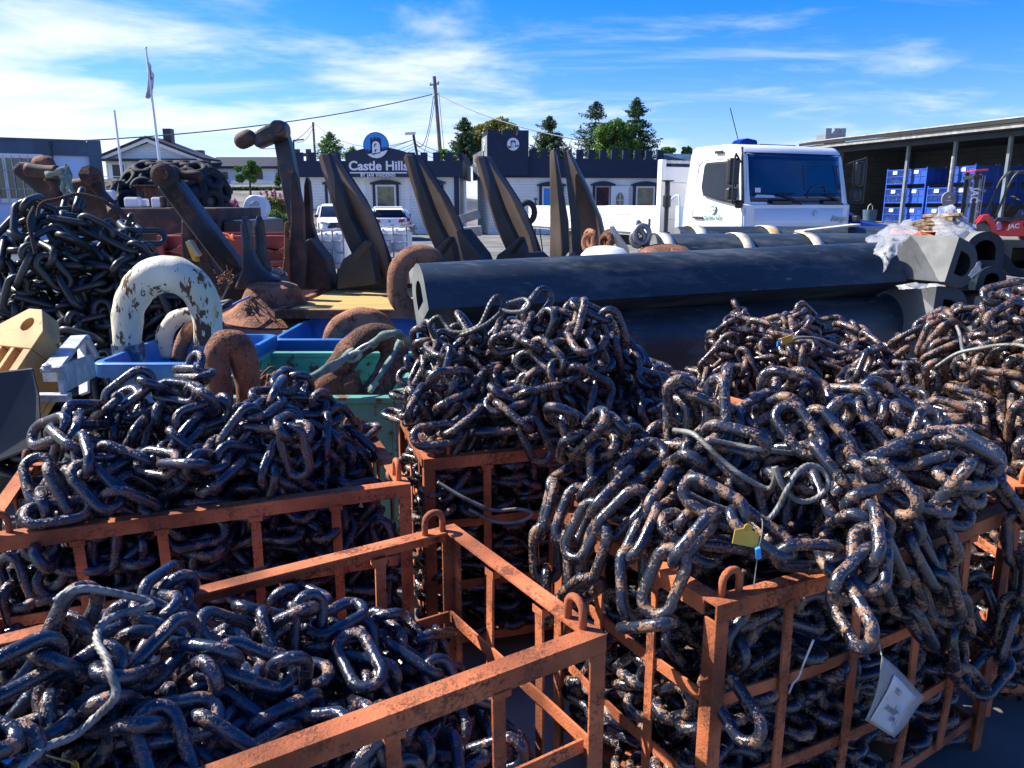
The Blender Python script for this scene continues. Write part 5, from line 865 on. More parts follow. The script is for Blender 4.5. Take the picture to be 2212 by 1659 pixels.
# crumpled plastic sheeting, wood bundles and orange sheet on the fenders
def crumple(name, grid, label, mt, cat, amp=.02, sd=1, th=.002, sub=7, freq=9):
 """grid: rows of world points; bilinear subdivided and crumpled"""
 rnd = random.Random(sd); R_ = len(grid); Cc = len(grid[0]); V = []; nr = (R_ - 1) * sub + 1; nc = (Cc - 1) * sub + 1
 for i in range(nr):
  for j in range(nc):
   a, u = divmod(i, sub); c, v = divmod(j, sub)
   if a == R_ - 1: a -= 1; u = sub
   if c == Cc - 1: c -= 1; v = sub
   u /= sub; v /= sub
   p = (Vector(grid[a][c]) * (1 - u) + Vector(grid[a + 1][c]) * u) * (1 - v) + (Vector(grid[a][c + 1]) * (1 - u) + Vector(grid[a + 1][c + 1]) * u) * v
   q = p * freq + Vector((sd * 7, 0, 0))
   d = Vector((mn.noise(q), mn.noise(q + Vector((31, 0, 0))), mn.noise(q + Vector((0, 57, 0))))) * amp * 2
   q2 = p * freq * 2.7; f2 = 1 - abs(mn.noise(q2)) * 2
   V.append(p + d + Vector((0, -f2 * amp * .8, f2 * amp * .6)))
 F = [(i * nc + j, (i + 1) * nc + j, (i + 1) * nc + j + 1, i * nc + j + 1) for i in range(nr - 1) for j in range(nc - 1)]
 b = MB(); b.add(V, F); o = b.build(name, mt, smooth=True)
 md = o.modifiers.new('s', 'SOLIDIFY'); md.thickness = th
 tag(o, label, cat); return o
crumple('plastic_sheeting', [[at(1868, 522, 6.3), at(1905, 497, 6.5), at(1965, 474, 6.8)], [at(1888, 538, 5.6), at(1925, 516, 5.75), at(1985, 503, 6.1)], [at(1896, 558, 5.45), at(1914, 536, 5.5), at(1952, 516, 5.6)], [at(1906, 586, 5.4), at(1914, 572, 5.4), at(1930, 556, 5.45)]],
  'crumpled clear plastic sheeting draped between the long fender and the pale short one', M['plastic'], 'plastic sheeting', amp=.02, sd=2)
crumple('plastic_sheeting', [[at(2036, 446, 6.9), at(2052, 447, 6.9), at(2058, 455, 7.0)], [at(2022, 462, 6.7), at(2068, 466, 6.7), at(2088, 470, 6.8)], [at(2010, 478, 6.6), at(2076, 482, 6.6), at(2108, 494, 6.7)], [at(2020, 512, 6.3), at(2078, 504, 6.35), at(2115, 508, 6.5)], [at(2022, 532, 6.1), at(2050, 528, 6.2), at(2066, 520, 6.3)]],
  'peaked clear plastic bag wrapped around the split firewood on the fenders', M['plastic'], 'plastic bag', amp=.02, sd=5)
crumple('plastic_sheeting', [[at(2088, 598, 5.3), at(2094, 606, 5.3)], [at(2108, 580, 5.35), at(2117, 584, 5.4)], [at(2118, 560, 5.45), at(2122, 566, 5.5)]], 'narrow plastic strip hanging off the end of the pale short fender', M['plastic'], 'plastic strip', amp=.012, sd=8)
crumple('plastic_sheeting', [[at(1935, 618, 5.55), at(1975, 612, 5.45), at(2040, 618, 5.35)], [at(1938, 630, 5.5), at(1978, 622, 5.4), at(2040, 624, 5.3)]], 'bunched white film pressed between the pale short fender and the one below it', M['plastic'], 'plastic film', amp=.012, sd=9)
crumple('orange_sheet', [[at(1924, 495, 6.7), at(1965, 498, 6.8), at(2020, 508, 6.9)], [at(1922, 522, 6.2), at(1965, 524, 6.3), at(2030, 526, 6.5)]], 'faded orange sheet lying on the fenders beside the plastic', M['orange_sheet'], 'sheet', amp=.012, sd=4)
def bundle(c, ax, label, n=24, L=.24, sd=0, rad=.11):
 rnd = random.Random(sd); ax = Vector(ax).normalized(); s = ax.cross(Vector((0, 0, 1))).normalized(); u = s.cross(ax)
 r = thing('firewood_bundle', label, 'firewood', tuple(c), 0, 'bundles of split firewood')
 for i in range(n):
  col = i % 5; row = i // 5
  p = Vector(c) + s * ((col - 2) * .047 + rnd.uniform(-.006, .006)) + u * ((row - 2.2) * .032)
  b = MB(); hl = L / 2 + rnd.uniform(-.03, .03); tw = rnd.uniform(-.2, .2)
  s2 = s * math.cos(tw) + u * math.sin(tw); u2 = u * math.cos(tw) - s * math.sin(tw)
  b.obox(p, ax * hl, s2 * .022, u2 * rnd.uniform(.010, .014)); b.build('split_log', M['woodlog'], r, world=True)
M['woodlog'] = mat('split_log_wood', (.42, .33, .21), .8, 0, .3, col2=(.18, .12, .07), scale=22, thr=(.45, .62), bump=.4, bscale=80, var=.3)
bundle(at(2035, 480, 6.75), (.75, -.65, .06), 'split firewood in the peaked plastic bag on the fenders', sd=1)
bundle(at(1996, 483, 7.1), (.8, -.5, .25), 'second firewood bundle leaning to the left of the plastic bag', sd=2, n=20, L=.3)
# ------------------------------------------------------------------ shackles, rings and tubs on the left
def bow(name, pts, r, mt, label, cat, n=20, closed=False, group=None):
 b = MB(); P = smooth_path(pts, 6, closed)
 rr = r if not isinstance(r, (list, tuple)) else [r[0] + (r[1] - r[0]) * math.sin(math.pi * i / (len(P) - 1)) for i in range(len(P))]
 b.tube(P, rr, n, closed=closed)
 return b
def ring_link(c, right, up, hw, hh, r, mt, label, cat='chain link', name='ring_link', group=None):
 """elongated closed link: hw, hh are centre line half width and half height"""
 c = Vector(c); R_ = Vector(right).normalized(); U = Vector(up).normalized(); pts = []
 s = max(hh - hw, 0)
 for i in range(40):
  a = 2 * math.pi * i / 40; x = math.cos(a) * hw; y = math.sin(a) * hw + (s if math.sin(a) > 0 else -s)
  pts.append(c + R_ * x + U * y)
 b = MB(); b.tube(pts, r, 22, closed=True); o = b.build(name, mt, smooth=True); tag(o, label, cat, group); return o
def tub(name, x0, x1, y0, y1, zt, h, label, rz=0.0, mt=None, group=None, flare=.07, lip=.035, wall=.02):
 cx, cy = (x0 + x1) / 2, (y0 + y1) / 2
 mt = mt or M['bluetub']
 r = thing(name, label, 'tub', (cx, cy, zt - h), rz, group)
 def ringp(hx, hy, z, rad=.07, n=5):
  P = []
  for (sx, sy, a0) in ((1, 1, 0), (-1, 1, 90), (-1, -1, 180), (1, -1, 270)):
   for i in range(n + 1):
    a = R(a0 + 90 * i / n); P.append(Vector((sx * (hx - rad) + rad * math.cos(a), sy * (hy - rad) + rad * math.sin(a), z)))
  return P
 hx, hy = (x1 - x0) / 2, (y1 - y0) / 2
 prof = [(-flare, 0), (-.012, h * .80), (0, h * .82), (0, h - .01), (lip * .0, h), (lip, h + .0), (lip + .006, h - .01), (lip, h - .055), (lip - .01, h - .055)]
 # outside wall up to the rim
 outer = [(-flare - lip, 0), (-lip - .012, h - .085), (-.004, h - .085), (0, h - .078), (0, h - .006), (-.006, h), (-lip, h)]
 inner = [(-lip, h), (-lip - wall * .3, h - .02), (-flare - lip - wall, .03)]
 def shell(prof, name, base):
  V = []; F = []
  for (d, z) in prof: V += ringp(hx + d, hy + d, z)
  n = 24
  for i in range(len(prof) - 1):
   for j in range(n): F.append((i * n + j, i * n + (j + 1) % n, (i + 1) * n + (j + 1) % n, (i + 1) * n + j))
  F.append(tuple(range(n)) if base == 0 else tuple((len(prof) - 1) * n + j for j in range(n)))
  b = MB(); b.add(V, F); b.build(name, mt, r, smooth='auto')
 shell(outer, 'outer_wall', 0); shell(inner, 'inner_wall', 1)
 return r
pA = at(340, 785, 4.2); zt = pA.z
xl = at(193, 785, 4.2).x; xr = at(490, 785, 4.2).x
tub('tub', xl, xr, 4.2, 5.2, zt, .5, 'blue plastic tub holding the big white painted shackle')
tub('tub', at(583, 735, 5.3).x, at(905, 720, 5.4).x, 5.3, 6.35, at(700, 733, 5.3).z, .42, 'blue plastic tub with a brown shackle bow, beside the yellow planks')
tub('tub', at(882, 700, 6.0).x, at(882, 700, 6.0).x + .7, 6.2, 6.9, .80, .42, 'corner of a third light blue tub behind the long fender end')
# big white shackle standing in the tub: thick bow
def world_bow(pxs, Y, r, mt, name, label, cat='shackle', parts=None, n=22, group=None):
 pts = [at(x, y, Y + dy) for (x, y, dy) in pxs]
 r_ = thing(name, label, cat, tuple(Vector((pts[0].x, pts[0].y, min(p.z for p in pts)))), 0, group)
 b = MB(); P = smooth_path(pts, 6)
 if isinstance(r, (list, tuple)):
  m = len(P); rr = [np.interp(i / (m - 1), np.linspace(0, 1, len(r)), r) for i in range(m)]
 else: rr = r
 b.tube(P, rr, n); b.v = [tuple(Vector(v) + Vector((mn.noise(Vector(v) * 14), mn.noise(Vector(v) * 14 + Vector((9, 0, 0))), mn.noise(Vector(v) * 14 + Vector((0, 9, 0))))) * .007) for v in b.v]
 b.build('bow', mt, r_, smooth=True, world=True)
 return r_
ws = world_bow([(276, 770, 0), (275, 700, 0), (282, 655, .02), (302, 620, .03), (332, 597, .05), (362, 592, .07), (394, 600, .09), (425, 625, .11), (443, 660, .13), (449, 705, .15), (448, 770, .16)], 4.65, [.080, .090, .103, .112, .112, .103, .090, .080], M['white_sh'], 'shackle', 'big upright shackle bow with flaking white paint in the blue tub', n=30)
M['bluebare'] = mat('bare_blue_leg', (.03, .07, .13), .5, col2=(.30, .30, .28), scale=9, thr=(.5, .6))
for px, dy in ((276, 0), (448, .16)):
 b = MB(); c0 = at(px, 742, 4.65 + dy); b.lathe([(.088, -.30), (.093, .0)], c0, (0, 0, 1), 24); b.build('leg_end', M['bluebare'], ws, smooth='auto', world=True)
t = world_bow([(352, 770, 0), (355, 725, 0), (375, 693, .02), (402, 682, .05), (430, 690, .1)], 5.0, .055, M['white_sh'], 'shackle', 'smaller red and white shackle lying inside the blue tub under the white bow')
world_bow([(385, 775, 0), (395, 740, 0), (410, 712, .03), (430, 700, .08)], 4.8, .045, M['rustor'], 'shackle', 'rust red shackle leg inside the blue tub, under the white bow')
world_bow([(486, 1000, 0), (476, 850, 0), (468, 790, 0), (476, 752, .02), (500, 740, .04), (522, 760, .06), (532, 800, .08), (537, 850, .10), (545, 1000, .12)], 3.55, [.054, .060, .066, .066, .060, .054], M['rustor'], 'shackle', 'rusty shackle bow standing upright between the blue tub and the left chain heap', n=26)
world_bow([(712, 760, 0), (722, 720, 0), (745, 697, .03), (785, 686, .06), (825, 700, .1), (846, 740, .14)], 5.6, [.07, .076, .076, .07], M['rustor'], 'shackle', 'brown shackle bow lying in the blue tub beside the yellow planks')
bigs = world_bow([(700, 850, -.3), (735, 790, -.2), (772, 745, -.08), (812, 728, 0), (842, 738, .02), (852, 765, .0), (838, 805, -.1), (800, 860, -.28)], 4.1, [.065, .072, .076, .076, .076, .072, .066], M['rust'], 'shackle', 'large brown shackle leaning out of the green bin with a sling tied to it', n=26)
b = MB(); c = at(700, 842, 3.82); b.lathe([(.0, -.085), (.06, -.08), (.085, -.04), (.088, .06), (.07, .085), (0, .09)], c, (.9, .3, .3), 24)
tag(b.build('shackle_pin', M['rustor'], smooth='auto'), 'rounded brown shackle pin end in the green bin, below the sling', 'shackle pin', 'loose shackle pins')
b = MB(); c = at(748, 842, 3.86); b.lathe([(.0, -.085), (.06, -.08), (.085, -.04), (.088, .06), (.07, .085), (0, .09)], c, (.9, .3, .3), 24)
tag(b.build('shackle_pin', M['rust'], smooth='auto'), 'second brown pin end in the green bin, nearer the sling shackle', 'shackle pin', 'loose shackle pins')
# green bin
gx0, gx1 = -1.55, -.60
gb = thing('scrap_bin', 'green painted steel bin with rust holes, full of brown shackles and small chain', 'bin', ((gx0 + gx1) / 2, 4.3, 0))
def slab(p, q, th, par, name, mt, world=True):
 b = MB(); p = Vector(p); q = Vector(q); b.box((min(p.x, q.x), min(p.y, q.y), min(p.z, q.z)), (max(p.x, q.x), max(p.y, q.y), max(p.z, q.z))); return b.build(name, mt, par, world=world, bevel=.004)
gy0, gy1, gzt = 3.70, 4.85, .84
slab((gx0, gy0, .1), (gx1, gy0 + .02, gzt), 0, gb, 'front_panel', M['green'])
slab((gx0, gy1, .1), (gx1, gy1 + .02, gzt), 0, gb, 'back_panel', M['green'])
slab((gx0 - .02, gy0, .1), (gx0, gy1 + .02, gzt), 0, gb, 'side_panel', M['green'])
slab((gx1, gy0, .1), (gx1 + .02, gy1 + .02, gzt), 0, gb, 'side_panel', M['green'])
slab((gx0, gy0, .08), (gx1, gy1 + .02, .10), 0, gb, 'floor_panel', M['green'])
b = MB(); b.box((gx0 - .05, gy0 - .03, gzt), (gx1 + .05, gy0 + .03, gzt + .03)); b.box((gx0 - .05, gy1 - .01, gzt), (gx1 + .05, gy1 + .05, gzt + .03))
b.box((gx0 - .05, gy0 + .03, gzt), (gx0 + .0, gy1 - .01, gzt + .03)); b.box((gx1, gy0 + .03, gzt), (gx1 + .05, gy1 - .01, gzt + .03))
b.build('rim', M['green'], gb, world=True, bevel=.005)
# small rusty chain heap in the bin (scaled copy of a settled heap, only its crown)
chain_pile('M', (-1.62, 4.05), (1, 0), 'small rusty red chain heap lying in the green bin', M['chainS'], scale=.46, res=(16, 7), filt=lambda P: (P[:, 2] > .80), offs=(0, 0, .80 - .46 * 1.15), nparts=60, fill=None)
# sling with ring
sg = thing('lifting_sling', 'grey-green webbing sling with a steel ring tied round the leaning brown shackle', 'sling', tuple(at(740, 800, 3.7)))
def ribbon(pts, w, mt, par, name, k=6, sd=0, lay=2):
 P = smooth_path(pts, k); V = []; b = MB(); rnd = random.Random(sd)
 for l in range(lay):
  V = []
  for i, p in enumerate(P):
   t = (P[min(i + 1, len(P) - 1)] - P[max(i - 1, 0)]).normalized(); view = (p - Vector((0, 0, EYE))).normalized()
   s = t.cross(view).normalized(); ww = w * (1 + .25 * math.sin(i * .9 + l))
   o = s * (l * .35 - .2) * w - view * (.006 * l)
   V += [p + s * ww / 2 + o, p - s * ww / 2 + o - view * .01 * math.sin(i * .7)]
  b.add(V, [(2 * i, 2 * i + 1, 2 * i + 3, 2 * i + 2) for i in range(len(P) - 1)])
 o = b.build(name, mt, par, smooth=True, world=True); md = o.modifiers.new('s', 'SOLIDIFY'); md.thickness = .007; return o
ribbon([at(596, 862, 3.6), at(640, 835, 3.62), at(690, 806, 3.66), at(735, 780, 3.75), (at(765, 757, 3.9))], .032, M['sling'], sg, 'webbing', sd=1)
ribbon([at(800, 748, 3.95), at(822, 728, 3.93), at(850, 720, 3.93), at(872, 728, 3.97), at(884, 745, 4.05)], .030, M['sling'], sg, 'webbing', sd=2)
ribbon([at(866, 735, 4.0), at(850, 770, 3.9), at(820, 815, 3.8), at(800, 850, 3.75)], .025, M['sling'], sg, 'webbing', sd=3, lay=1)
b = MB(); b.tube([at(782 + 18 * math.cos(a) - 6 * math.sin(a), 754 + 8 * math.sin(a) - 9 * math.cos(a), 3.86) for a in [2 * math.pi * i / 24 for i in range(24)]], .009, 10, closed=True); b.build('steel_ring', M['steel'], sg, smooth=True, world=True)
b = MB(); b.tube([at(765 + 14 * math.cos(a), 770 + 9 * math.sin(a) - 5 * math.cos(a), 3.82) for a in [2 * math.pi * i / 20 for i in range(20)]], .011, 8, closed=True); b.build('webbing_knot', M['sling'], sg, smooth=True, world=True)
# big rusty ring behind the fender end
ring_link(at(905, 610, 5.75), (1, .35, 0), (.05, .1, 1), .165, .205, .075, M['rustor'], 'big rust-brown steel link standing behind the left end of the long fender')
# bell-shaped cast cap, planks platform
b = MB(); bc = at(592, 662, 6.6)
prof = [(.46, -.09), (.465, -.07), (.42, -.045), (.34, .0), (.27, .07), (.235, .15), (.20, .205), (.14, .225), (0, .232)]
b.lathe(prof, bc - Vector((0, 0, .02)), (0.05, -.05, 1), 40)
o = b.build('cast_cap', M['rustor'], smooth='auto'); tag(o, 'rusty hat-shaped steel casting lying on the planks frame, left of the yellow planks', 'casting')
rope('cord', [at(486, 668, 6.15), at(510, 655, 6.2), at(540, 640, 6.3)], .009, mat('blue_cord', (.15, .25, .55), .6), 'light blue cord lying over the rusty hat-shaped casting', 'cord', lobes=0)
pf = thing('plank_platform', 'platform of bright yellow planks in a rusty steel frame behind the blue tub', 'platform', tuple(at(740, 655, 7) * 1), 0)
P0, P1, P2, P3 = at(640, 676, 6.45), at(905, 690, 6.1), at(905, 628, 7.9), at(602, 640, 7.7)
for p in (P0, P1, P2, P3): p.z = .93
P3 = Vector((P0.x + .02, 7.9, .93)); P2 = Vector((P1.x + .15, 7.9, .93)); P0.y = 6.2; P1.y = 6.2; P1.x += .1
k = 15
for i in range(k):
 a = P0.lerp(P3, i / k); bq = P1.lerp(P2, i / k); a2 = P0.lerp(P3, (i + .93) / k); b2 = P1.lerp(P2, (i + .93) / k)
 b = MB(); b.prism([a, bq, b2, a2], (0, 0, .03)); b.build('plank', M['wood2'] if 'wood2' in M else M['wood'], pf, world=True, bevel=.004)
b = MB()
b.box((P0.x - .09, 6.14, .90), (P1.x + .1, 6.19, .972)); b.box((P0.x - .09, 7.92, .80), (P1.x + .1, 7.97, 1.0)); b.box((P0.x - .09, 6.19, .90), (P0.x - .03, 7.92, .975))
b.build('steel_frame', M['rustor'], pf, world=True, bevel=.004)
b = MB()
for x in (P0.x, P1.x): 
 for y in (6.6, 7.8): b.box((x - .03, y, .05), (x + .03, y + .06, .80))
b.build('leg', M['rustor'], pf, world=True)
# ochre casting with hole and ribs
oc = thing('ochre_casting', 'ochre painted steel casting with a round hole and four deep slots, at the left edge', 'casting', (-2.2, 3.4, .5))
# build in a local frame: face plane x right, y up along the slope, z out
rt = Vector((.92, -.38, 0)).normalized(); upd = Vector((.35, .50, .62)).normalized()
upd = (upd - rt * rt.dot(upd)).normalized(); nz = rt.cross(upd)
FM = Matrix((rt, upd, nz)).transposed().to_4x4(); FM.translation = at(80, 716, 3.65) - rt * .06 - upd * .11
def ringface(outer_fn, c, rad, z, n=48):
 V = []; 
 for i in range(n):
  a = 2 * math.pi * i / n; d = (math.cos(a), math.sin(a)); V.append(FM @ Vector((c[0] + d[0] * rad, c[1] + d[1] * rad, z)))
 for i in range(n):
  a = 2 * math.pi * i / n; q = outer_fn(a); V.append(FM @ Vector((q[0], q[1], z)))
 return V
hc = (.06, .11); hr = .036
def outl(a):
 # outline seen from hole centre
 ca, sa = math.cos(a), math.sin(a); lo, hi = 0, .6
 def inside(x, y):
  if y < -.02 or x < -.20 or x > .19: return False
  if x < 0: return y < .20 - (-x) * .8
  return y < .20 - max(0, x - .09) * 1.2
 for _ in range(24):
  m_ = (lo + hi) / 2
  if inside(hc[0] + ca * m_, hc[1] + sa * m_): lo = m_
  else: hi = m_
 return hc[0] + ca * lo, hc[1] + sa * lo
n = 96
V = ringface(outl, hc, hr, .06, n) + ringface(outl, hc, hr, -.05, n); F = []
for i in range(n):
 j = (i + 1) % n
 F += [(i, j, n + j, n + i), (2 * n + i, 3 * n + i, 3 * n + j, 2 * n + j), (i, 2 * n + i, 2 * n + j, j), (n + i, n + j, 3 * n + j, 3 * n + i)]
b = MB(); b.add(V, F); b.build('eye_plate', M['orange_cast'], oc, world=True, bevel=.004)
for k in range(5):
 x = -.20 + k * .085
 b = MB(); w = .026 if k < 4 else .05
 poly = [(x, -.40), (x + w, -.40), (x + w, -.022), (x, -.022)]
 b.prism([FM @ Vector((p, q, -.16)) for p, q in poly], (FM.to_3x3() @ Vector((0, 0, .22)))); b.build('rib', M['orange_cast'], oc, world=True, bevel=.004)
b = MB(); b.prism([FM @ Vector((p, q, -.19)) for p, q in ((-.20, -.42), (.19, -.42), (.19, -.02), (-.20, -.02))], FM.to_3x3() @ Vector((0, 0, .028))); b.build('back_plate', M['orange_cast'], oc, world=True)
# galvanised angle frame
gf = thing('galvanised_frame', 'galvanised steel angle frame leaning between the ochre casting and the blue tub', 'frame', tuple(at(140, 800, 3.5)))
def beam(a, b_, w, h, name, mt, par, up=(0, 0, 1), ch=0, bevel=0):
 q = MB(); q.sweep([a, b_], rect(w, h, ch), up=up); return q.build(name, mt, par, world=True, bevel=bevel)
beam(at(108, 800, 3.25), at(170, 728, 4.1), .075, .02, 'top_flange', M['galv'], gf)
beam(at(205, 775, 4.05), at(182, 728, 4.1), .05, .02, 'upright', M['galv'], gf, up=(0, 1, 0))
beam(at(183, 850, 3.9), at(178, 735, 4.1), .05, .02, 'upright', M['galv'], gf, up=(0, 1, 0))
beam(at(95, 812, 3.35), at(135, 812, 3.35), .02, .05, 'end_plate', M['galv'], gf, up=(0, 0, 1))
beam(at(60, 858, 3.2), at(150, 858, 3.22), .05, .03, 'cross_rail', M['galv'], gf)
beam(at(130, 820, 3.28), at(200, 790, 4.0), .02, .12, 'web_plate', M['galv'], gf)
b = MB(); b.lathe([(.018, 0), (.018, .02), (.0, .03)], at(102, 798, 3.22), (0, 0, 1), 12); b.build('bolt', M['galv'], gf, world=True, smooth='auto')
# dark rubber block at the left edge
b = MB(); p = [at(-40, 806, 3.0), at(72, 794, 3.05), at(86, 850, 3.0), at(92, 960, 2.9), at(-40, 1010, 2.9)]
b.prism(p, Vector((-.06, .07, -.03))); tag(b.build('rubber_block', M['rubberdk'], bevel=.006), 'thick black rubber plate at the left edge below the ochre casting', 'rubber plate')
# ------------------------------------------------------------------ anchors
def fluke_anchor(Y, ox, label, oy=0, sc=1.0, third=True, Yd=.35):
 """twin-fluke anchor standing on its crown: two tapering plates with inner ribs; ox shifts in photo pixels"""
 r = thing('fluke_anchor', label, 'anchor', tuple(at(770 + ox, 610, Y)), 0, 'tall black fluke anchors standing in a row')
 q = lambda x, y, d=0, k=0: at(690 + ox + (x - 690) * sc, 330 + oy + (y - 330) * sc, Y + d + k * (x - 690 - (y - 330) * .42) / 228)
 def plate(pts, d0, th, name, mt, slant=0, k=0):
  b = MB(); P = [q(x, y, d0 + slant * (y - 330) / 300., k) for x, y in pts]; b.prism(P, Vector((.05, th, 0))); b.build(name, mt, r, world=True, bevel=.006)
 # near-left blade: thin pale edge and dark side
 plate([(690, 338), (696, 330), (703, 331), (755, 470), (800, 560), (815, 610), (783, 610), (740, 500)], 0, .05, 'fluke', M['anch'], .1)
 plate([(687, 340), (692, 331), (696, 335), (739, 490), (796, 610), (788, 610), (733, 492)], -.06, .05, 'fluke_edge', M['anchlit'], .1, -1.3)
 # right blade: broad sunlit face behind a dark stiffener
 plate([(708, 335), (713, 332), (735, 368), (790, 452), (816, 520), (836, 600), (822, 612), (802, 545), (798, 520), (792, 524), (808, 575), (772, 480)], Yd - .12, .04, 'fluke', M['anchlit'], .1, -1.3)
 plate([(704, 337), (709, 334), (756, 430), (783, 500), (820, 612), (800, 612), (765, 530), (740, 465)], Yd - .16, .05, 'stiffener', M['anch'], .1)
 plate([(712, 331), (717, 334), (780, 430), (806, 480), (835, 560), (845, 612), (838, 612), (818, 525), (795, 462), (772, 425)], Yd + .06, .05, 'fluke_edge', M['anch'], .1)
 # crown gusset and base
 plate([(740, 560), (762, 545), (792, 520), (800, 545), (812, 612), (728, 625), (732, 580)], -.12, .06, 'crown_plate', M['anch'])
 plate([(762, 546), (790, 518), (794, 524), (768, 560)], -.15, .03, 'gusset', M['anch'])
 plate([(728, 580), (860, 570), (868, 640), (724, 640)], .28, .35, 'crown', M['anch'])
 return r
fluke_anchor(7.4, 0, 'leftmost tall black twin-fluke anchor, standing in front of the sign building', oy=0)
fluke_anchor(7.4, 184, 'second tall black twin-fluke anchor from the left, right of the white hatchback', oy=2, sc=.95)
fluke_anchor(7.3, 338, 'third tall fluke anchor from the left, with orange scrapes on its sunlit brown face', oy=6, sc=.93)
# the rightmost anchor stands steeper
def right_anchor():
 Y = 7.3; r = thing('fluke_anchor', 'rightmost tall fluke anchor with sunlit brown faces, in front of the open white door', 'anchor', tuple(at(1240, 600, Y)), 0, 'tall black fluke anchors standing in a row')
 def plate(pts, d, th, name, mt, k=0):
  b = MB(); b.prism([at(x, y, Y + d + k * (x - 1270 - (y - 450) * .35) / 170) for x, y in pts], Vector((.03, th, 0))); b.build(name, mt, r, world=True, bevel=.006)
 plate([(1187, 335), (1190, 325), (1196, 325), (1199, 340), (1208, 420), (1215, 505), (1214, 600), (1187, 600), (1188, 470)], .25, .05, 'fluke', M['anchlit'], -1)
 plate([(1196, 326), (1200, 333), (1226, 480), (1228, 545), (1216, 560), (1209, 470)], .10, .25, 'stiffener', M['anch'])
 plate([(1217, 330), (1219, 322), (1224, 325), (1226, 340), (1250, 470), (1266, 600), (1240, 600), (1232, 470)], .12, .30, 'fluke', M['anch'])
 plate([(1222, 324), (1226, 326), (1265, 410), (1290, 470), (1318, 600), (1300, 600), (1285, 520), (1274, 495), (1268, 500), (1282, 600), (1262, 600), (1238, 440)], .45, .04, 'fluke', M['anchlit'], -1)
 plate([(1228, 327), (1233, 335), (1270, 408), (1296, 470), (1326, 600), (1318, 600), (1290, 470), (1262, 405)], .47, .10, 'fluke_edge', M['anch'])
 plate([(1205, 575), (1235, 545), (1242, 555), (1218, 600), (1206, 600)], -.1, .06, 'gusset', M['anchlit'])
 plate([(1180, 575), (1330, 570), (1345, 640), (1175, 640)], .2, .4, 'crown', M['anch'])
right_anchor()
# long slanting black and brown plates linking the crowns
for i, (pp, lab) in enumerate((([(985, 500), (992, 495), (1035, 548), (1050, 585), (1030, 600), (1000, 560)], 'black crown plate lying between the second and third tall anchors'),
    ([(1140, 545), (1152, 545), (1200, 590), (1200, 612), (1170, 612)], 'black crown plate lying between the third and the rightmost tall anchors'))):
 b = MB(); b.prism([at(x, y, 7.0) for x, y in pp], (.1, .12, 0)); tag(b.build('anchor_plate', M['anch'], bevel=.005), lab, 'steel plate')
# stock anchor with hooked shackle head
ha = thing('stockless_anchor', 'brown anchor with two pointed flukes and a tall dark shank ending in a big shackle', 'anchor', tuple(at(650, 620, 7.6)))
def wprism(par, pts, Y, d, th, name, mt, bevel=.01, dx=0):
 b = MB(); b.prism([at(x, y, Y + d) for x, y in pts], Vector((dx, th, 0))); return b.build(name, mt, par, world=True, bevel=bevel)
wprism(ha, [(590, 300), (600, 275), (618, 285), (628, 320), (640, 385), (650, 470), (652, 600), (634, 560), (622, 480), (606, 390)], 7.6, .15, .14, 'shank', M['anchbl'])
def capsule(par, p, q, r, name, mt):
 p = Vector(p); q = Vector(q); b = MB(); L = (q - p).length
 prof = [(0, -r)] + [(r * math.sin(a), -r * math.cos(a)) for a in (.4, .8, 1.2, 1.57)] + [(r * math.sin(a), L - r * math.cos(a)) for a in (1.57, 1.95, 2.35, 2.75)] + [(0, L + r)]
 b.lathe(prof, p, q - p, 24); return b.build(name, mt, par, smooth=True, world=True)
capsule(ha, at(524, 304, 7.6), at(536, 298, 7.6), .078, 'pin_end', M['rustdk'])
wprism(ha, [(548, 283), (596, 257), (610, 260), (616, 272), (618, 292), (602, 300), (552, 320), (543, 305)], 7.6, -.02, .20, 'shackle', M['anchbl'], .03)
b = MB(); b.lathe([(.055, 0), (.055, .02), (0, .022)], at(598, 273, 7.58), (0, -1, 0), 20); b.build('pin_head', M['anchbl'], ha, world=True, smooth='auto')
wprism(ha, [(626, 385), (631, 367), (637, 378), (652, 450), (655, 520), (662, 560), (660, 625), (616, 625), (622, 560), (628, 480)], 7.6, -.15, .12, 'fluke', M['rustdk'])
wprism(ha, [(656, 400), (660, 382), (666, 392), (670, 430), (672, 480), (684, 520), (690, 570), (660, 560), (655, 470)], 7.6, .3, .12, 'fluke', M['rustdk'])
wprism(ha, [(616, 585), (630, 540), (668, 515), (690, 545), (703, 560), (716, 625), (612, 628)], 7.6, 0, .35, 'crown', M['rustdk'])
wprism(ha, [(614, 480), (622, 478), (626, 620), (604, 622), (612, 560)], 7.6, -.2, .05, 'bracket', M['rustor'])
# leaning shank with round shackle
sa = thing('stockless_anchor', 'blue-black anchor shank leaning left with a round brown shackle head on top', 'anchor', tuple(at(500, 600, 7.0)))
beam(at(362, 392, 6.6), at(512, 592, 6.9), .17, .12, 'shank', M['anchbl'], sa, up=(0, 1, 0), ch=.02)
beam(at(380, 388, 6.75), at(527, 585, 7.0), .03, .22, 'shank_flange', M['anchbl'], sa, up=(0, 1, 0))
b = MB(); b.lathe([(0, -.075), (.07, -.07), (.10, -.05), (.10, .05), (.07, .07), (0, .075)], at(356, 380, 6.55), (.1, -1, .1), 28); b.build('shackle_eye', M['rustdk'], sa, world=True, smooth='auto')
b = MB(); b.tube(smooth_path([at(350, 372, 6.65), at(372, 366, 6.7), at(395, 378, 6.7), at(425, 379, 6.7), at(432, 384, 6.72)], 5), .04, 16); b.build('shackle', M['rustdk'], sa, world=True, smooth=True)
b = MB(); b.lathe([(.045, 0), (.045, .05), (.0, .06)], at(353, 376, 6.48), (.1, -1, .1), 20); b.build('pin_head', M['rust'], sa, world=True, smooth='auto')
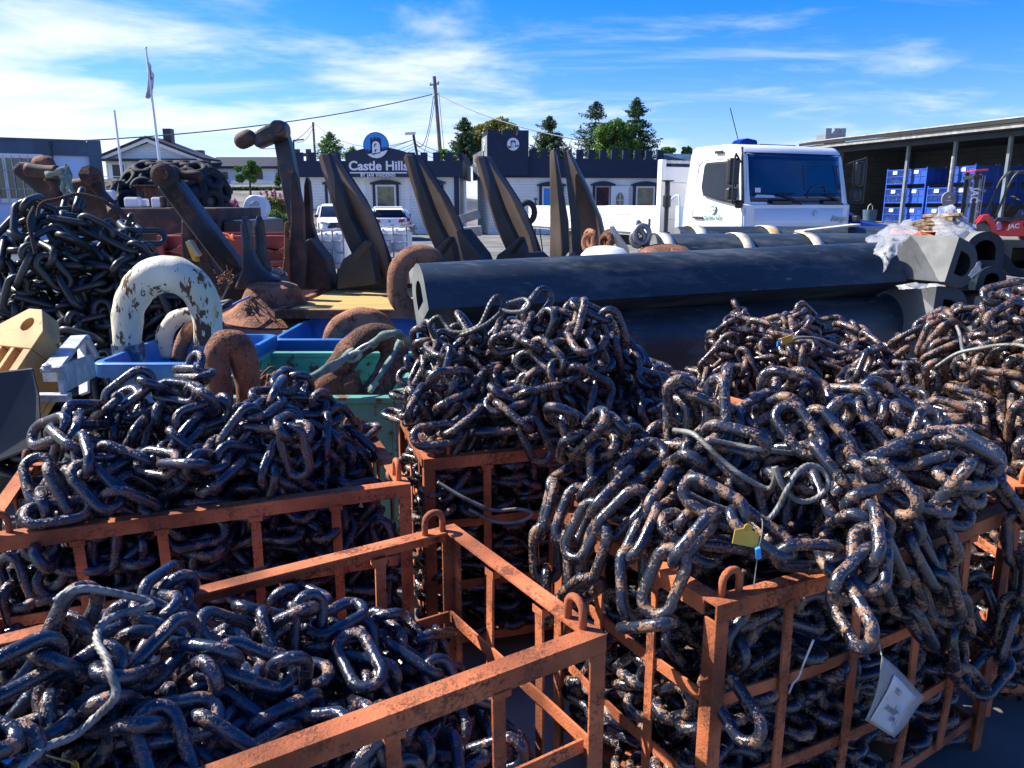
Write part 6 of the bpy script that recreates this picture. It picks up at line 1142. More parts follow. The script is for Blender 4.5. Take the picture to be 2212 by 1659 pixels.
# black forged double flukes
fa = thing('stockless_anchor', 'black forged anchor crown with two slim pointed flukes, right of the leaning shank', 'anchor', tuple(at(550, 620, 6.6)))
def fl(pts, Y, th, mt, par, nm='fluke'): return wprism(par, pts, Y, 0, th, nm, mt, .02)
fl([(517, 490), (524, 464), (530, 478), (537, 510), (539, 540), (556, 575), (580, 597), (600, 606), (560, 625), (504, 625), (520, 585), (521, 530)], 6.6, .14, M['anchbl'], fa)
fl([(547, 490), (554, 464), (560, 478), (566, 510), (569, 545), (582, 590), (620, 606), (604, 618), (566, 600), (548, 560), (549, 525)], 6.95, .14, M['anchbl'], fa)
fl([(498, 600), (528, 580), (600, 600), (612, 640), (470, 660)], 6.75, .3, M['anch'], fa, 'crown')
ba = thing('stockless_anchor', 'brown anchor crown with two blunt flukes standing left of the leaning shank', 'anchor', tuple(at(430, 600, 7.2)))
fl([(390, 480), (399, 455), (408, 475), (411, 520), (413, 560), (392, 560), (389, 520)], 7.3, .14, M['rustdk'], ba)
fl([(424, 470), (432, 480), (444, 510), (452, 560), (470, 600), (487, 640), (440, 600), (424, 560)], 7.4, .14, M['rustdk'], ba)
fl([(385, 555), (455, 560), (490, 640), (400, 640)], 7.5, .3, M['rustdk'], ba, 'crown')
b = MB(); b.prism([at(x, y, 7.0) for x, y in [(400, 524), (409, 519), (428, 552), (421, 556), (424, 566), (415, 562)]], (.02, .05, 0)); tag(b.build('yellow_bracket', M['yellow'], bevel=.004), 'small yellow angled bracket in front of the brown anchor flukes', 'bracket')
bb = MB(); bb.prism([at(x, y, 6.95) for x, y in [(400, 523), (409, 518), (430, 551), (424, 554)]], (.02, .03, 0)); tag(bb.build('wood_offcut', M['strap'], bevel=.003), 'pale wooden offcut lying along the small yellow bracket', 'offcut')
# two brown anchors behind the black chain cone
la = thing('stockless_anchor', 'brown anchor shank at the far left behind the black chain cone, strap on its shackle', 'anchor', tuple(at(110, 440, 6.6)))
wprism(la, [(22, 372), (26, 358), (38, 350), (56, 350), (82, 368), (110, 385), (165, 450), (130, 470), (62, 404)], 6.7, 0, .22, 'shank', M['rustdk'], .03)
b = MB(); b.tube(smooth_path([at(58, 366, 6.6), at(95, 371, 6.6), at(125, 372, 6.6)], 5), [.055] * 11, 18); b.build('shackle', M['rustdk'], la, smooth=True, world=True)
capsule(la, at(88, 355, 6.75), at(100, 355, 6.75), .07, 'pin_end', M['rust'])
b = MB(); b.tube(smooth_path([at(104, 384, 6.7), at(118, 398, 6.7), at(120, 412, 6.7), at(112, 420, 6.7)], 5), .045, 12); b.build('ring', M['rustdk'], la, smooth=True, world=True)
lb = thing('stockless_anchor', 'second brown anchor shank behind the black chain cone, a rusty nut on its shackle', 'anchor', tuple(at(190, 440, 7.2)))
wprism(lb, [(112, 425), (116, 400), (132, 384), (155, 384), (200, 402), (250, 460), (215, 480), (150, 450)], 7.3, 0, .2, 'shank', M['rustdk'], .03)
b = MB(); b.tube(smooth_path([at(160, 400, 7.2), at(190, 397, 7.2), at(218, 397, 7.2)], 5), .055, 16); b.build('shackle', M['rustdk'], lb, smooth=True, world=True)
b = MB(); b.lathe([(0, -.08), (.09, -.06), (.10, 0), (.09, .06), (0, .08)], at(197, 382, 7.2), (.2, -1, .3), 8); b.build('nut', M['rust'], lb, smooth='auto', world=True)
b = MB(); b.tube(smooth_path([at(208, 402, 7.2), at(222, 425, 7.2), at(238, 440, 7.1), at(246, 462, 7.0)], 5), [.06, .055, .05] + [.045] * 13, 12); b.build('joining_link', M['rustdk'], lb, smooth=True, world=True)
sg2 = thing('webbing_strap', 'yellow-green webbing strap hanging in a loop from the leftmost brown anchor', 'strap', tuple(at(140, 380, 6.5)))
ribbon([at(98, 375, 6.5), at(118, 372, 6.48), at(138, 362, 6.5), at(147, 362, 6.5), (at(152, 385, 6.5)), at(153, 410, 6.5), at(146, 425, 6.5), at(136, 412, 6.5), at(134, 388, 6.5), at(128, 368, 6.5)], .045, M['sling'], sg2, 'webbing', lay=1)
ribbon([at(140, 378, 6.48), at(150, 400, 6.48), at(166, 428, 6.45)], .03, M['sling'], sg2, 'webbing', lay=1)
# small pieces by the rightmost anchor: shackles standing in the gap
def knot(px, py, Y, s, label, mt, sd):
 s *= .9
 rnd = random.Random(sd); r = thing('shackle_cluster', label, 'shackles', tuple(at(px, py + s, Y)))
 for i in range(5):
  c = at(px + rnd.uniform(-s, s) * .5, py + (i - 2) * s * .36, Y + rnd.uniform(-.1, .1)); a = rnd.uniform(0, 3)
  rad = .045 + rnd.uniform(0, .02)
  b = MB(); b.tube([c + Vector((math.cos(a) * math.cos(t) * rad, math.sin(a) * math.cos(t) * rad, math.sin(t) * rad * 1.2)) for t in [2 * math.pi * j / 20 for j in range(20)]], .022, 12, closed=True)
  b.build('shackle', mt, r, smooth=True, world=True)
 b = MB(); b.lathe([(0, -.035), (.035, -.02), (.04, 0), (.035, .02), (0, .035)], at(px - 2, py - s * .95, Y), (0, 0, 1), 14); b.build('pin_end', mt, r, smooth=True, world=True)
knot(1279, 525, 6.6, 17, 'rusty brown shackle cluster left of the yellow strap, behind the long fender', M['rustor'], 1)
knot(1310, 523, 6.7, 14, 'smaller rusty shackle cluster just left of the yellow bar', M['rust'], 2)
knot(1384, 515, 6.6, 26, 'grey steel shackle cluster standing alone in front of the truck bed', M['steel'], 3)
b = MB(); b.prism([at(x, y, 6.7) for x, y in [(1316, 490), (1320, 488), (1352, 535), (1358, 560), (1344, 560), (1322, 512)]], (.03, .05, 0)); tag(b.build('bracket', M['strap'], bevel=.004), 'pale yellowish flat bar leaning between the shackle clusters', 'bar')
b = MB(); b.lathe([(.20, -.08), (.20, -.02), (.15, .03), (.08, .05), (0, .055)], at(1307, 545, 6.4), (0, 0, 1), 28); tag(b.build('buoy', M['whitedull'], smooth='auto'), 'rounded white buoy top just showing over the long fender', 'buoy')
b = MB(); b.lathe([(.22, -.08), (.22, -.02), (.17, .02), (.08, .04), (0, .045)], at(1436, 538, 6.5), (0, 0, 1), 28); tag(b.build('mooring_cap', M['rustor'], smooth='auto'), 'rusty rounded cap just showing over the long fender, right of the white one', 'casting')
# ------------------------------------------------------------------ white truck
TA = R(23)
def truck():
 Z0 = .42
 r = thing('flatbed_truck', 'white flatbed truck with dark windscreen and blue roof beacon, parked behind the black fenders', 'truck', (3.51, 12.0, Z0), TA)
 W = 2.16
 W_ = M['white']; K_ = M['blackpl']
 # cab body: side profile (y back, z up) swept over the width, tucked in towards the roof
 prof = [(.02, .55), (0, .80), (0, 1.36), (.05, 1.38), (.20, 2.10), (.26, 2.20), (.36, 2.262), (.55, 2.285), (1.32, 2.285), (1.42, 2.25), (1.47, 2.15), (1.52, 1.2), (1.52, .55)]
 V = []; n = len(prof); xs = [(0, .0, 1.0), (.03, -.02, 1.0), (.10, -.035, 1.003), (W / 2, -.05, 1.006), (W - .10, -.035, 1.003), (W - .03, -.02, 1.0), (W, 0, 1.0)]
 for (x, dy, kz) in xs:
  for (y, z) in prof:
   tuck = .07 * sst(1.35, 2.3, z); xx = W / 2 + (x - W / 2) * (1 - tuck)
   V.append((xx, y + (dy if y < .5 else 0), z * kz if z > 1.9 else z))
 F = [(i * n + j, i * n + j + 1, (i + 1) * n + j + 1, (i + 1) * n + j) for i in range(len(xs) - 1) for j in range(n - 1)]
 F += [(i * n, (i + 1) * n, (i + 1) * n + n - 1, i * n + n - 1) for i in range(len(xs) - 1)]
 F += [tuple(range(n)), tuple((len(xs) - 1) * n + j for j in range(n - 1, -1, -1))]
 b = MB(); b.add(V, F); b.build('cab', W_, r, bevel=.045, smooth='auto')
 def scr(x, z, off=.0):   # point on the windscreen plane
  t = (z - 1.36) / .74; tuck = .07 * sst(1.35, 2.3, z)
  return Vector((W / 2 + (x - W / 2) * (1 - tuck), .05 + t * .15 - .045 * (1 - ((x - W / 2) / (W / 2)) ** 2) - off, z))
 def scrpatch(x0, x1, z0, z1, off, name, mt, par=r, rad=.08):
  V = []; nn = 14
  for i in range(nn + 1):
   for j in range(9):
    u = i / nn; v = j / 8; x = x0 + (x1 - x0) * u; z = z0 + (z1 - z0) * v
    V.append(scr(x, z, off))
  F = [(i * 9 + j, (i + 1) * 9 + j, (i + 1) * 9 + j + 1, i * 9 + j + 1) for i in range(nn) for j in range(8)]
  b = MB(); b.add(V, F); o = b.build(name, mt, par, smooth=True); md = o.modifiers.new('s', 'SOLIDIFY'); md.thickness = .012; return o
 scrpatch(.05, W - .05, 1.31, 2.15, .014, 'windscreen_surround', K_)
 ws_ = scrpatch(.09, W - .09, 1.41, 2.12, .028, 'windscreen', M['glassblue'])
 # rear cab window seen as a light patch, dashboard papers, sticker, wheel
 b = MB(); b.sweep([scr(1.22, 1.62, .036), scr(1.22, 1.98, .036), scr(1.90, 2.0, .036), scr(1.93, 1.60, .036), scr(1.22, 1.60, .036)], rect(.016, .004)); b.build('inner_window_outline', M['bluegrey'] if 'bluegrey' in M else M['contdk'], r)
 b = MB(); pts = [scr(1.45 + .20 * math.cos(a), 1.55 + .10 * math.sin(a) + .05 * math.cos(a), .036) for a in [R(200 - 12 * i) for i in range(19)]]; b.tube(pts, .010, 6); b.build('steering_wheel', K_, r)
 b = MB(); b.prism([scr(.24, 1.55, .037), scr(.34, 1.55, .037), scr(.34, 1.62, .037), scr(.24, 1.62, .037)], (0, -.003, 0)); b.build('window_sticker', M['frame'], r)
 b = MB(); b.prism([scr(.22, 1.475, .036), scr(.62, 1.475, .036), scr(.58, 1.51, .036), scr(.27, 1.52, .036)], (0, -.003, 0)); b.build('dashboard_papers', M['contain'], r)
 for x0, x1, xa in ((.20, .98, 1.10), (1.22, 1.92, 2.0)):
  b = MB(); b.tube([scr(x0, 1.53, .055), scr(x1, 1.54, .055)], .010, 6); w = b.build('wiper', K_, r)
  b = MB(); b.tube([scr((x0 + x1) / 2 + .05, 1.54, .06), scr(xa, 1.37, .055)], .012, 6); b.tube([scr((x0 + x1) / 2 + .16, 1.535, .06), scr(xa - .08, 1.42, .055)], .007, 6); b.build('wiper_arm', K_, w)
 for x in (.52, 1.55):
  b = MB(); b.obox(scr(x + .2, 1.40, .05), (.19, 0, 0), (0, .02, 0), (0, 0, .028)); b.build('step_grip', K_, r, bevel=.01)
 # front flap, seams, emblem, lower grille
  def fr_y(x): return -.05 * (1 - ((x - W / 2) / (W / 2)) ** 2) + 0.0
 def fpatch(x0, x1, z0, z1, off, name, mt, th=.012):
  V = []; nn = 12
  for i in range(nn + 1):
   x = x0 + (x1 - x0) * i / nn
   V += [(x, fr_y(x) - off, z0), (x, fr_y(x) - off, z1)]
  b = MB(); b.add(V, [(2 * i, 2 * i + 1, 2 * i + 3, 2 * i + 2) for i in range(nn)]); o = b.build(name, mt, r, smooth=True)
  md = o.modifiers.new('s', 'SOLIDIFY'); md.thickness = th; return o
 fpatch(.20, W - .02, .88, 1.31, .022, 'bonnet_flap', W_)
 fpatch(.02, .17, .70, 1.31, .020, 'corner_panel', W_)
 fpatch(.20, W - .02, .62, .86, .020, 'grille', K_)
 fpatch(.0, W, .28, .60, .05, 'bumper', M['contdk'], .08)
 for x in (.25, W - .45):
  b = MB(); b.box((x, -.10, .38), (x + .32, -.07, .54)); b.build('headlight', M['frame'], r, bevel=.02)
 logo(r, face_frame((1.37, fr_y(1.37) - .036, 1.24), (1, 0, 0), (0, 0, 1)), .042, M['contain'], M['logoteal'], M['logowhite'])
 text('Atego', .135, face_frame((1.90, fr_y(1.9) - .045, 1.15), (1, -.0, 0), (0, 0, 1)), M['steel'], 'lettering', r, ext=.004, bold=.002)
 # left side (x = 0): door, window, handle, mirrors
 def side(y, z, off=0.0):
  tuck = .07 * sst(1.35, 2.3, z); return Vector((W / 2 * tuck - off, y, z))
 def spatch(poly, off, name, mt, par=r, th=.01):
  b = MB(); b.prism([side(y, z, off) for y, z in poly], (-th, 0, 0)); return b.build(name, mt, par)
 seam = [(.10, .75), (.14, 1.36), (.26, 2.02), (.34, 2.07), (1.12, 2.07), (1.22, 2.0), (1.26, 1.4), (1.24, .75)]
 b = MB()
 b.tube([side(y, z, .002) for y, z in seam], .006, 6); b.build('door_seam', M['galv'], r)
 wn_ = [(.18, 1.40), (.18, 1.55), (.30, 2.0), (.98, 2.0), (1.03, 1.95), (1.03, 1.62), (.96, 1.54), (.60, 1.46)]
 wf = spatch([(y + (.03 if y > .6 else -.03), z + (.03 if z > 1.6 else -.03)) for y, z in wn_], .004, 'side_window', K_)
 spatch(wn_, .018, 'pane', M['glass'], wf)
 # roof vent lamp & handle
 b = MB(); b.box((.03, .60, 2.155), (.055, .80, 2.20)); b.build('marker_lamp', M['blackpl'], r, bevel=.008)
 b = MB(); b.box((-.035, .95, 1.14), (-.004, 1.2, 1.18)); b.build('door_handle', K_, r, bevel=.015)
 text('Castle Hills', .12, face_frame(side(.72, 1.165, .008), (0, -1, 0), (0, 0, 1)), M['logoteal'], 'lettering', r, ext=.002, bold=.001, width=.50)
 logo(r, face_frame(side(.72, 1.30, .004), (0, -1, 0), (0, 0, 1)), .075, M['logowhite'], M['logoteal'], M['logowhite'], ring=M['logoteal'])
 def mirror(sx, yb):
  s = -1 if sx < 1 else 1; mx = sx + s * .20
  a = thing_part = None
  b = MB(); b.tube(smooth_path([(sx + s * .0, .14, 2.0), (mx, -.02, 2.08), (mx + s * .05, -.04, 2.05), (mx + s * .05, -.04, 1.45), (mx, -.02, 1.40), (sx, .12, 1.42)], 4), .016, 8); arm = b.build('mirror_arm', K_, r, smooth=True)
  b = MB(); b.box((mx - .10, .0, 1.66), (mx + .10, .10, 2.05)); b.build('mirror', K_, arm, bevel=.035)
  b = MB(); b.box((mx - .09, .01, 1.43), (mx + .09, .11, 1.62)); b.build('mirror', K_, arm, bevel=.035)
 mirror(0.02, 0); mirror(W - .02, 0)
 b = MB(); b.lathe([(0, -.07), (.05, -.06), (.07, 0), (.05, .05), (0, .06)], (-.06, .02, 1.38), (0, 0, 1), 14); b.build('kerb_mirror', K_, r, smooth=True)
 # black pillar tube, beacon, antenna
 b = MB(); b.tube(smooth_path([(.10, .22, 2.22), (.03, .12, 2.05), (.0, .02, 1.6), (.0, -.01, 1.38)], 4), .018, 8); b.build('snorkel_tube', K_, r, smooth=True)
 b = MB(); b.prism([(.30, .55, 2.29), (.68, .55, 2.29), (.68, .58, 2.37), (.50, .58, 2.395), (.36, .56, 2.36)], (0, .22, 0)); b.build('beacon', M['beacon'], r, bevel=.02)
 b = MB(); b.tube([(.60, .9, 2.29), (.40, .95, 2.88)], .007, 6); b.lathe([(.03, 0), (.02, .04), (0, .05)], (.60, .9, 2.285), (0, 0, 1), 10); b.build('antenna', K_, r)
 b = MB(); b.box((.75, .6, 2.292), (1.5, 1.2, 2.315)); b.build('roof_hatch', K_, r, bevel=.01)
 # chassis, wheels
 b = MB(); b.box((.65, .8, .55), (.95, 7.6, .80)); b.box((1.2, .8, .55), (1.5, 7.6, .80)); b.build('chassis', K_, r)
 for y in (.75, 5.4):
  for x, s in ((.0, 1), (W, -1)):
   b = MB(); b.lathe([(.22, 0), (.42, .0), (.46, .04), (.46, .22), (.42, .26), (.22, .26)], (x + s * .02, y, .46), (s, 0, 0), 28); w = b.build('wheel', M['tyre'], r, smooth='auto')
   b = MB(); b.lathe([(0, .06), (.10, .06), (.12, .02), (.22, .02)], (x + s * .0, y, .46), (s, 0, 0), 20); b.build('rim', M['whitedull'], w, smooth='auto')
 # crane stand behind the cab, exhaust blue frame
 b = MB(); b.lathe([(.11, 0), (.11, .02), (.045, .03), (.045, .25), (.07, .26), (.07, .45), (.04, .46), (.04, .9)], (-.05, 1.95, 1.78), (0, 0, -1), 16); b.lathe([(.08, 0), (.08, .4)], (-.05, 1.95, .9), (0, 0, -1), 14); b.build('bed_post', M['anch'], r, smooth='auto')
 b = MB(); b.tube(smooth_path([(.0, 1.62, .95), (-.02, 1.62, 1.45), (-.02, 1.72, 1.52), (-.02, 1.95, 1.40)], 4), .018, 8); b.box((0, 1.62, .9), (.12, 1.75, 1.35)); b.build('side_guard', M['contain'], r, smooth='auto')
 # bulkhead
 b = MB(); b.box((.05, 2.22, .82), (W - .02, 2.27, 2.02)); b.build('bulkhead', M['whitedull'], r, bevel=.008)
 for x in (-.02, W - .05): b = MB(); b.box((x, 2.19, .80), (x + .09, 2.33, 2.14)); b.build('bulkhead_post', M['white'], r, bevel=.008)
 b = MB(); b.box((.07, 2.23, 2.08), (W - .05, 2.28, 2.13)); b.box((.07, 2.22, 1.74), (W - .05, 2.285, 1.755)); b.box((.07, 2.22, 1.42), (W - .05, 2.285, 1.435)); b.box((.07, 2.22, 1.10), (W - .05, 2.285, 1.115)); b.build('bulkhead_rail', M['galv'], r)
 # bed and side boards
 b = MB(); b.box((.02, 2.33, .80), (W - .02, 7.9, .86)); b.build('bed_floor', M['galv'], r)
 for x in (-.02, W):
  for k, (y0, y1) in enumerate(((2.34, 5.10), (5.16, 7.9))):
   b = MB(); b.box((x, y0, .86), (x + .03, y1, 1.34)); s_ = b.build('side_board', M['white'], r, bevel=.006)
   b = MB()
   for z in (1.02, 1.18): b.box((x - .006, y0 + .02, z), (x + .036, y1 - .02, z + .012))
   b.build('board_groove', M['galv'], s_)
   b = MB()
   for y in (y0 + .15, y1 - .2): b.box((x - .014, y, .98), (x - .004, y + .05, 1.12))
   b.build('latch', M['blackpl'], s_)
 b = MB(); b.box((.0, 7.9, .86), (W, 7.93, 1.34)); b.build('tail_board', M['white'], r)
truck()
# ------------------------------------------------------------------ the sign building
CY = 43.0; GZ = .45
def px2(px, py, Y=CY): v = at(px, py, Y); return v.x, v.z
def battlement(name, par, x0, x1, y, zb, zc, zt, th, first, pitch, w, mt, M4=None):
 """dark band with square teeth along the top, between x0 and x1"""
 b = MB(); f = (lambda p: M4 @ Vector(p)) if M4 else (lambda p: Vector(p))
 def bx(a, c):
  v = [f((x, yy, z)) for x in (a[0], c[0]) for yy in (a[1], c[1]) for z in (a[2], c[2])]
  b.add(v, [(0, 1, 3, 2), (4, 6, 7, 5), (0, 4, 5, 1), (2, 3, 7, 6), (0, 2, 6, 4), (1, 5, 7, 3)])
 bx((x0, y, zb), (x1, y + th, zc)); o = b.build(name, mt, par)
 x = first
 while x + w <= x1 + .01:
  b = MB(); bx((max(x, x0), y, zc), (x + w, y + th, zt)); x += pitch; b.build('merlon', mt, par)
 return o
def castle_window(par, x0, x1, z0, z1, y, M4, pane=None, open_=False, frame=True, w=.15, label=None):
 f = lambda p: M4 @ Vector(p)
 def bx(b, a, c):
  v = [f((x, yy, z)) for x in (a[0], c[0]) for yy in (a[1], c[1]) for z in (a[2], c[2])]
  b.add(v, [(0, 1, 3, 2), (4, 6, 7, 5), (0, 4, 5, 1), (2, 3, 7, 6), (0, 2, 6, 4), (1, 5, 7, 3)])
 b = MB()
 bx(b, (x0 - w, y - .10, z0), (x0 - .03, y, z1)); bx(b, (x1 + .03, y - .10, z0), (x1 + w, y, z1))
 arc = []; n = 8
 for i in range(n + 1):
  t = i / n; arc.append((x0 - w - .12 + (x1 - x0 + 2 * w + .24) * t, z1 + .10 + .16 * math.sin(math.pi * t)))
 V = [f((a, y - .14, c)) for a, c in arc] + [f((arc[-1][0], y - .14, arc[-1][1] - .10)), f((x1 + w, y - .14, z1 + .06)), f((x1 + w, y - .14, z1)), f((x0 - w, y - .14, z1)), f((x0 - w, y - .14, z1 + .06)), f((arc[0][0], y - .14, arc[0][1] - .10))]
 b.prism(V, M4.to_3x3() @ Vector((0, .14, 0)))
 fr = b.build('window', M['navyplain'], par)
 if frame:
  b = MB(); t = .09
  bx(b, (x0, y - .05, z0), (x0 + t, y + .02, z1)); bx(b, (x1 - t, y - .05, z0), (x1, y + .02, z1)); bx(b, (x0 + t, y - .05, z1 - t), (x1 - t, y + .02, z1)); bx(b, (x0 + t, y - .05, z0), (x1 - t, y + .02, z0 + t))
  b.build('frame', M['frame'], fr)
 b = MB(); bx(b, (x0 + .07, y - .03, z0 + .07), (x1 - .07, y - .01, z1 - .07)); b.build('pane', pane or M['glass'], fr)
 return fr
I4 = Matrix.Identity(4)
def castle_left():
 r = thing('sign_building', 'low white boarded building with dark battlements and a round castle sign on top', 'building', (0, CY, GZ))
 Mx = Matrix.Translation((0, -CY, -GZ))  # children in world coordinates
 f = lambda p: Mx @ Vector(p)
 x0, _ = px2(618, 400); x1, _ = px2(1001, 400); ze = px2(800, 383)[1]; zc = px2(800, 348)[1]; zt = px2(800, 330)[1]
 b = MB(); b.box(f((x0 + .1, CY, GZ - .5)), f((x1 - .3, CY + 8, ze + .1))); b.build('wall', M['siding'], r)
 for px in (653, 785, 880, 988):
  b = MB(); x = px2(px, 400)[0]; b.box(f((x - .12, CY - .03, GZ)), f((x + .12, CY, ze))); b.build('corner_board', M['frame'], r)
 x = px2(987, 400)[0]; b = MB(); b.box(f((x - .15, CY - .10, GZ)), f((x + .12, CY - .035, ze))); b.build('dark_corner_post', M['navyplain'], r)
 battlement('parapet', r, x0 - .3, x1, CY - .35, ze, zc, zt, .25, x0 + .05, .665, .36, M['navy'], Mx)
 b = MB(); b.box(f((x0, CY - .10, zc - .3)), f((x1, CY + 8, zc - .1))); b.build('roof', M['rooftile'], r)
 # side parapet
 battlement('side_parapet', r, CY - .1, CY + 8, -x1, ze, zc, zt, .2, CY + .4, .665, .36, M['navy'], Mx @ Matrix.Rotation(R(90), 4, 'Z'))
 # arched sign panel
 sx0 = px2(757, 400)[0]; sx1 = px2(892, 400)[0]; zs = px2(820, 319)[1]; pts = [(sx0, ze)]; zsd = px2(800, 336)[1]
 for i in range(17):
  t = i / 16; pts.append((sx0 + (sx1 - sx0) * t, zsd + (zs - zsd) * math.sin(math.pi * t) ** .7))
 pts.append((sx1, ze)); b = MB(); b.prism([f((a, CY - .50, c)) for a, c in pts], (0, .14, 0)); sg = b.build('sign_panel', M['navyplain'], r)
 cx, cz = px2(816, 316); rad = px2(842, 316)[0] - cx
 logo(r, face_frame(f((cx, CY - .51, cz)), (1, 0, 0), (0, 0, 1)), rad, M['logoblue'], M['navyplain'], M['logowhite'])
 tx, tz = px2(821, 360); w = px2(884, 360)[0] - px2(758, 360)[0]
 text('Castle Hills', .66, face_frame(f((tx, CY - .52, tz)), (1, 0, 0), (0, 0, 1)), M['logowhite'], 'lettering', r, ext=.02, bold=.016, width=w)
 lx0 = px2(760, 374)[0]; lx1 = px2(882, 374)[0]; lz = px2(800, 374)[1]; b = MB(); b.box(f((lx0, CY - .53, lz - .03)), f((lx1, CY - .50, lz + .03))); b.build('sign_line', M['logowhite'], r)
 w = px2(857, 380)[0] - px2(783, 380)[0]
 text('BY JAN VINDENES', .25, face_frame(f((px2(820, 380)[0], CY - .52, px2(800, 379.5)[1])), (1, 0, 0), (0, 0, 1)), M['logowhite'], 'lettering', r, ext=.015, bold=.008, spacing=1.2, width=w)
 for (pa, pb, pt) in ((811, 855, 399), (708, 745, 399)):
  a = px2(pa, 400)[0]; c = px2(pb, 400)[0]; castle_window(r, a, c, 1.15, px2(800, pt)[1], CY, Mx, M['winrefl'])
 a = px2(926, 400)[0]; c = px2(952, 400)[0]; castle_window(r, a, c, GZ, px2(800, 398)[1], CY, Mx, M['navyplain'], frame=False)
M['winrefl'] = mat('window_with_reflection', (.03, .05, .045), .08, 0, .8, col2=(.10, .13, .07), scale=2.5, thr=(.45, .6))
castle_left()
def castle_right():
 b0 = px2(1058, 400)[0]; A = R(9)
 r = thing('tower_building', 'white and dark boarded building with a square battlement tower and an open white door', 'building', (b0, CY - .9, GZ), A)
 Lx = 9.9
 s = 1.0
 ze = px2(1200, 384, CY - .4)[1] - GZ; zc = px2(1200, 343, CY - .2)[1] - GZ; zt = px2(1200, 323, CY - .2)[1] - GZ
 b = MB(); b.box((.05, 0.05, -.4), (Lx, 6, ze + .05)); b.build('wall', M['siding'], r)
 battlement('parapet', r, -.0, Lx + .1, -.12, ze, zc, zt, .22, 2.15, .64, .36, M['navy'])
 b = MB(); b.box((.1, .1, zc - .3), (Lx, 6, zc - .12)); b.build('roof', M['rooftile'], r)
 battlement('side_parapet', r, 0, 6, .02, ze, zc, zt, .2, .9, .64, .36, M['sidinggrey'], Matrix.Translation((0, 0, 0)) @ Matrix.Rotation(R(90), 4, 'Z'))  # grey instead of navy: sunlight on this side is in the colour
 # tower
 tb = ze - .1; tw = 2.05; th0 = px2(1090, 293, CY - .8)[1] - GZ; th1 = px2(1090, 282, CY - .8)[1] - GZ
 b = MB(); b.box((-.12, -.35, tb + .2), (tw, 1.9, th0)); t_ = b.build('tower', M['navy'], r)
 for lo, hi in [((x, -.35), (x + .6, -.15)) for x in (-.12, .65, 1.45)] + [((-.12, y), (.08, y + .35)) for y in (.15, .95, 1.5)] + [((tw - .2, .3), (tw, .7))]:
  b = MB(); b.box((*lo, th0), (*hi, th1)); b.build('merlon', M['navy'], t_)
 b = MB(); b.box((-.16, -.34, tb + .1), (-.125, 1.9, th0)); b.build('tower_sunlit_side', M['sidinggrey'], t_)  # grey layer paints the sunlight onto the dark tower's left side
 logo(r, face_frame((tw / 2 + .2, -.36, (th0 + zc) / 2 + .12), (1, 0, 0), (0, 0, 1)), .30, M['logowhite'], M['navyplain'], M['logowhite'], ring=M['logowhite'])
 logo(r, face_frame((-.165, .75, (th0 + zc) / 2 + .12), (0, -1, 0), (0, 0, 1)), .30, M['logowhite'], M['navyplain'], M['logowhite'], ring=M['logowhite'])
 U = lambda px: (px - 1058) / 365. * (Lx)
 for (pa, pb, pane) in ((1163, 1190, M['logoblue']),):
  castle_window(r, U(pa), U(pb) + .3, .75, ze - .45, 0, I4, pane)
 castle_window(r, U(1356), U(1396), .85, ze - .42, 0, I4, M['winrefl'])
 # doorway, dark inside, and the open white door leaf with its oval window
 castle_window(r, U(1272), U(1302), .0, ze - .42, 0, I4, M['darkroom'], frame=False)
 d = MB(); d.box((U(1303), -.16, .10), (U(1340), -.11, ze - .42)); dr = d.build('open_door', M['frame'], r, bevel=.01)
 cxd = (U(1303) + U(1340)) / 2; czd = 1.55
 oct_ = [(math.cos(a) * .23, math.sin(a) * .42) for a in [R(22.5 + 45 * i) for i in range(8)]]
 d = MB(); d.prism([(cxd + a, -.165, czd + c) for a, c in oct_], (0, -.012, 0)); pn = d.build('door_window', M['winrefl'], dr)
 d = MB(); d.box((cxd - .015, -.19, czd - .38), (cxd + .015, -.178, czd + .38)); d.box((cxd - .2, -.19, czd - .015), (cxd + .2, -.178, czd + .015)); d.build('glazing_bar', M['frame'], pn)
 b = MB(); b.box((Lx, -.13, -.2), (Lx + .12, .02, ze)); b.build('corner_board', M['navyplain'], r)
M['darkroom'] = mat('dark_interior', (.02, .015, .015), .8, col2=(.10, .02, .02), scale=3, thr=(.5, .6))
castle_right()
# gable building behind the truck
gbx0, _ = px2(1423, 350, 47); gbx1, _ = px2(1515, 350, 47)
g = thing('gabled_annex', 'grey boarded annex with a blue-grey low roof, glimpsed left of the truck cab', 'building', (gbx0, 47, GZ))
zt_ = at(1430, 333, 47).z - GZ; ze_ = at(1430, 352, 47).z - GZ; ww = gbx1 - gbx0
b = MB(); b.prism([(0, 0, -.3), (ww + 3, 0, -.3), (ww + 3, 0, ze_ - .6), (ww, 0, ze_ - .35), (0, 0, zt_ - .25)], (0, 5, 0)); b.build('wall', M['sidinggrey'], g)
b = MB(); b.prism([(-.2, -.4, zt_ - .28), (-.2, -.4, zt_ - .02), (ww + .3, -.4, ze_ - .2), (ww + .3, -.4, ze_ - .45)], (0, .1, 0)); b.prism([(-.2, -.3, zt_ - .05), (ww + 3, 4, zt_ + .1), (ww + 3, 0, ze_ - .4), (ww + .3, -.3, ze_ - .2)], (0, 0, .08)); b.build('roof', M['contdk'], g)
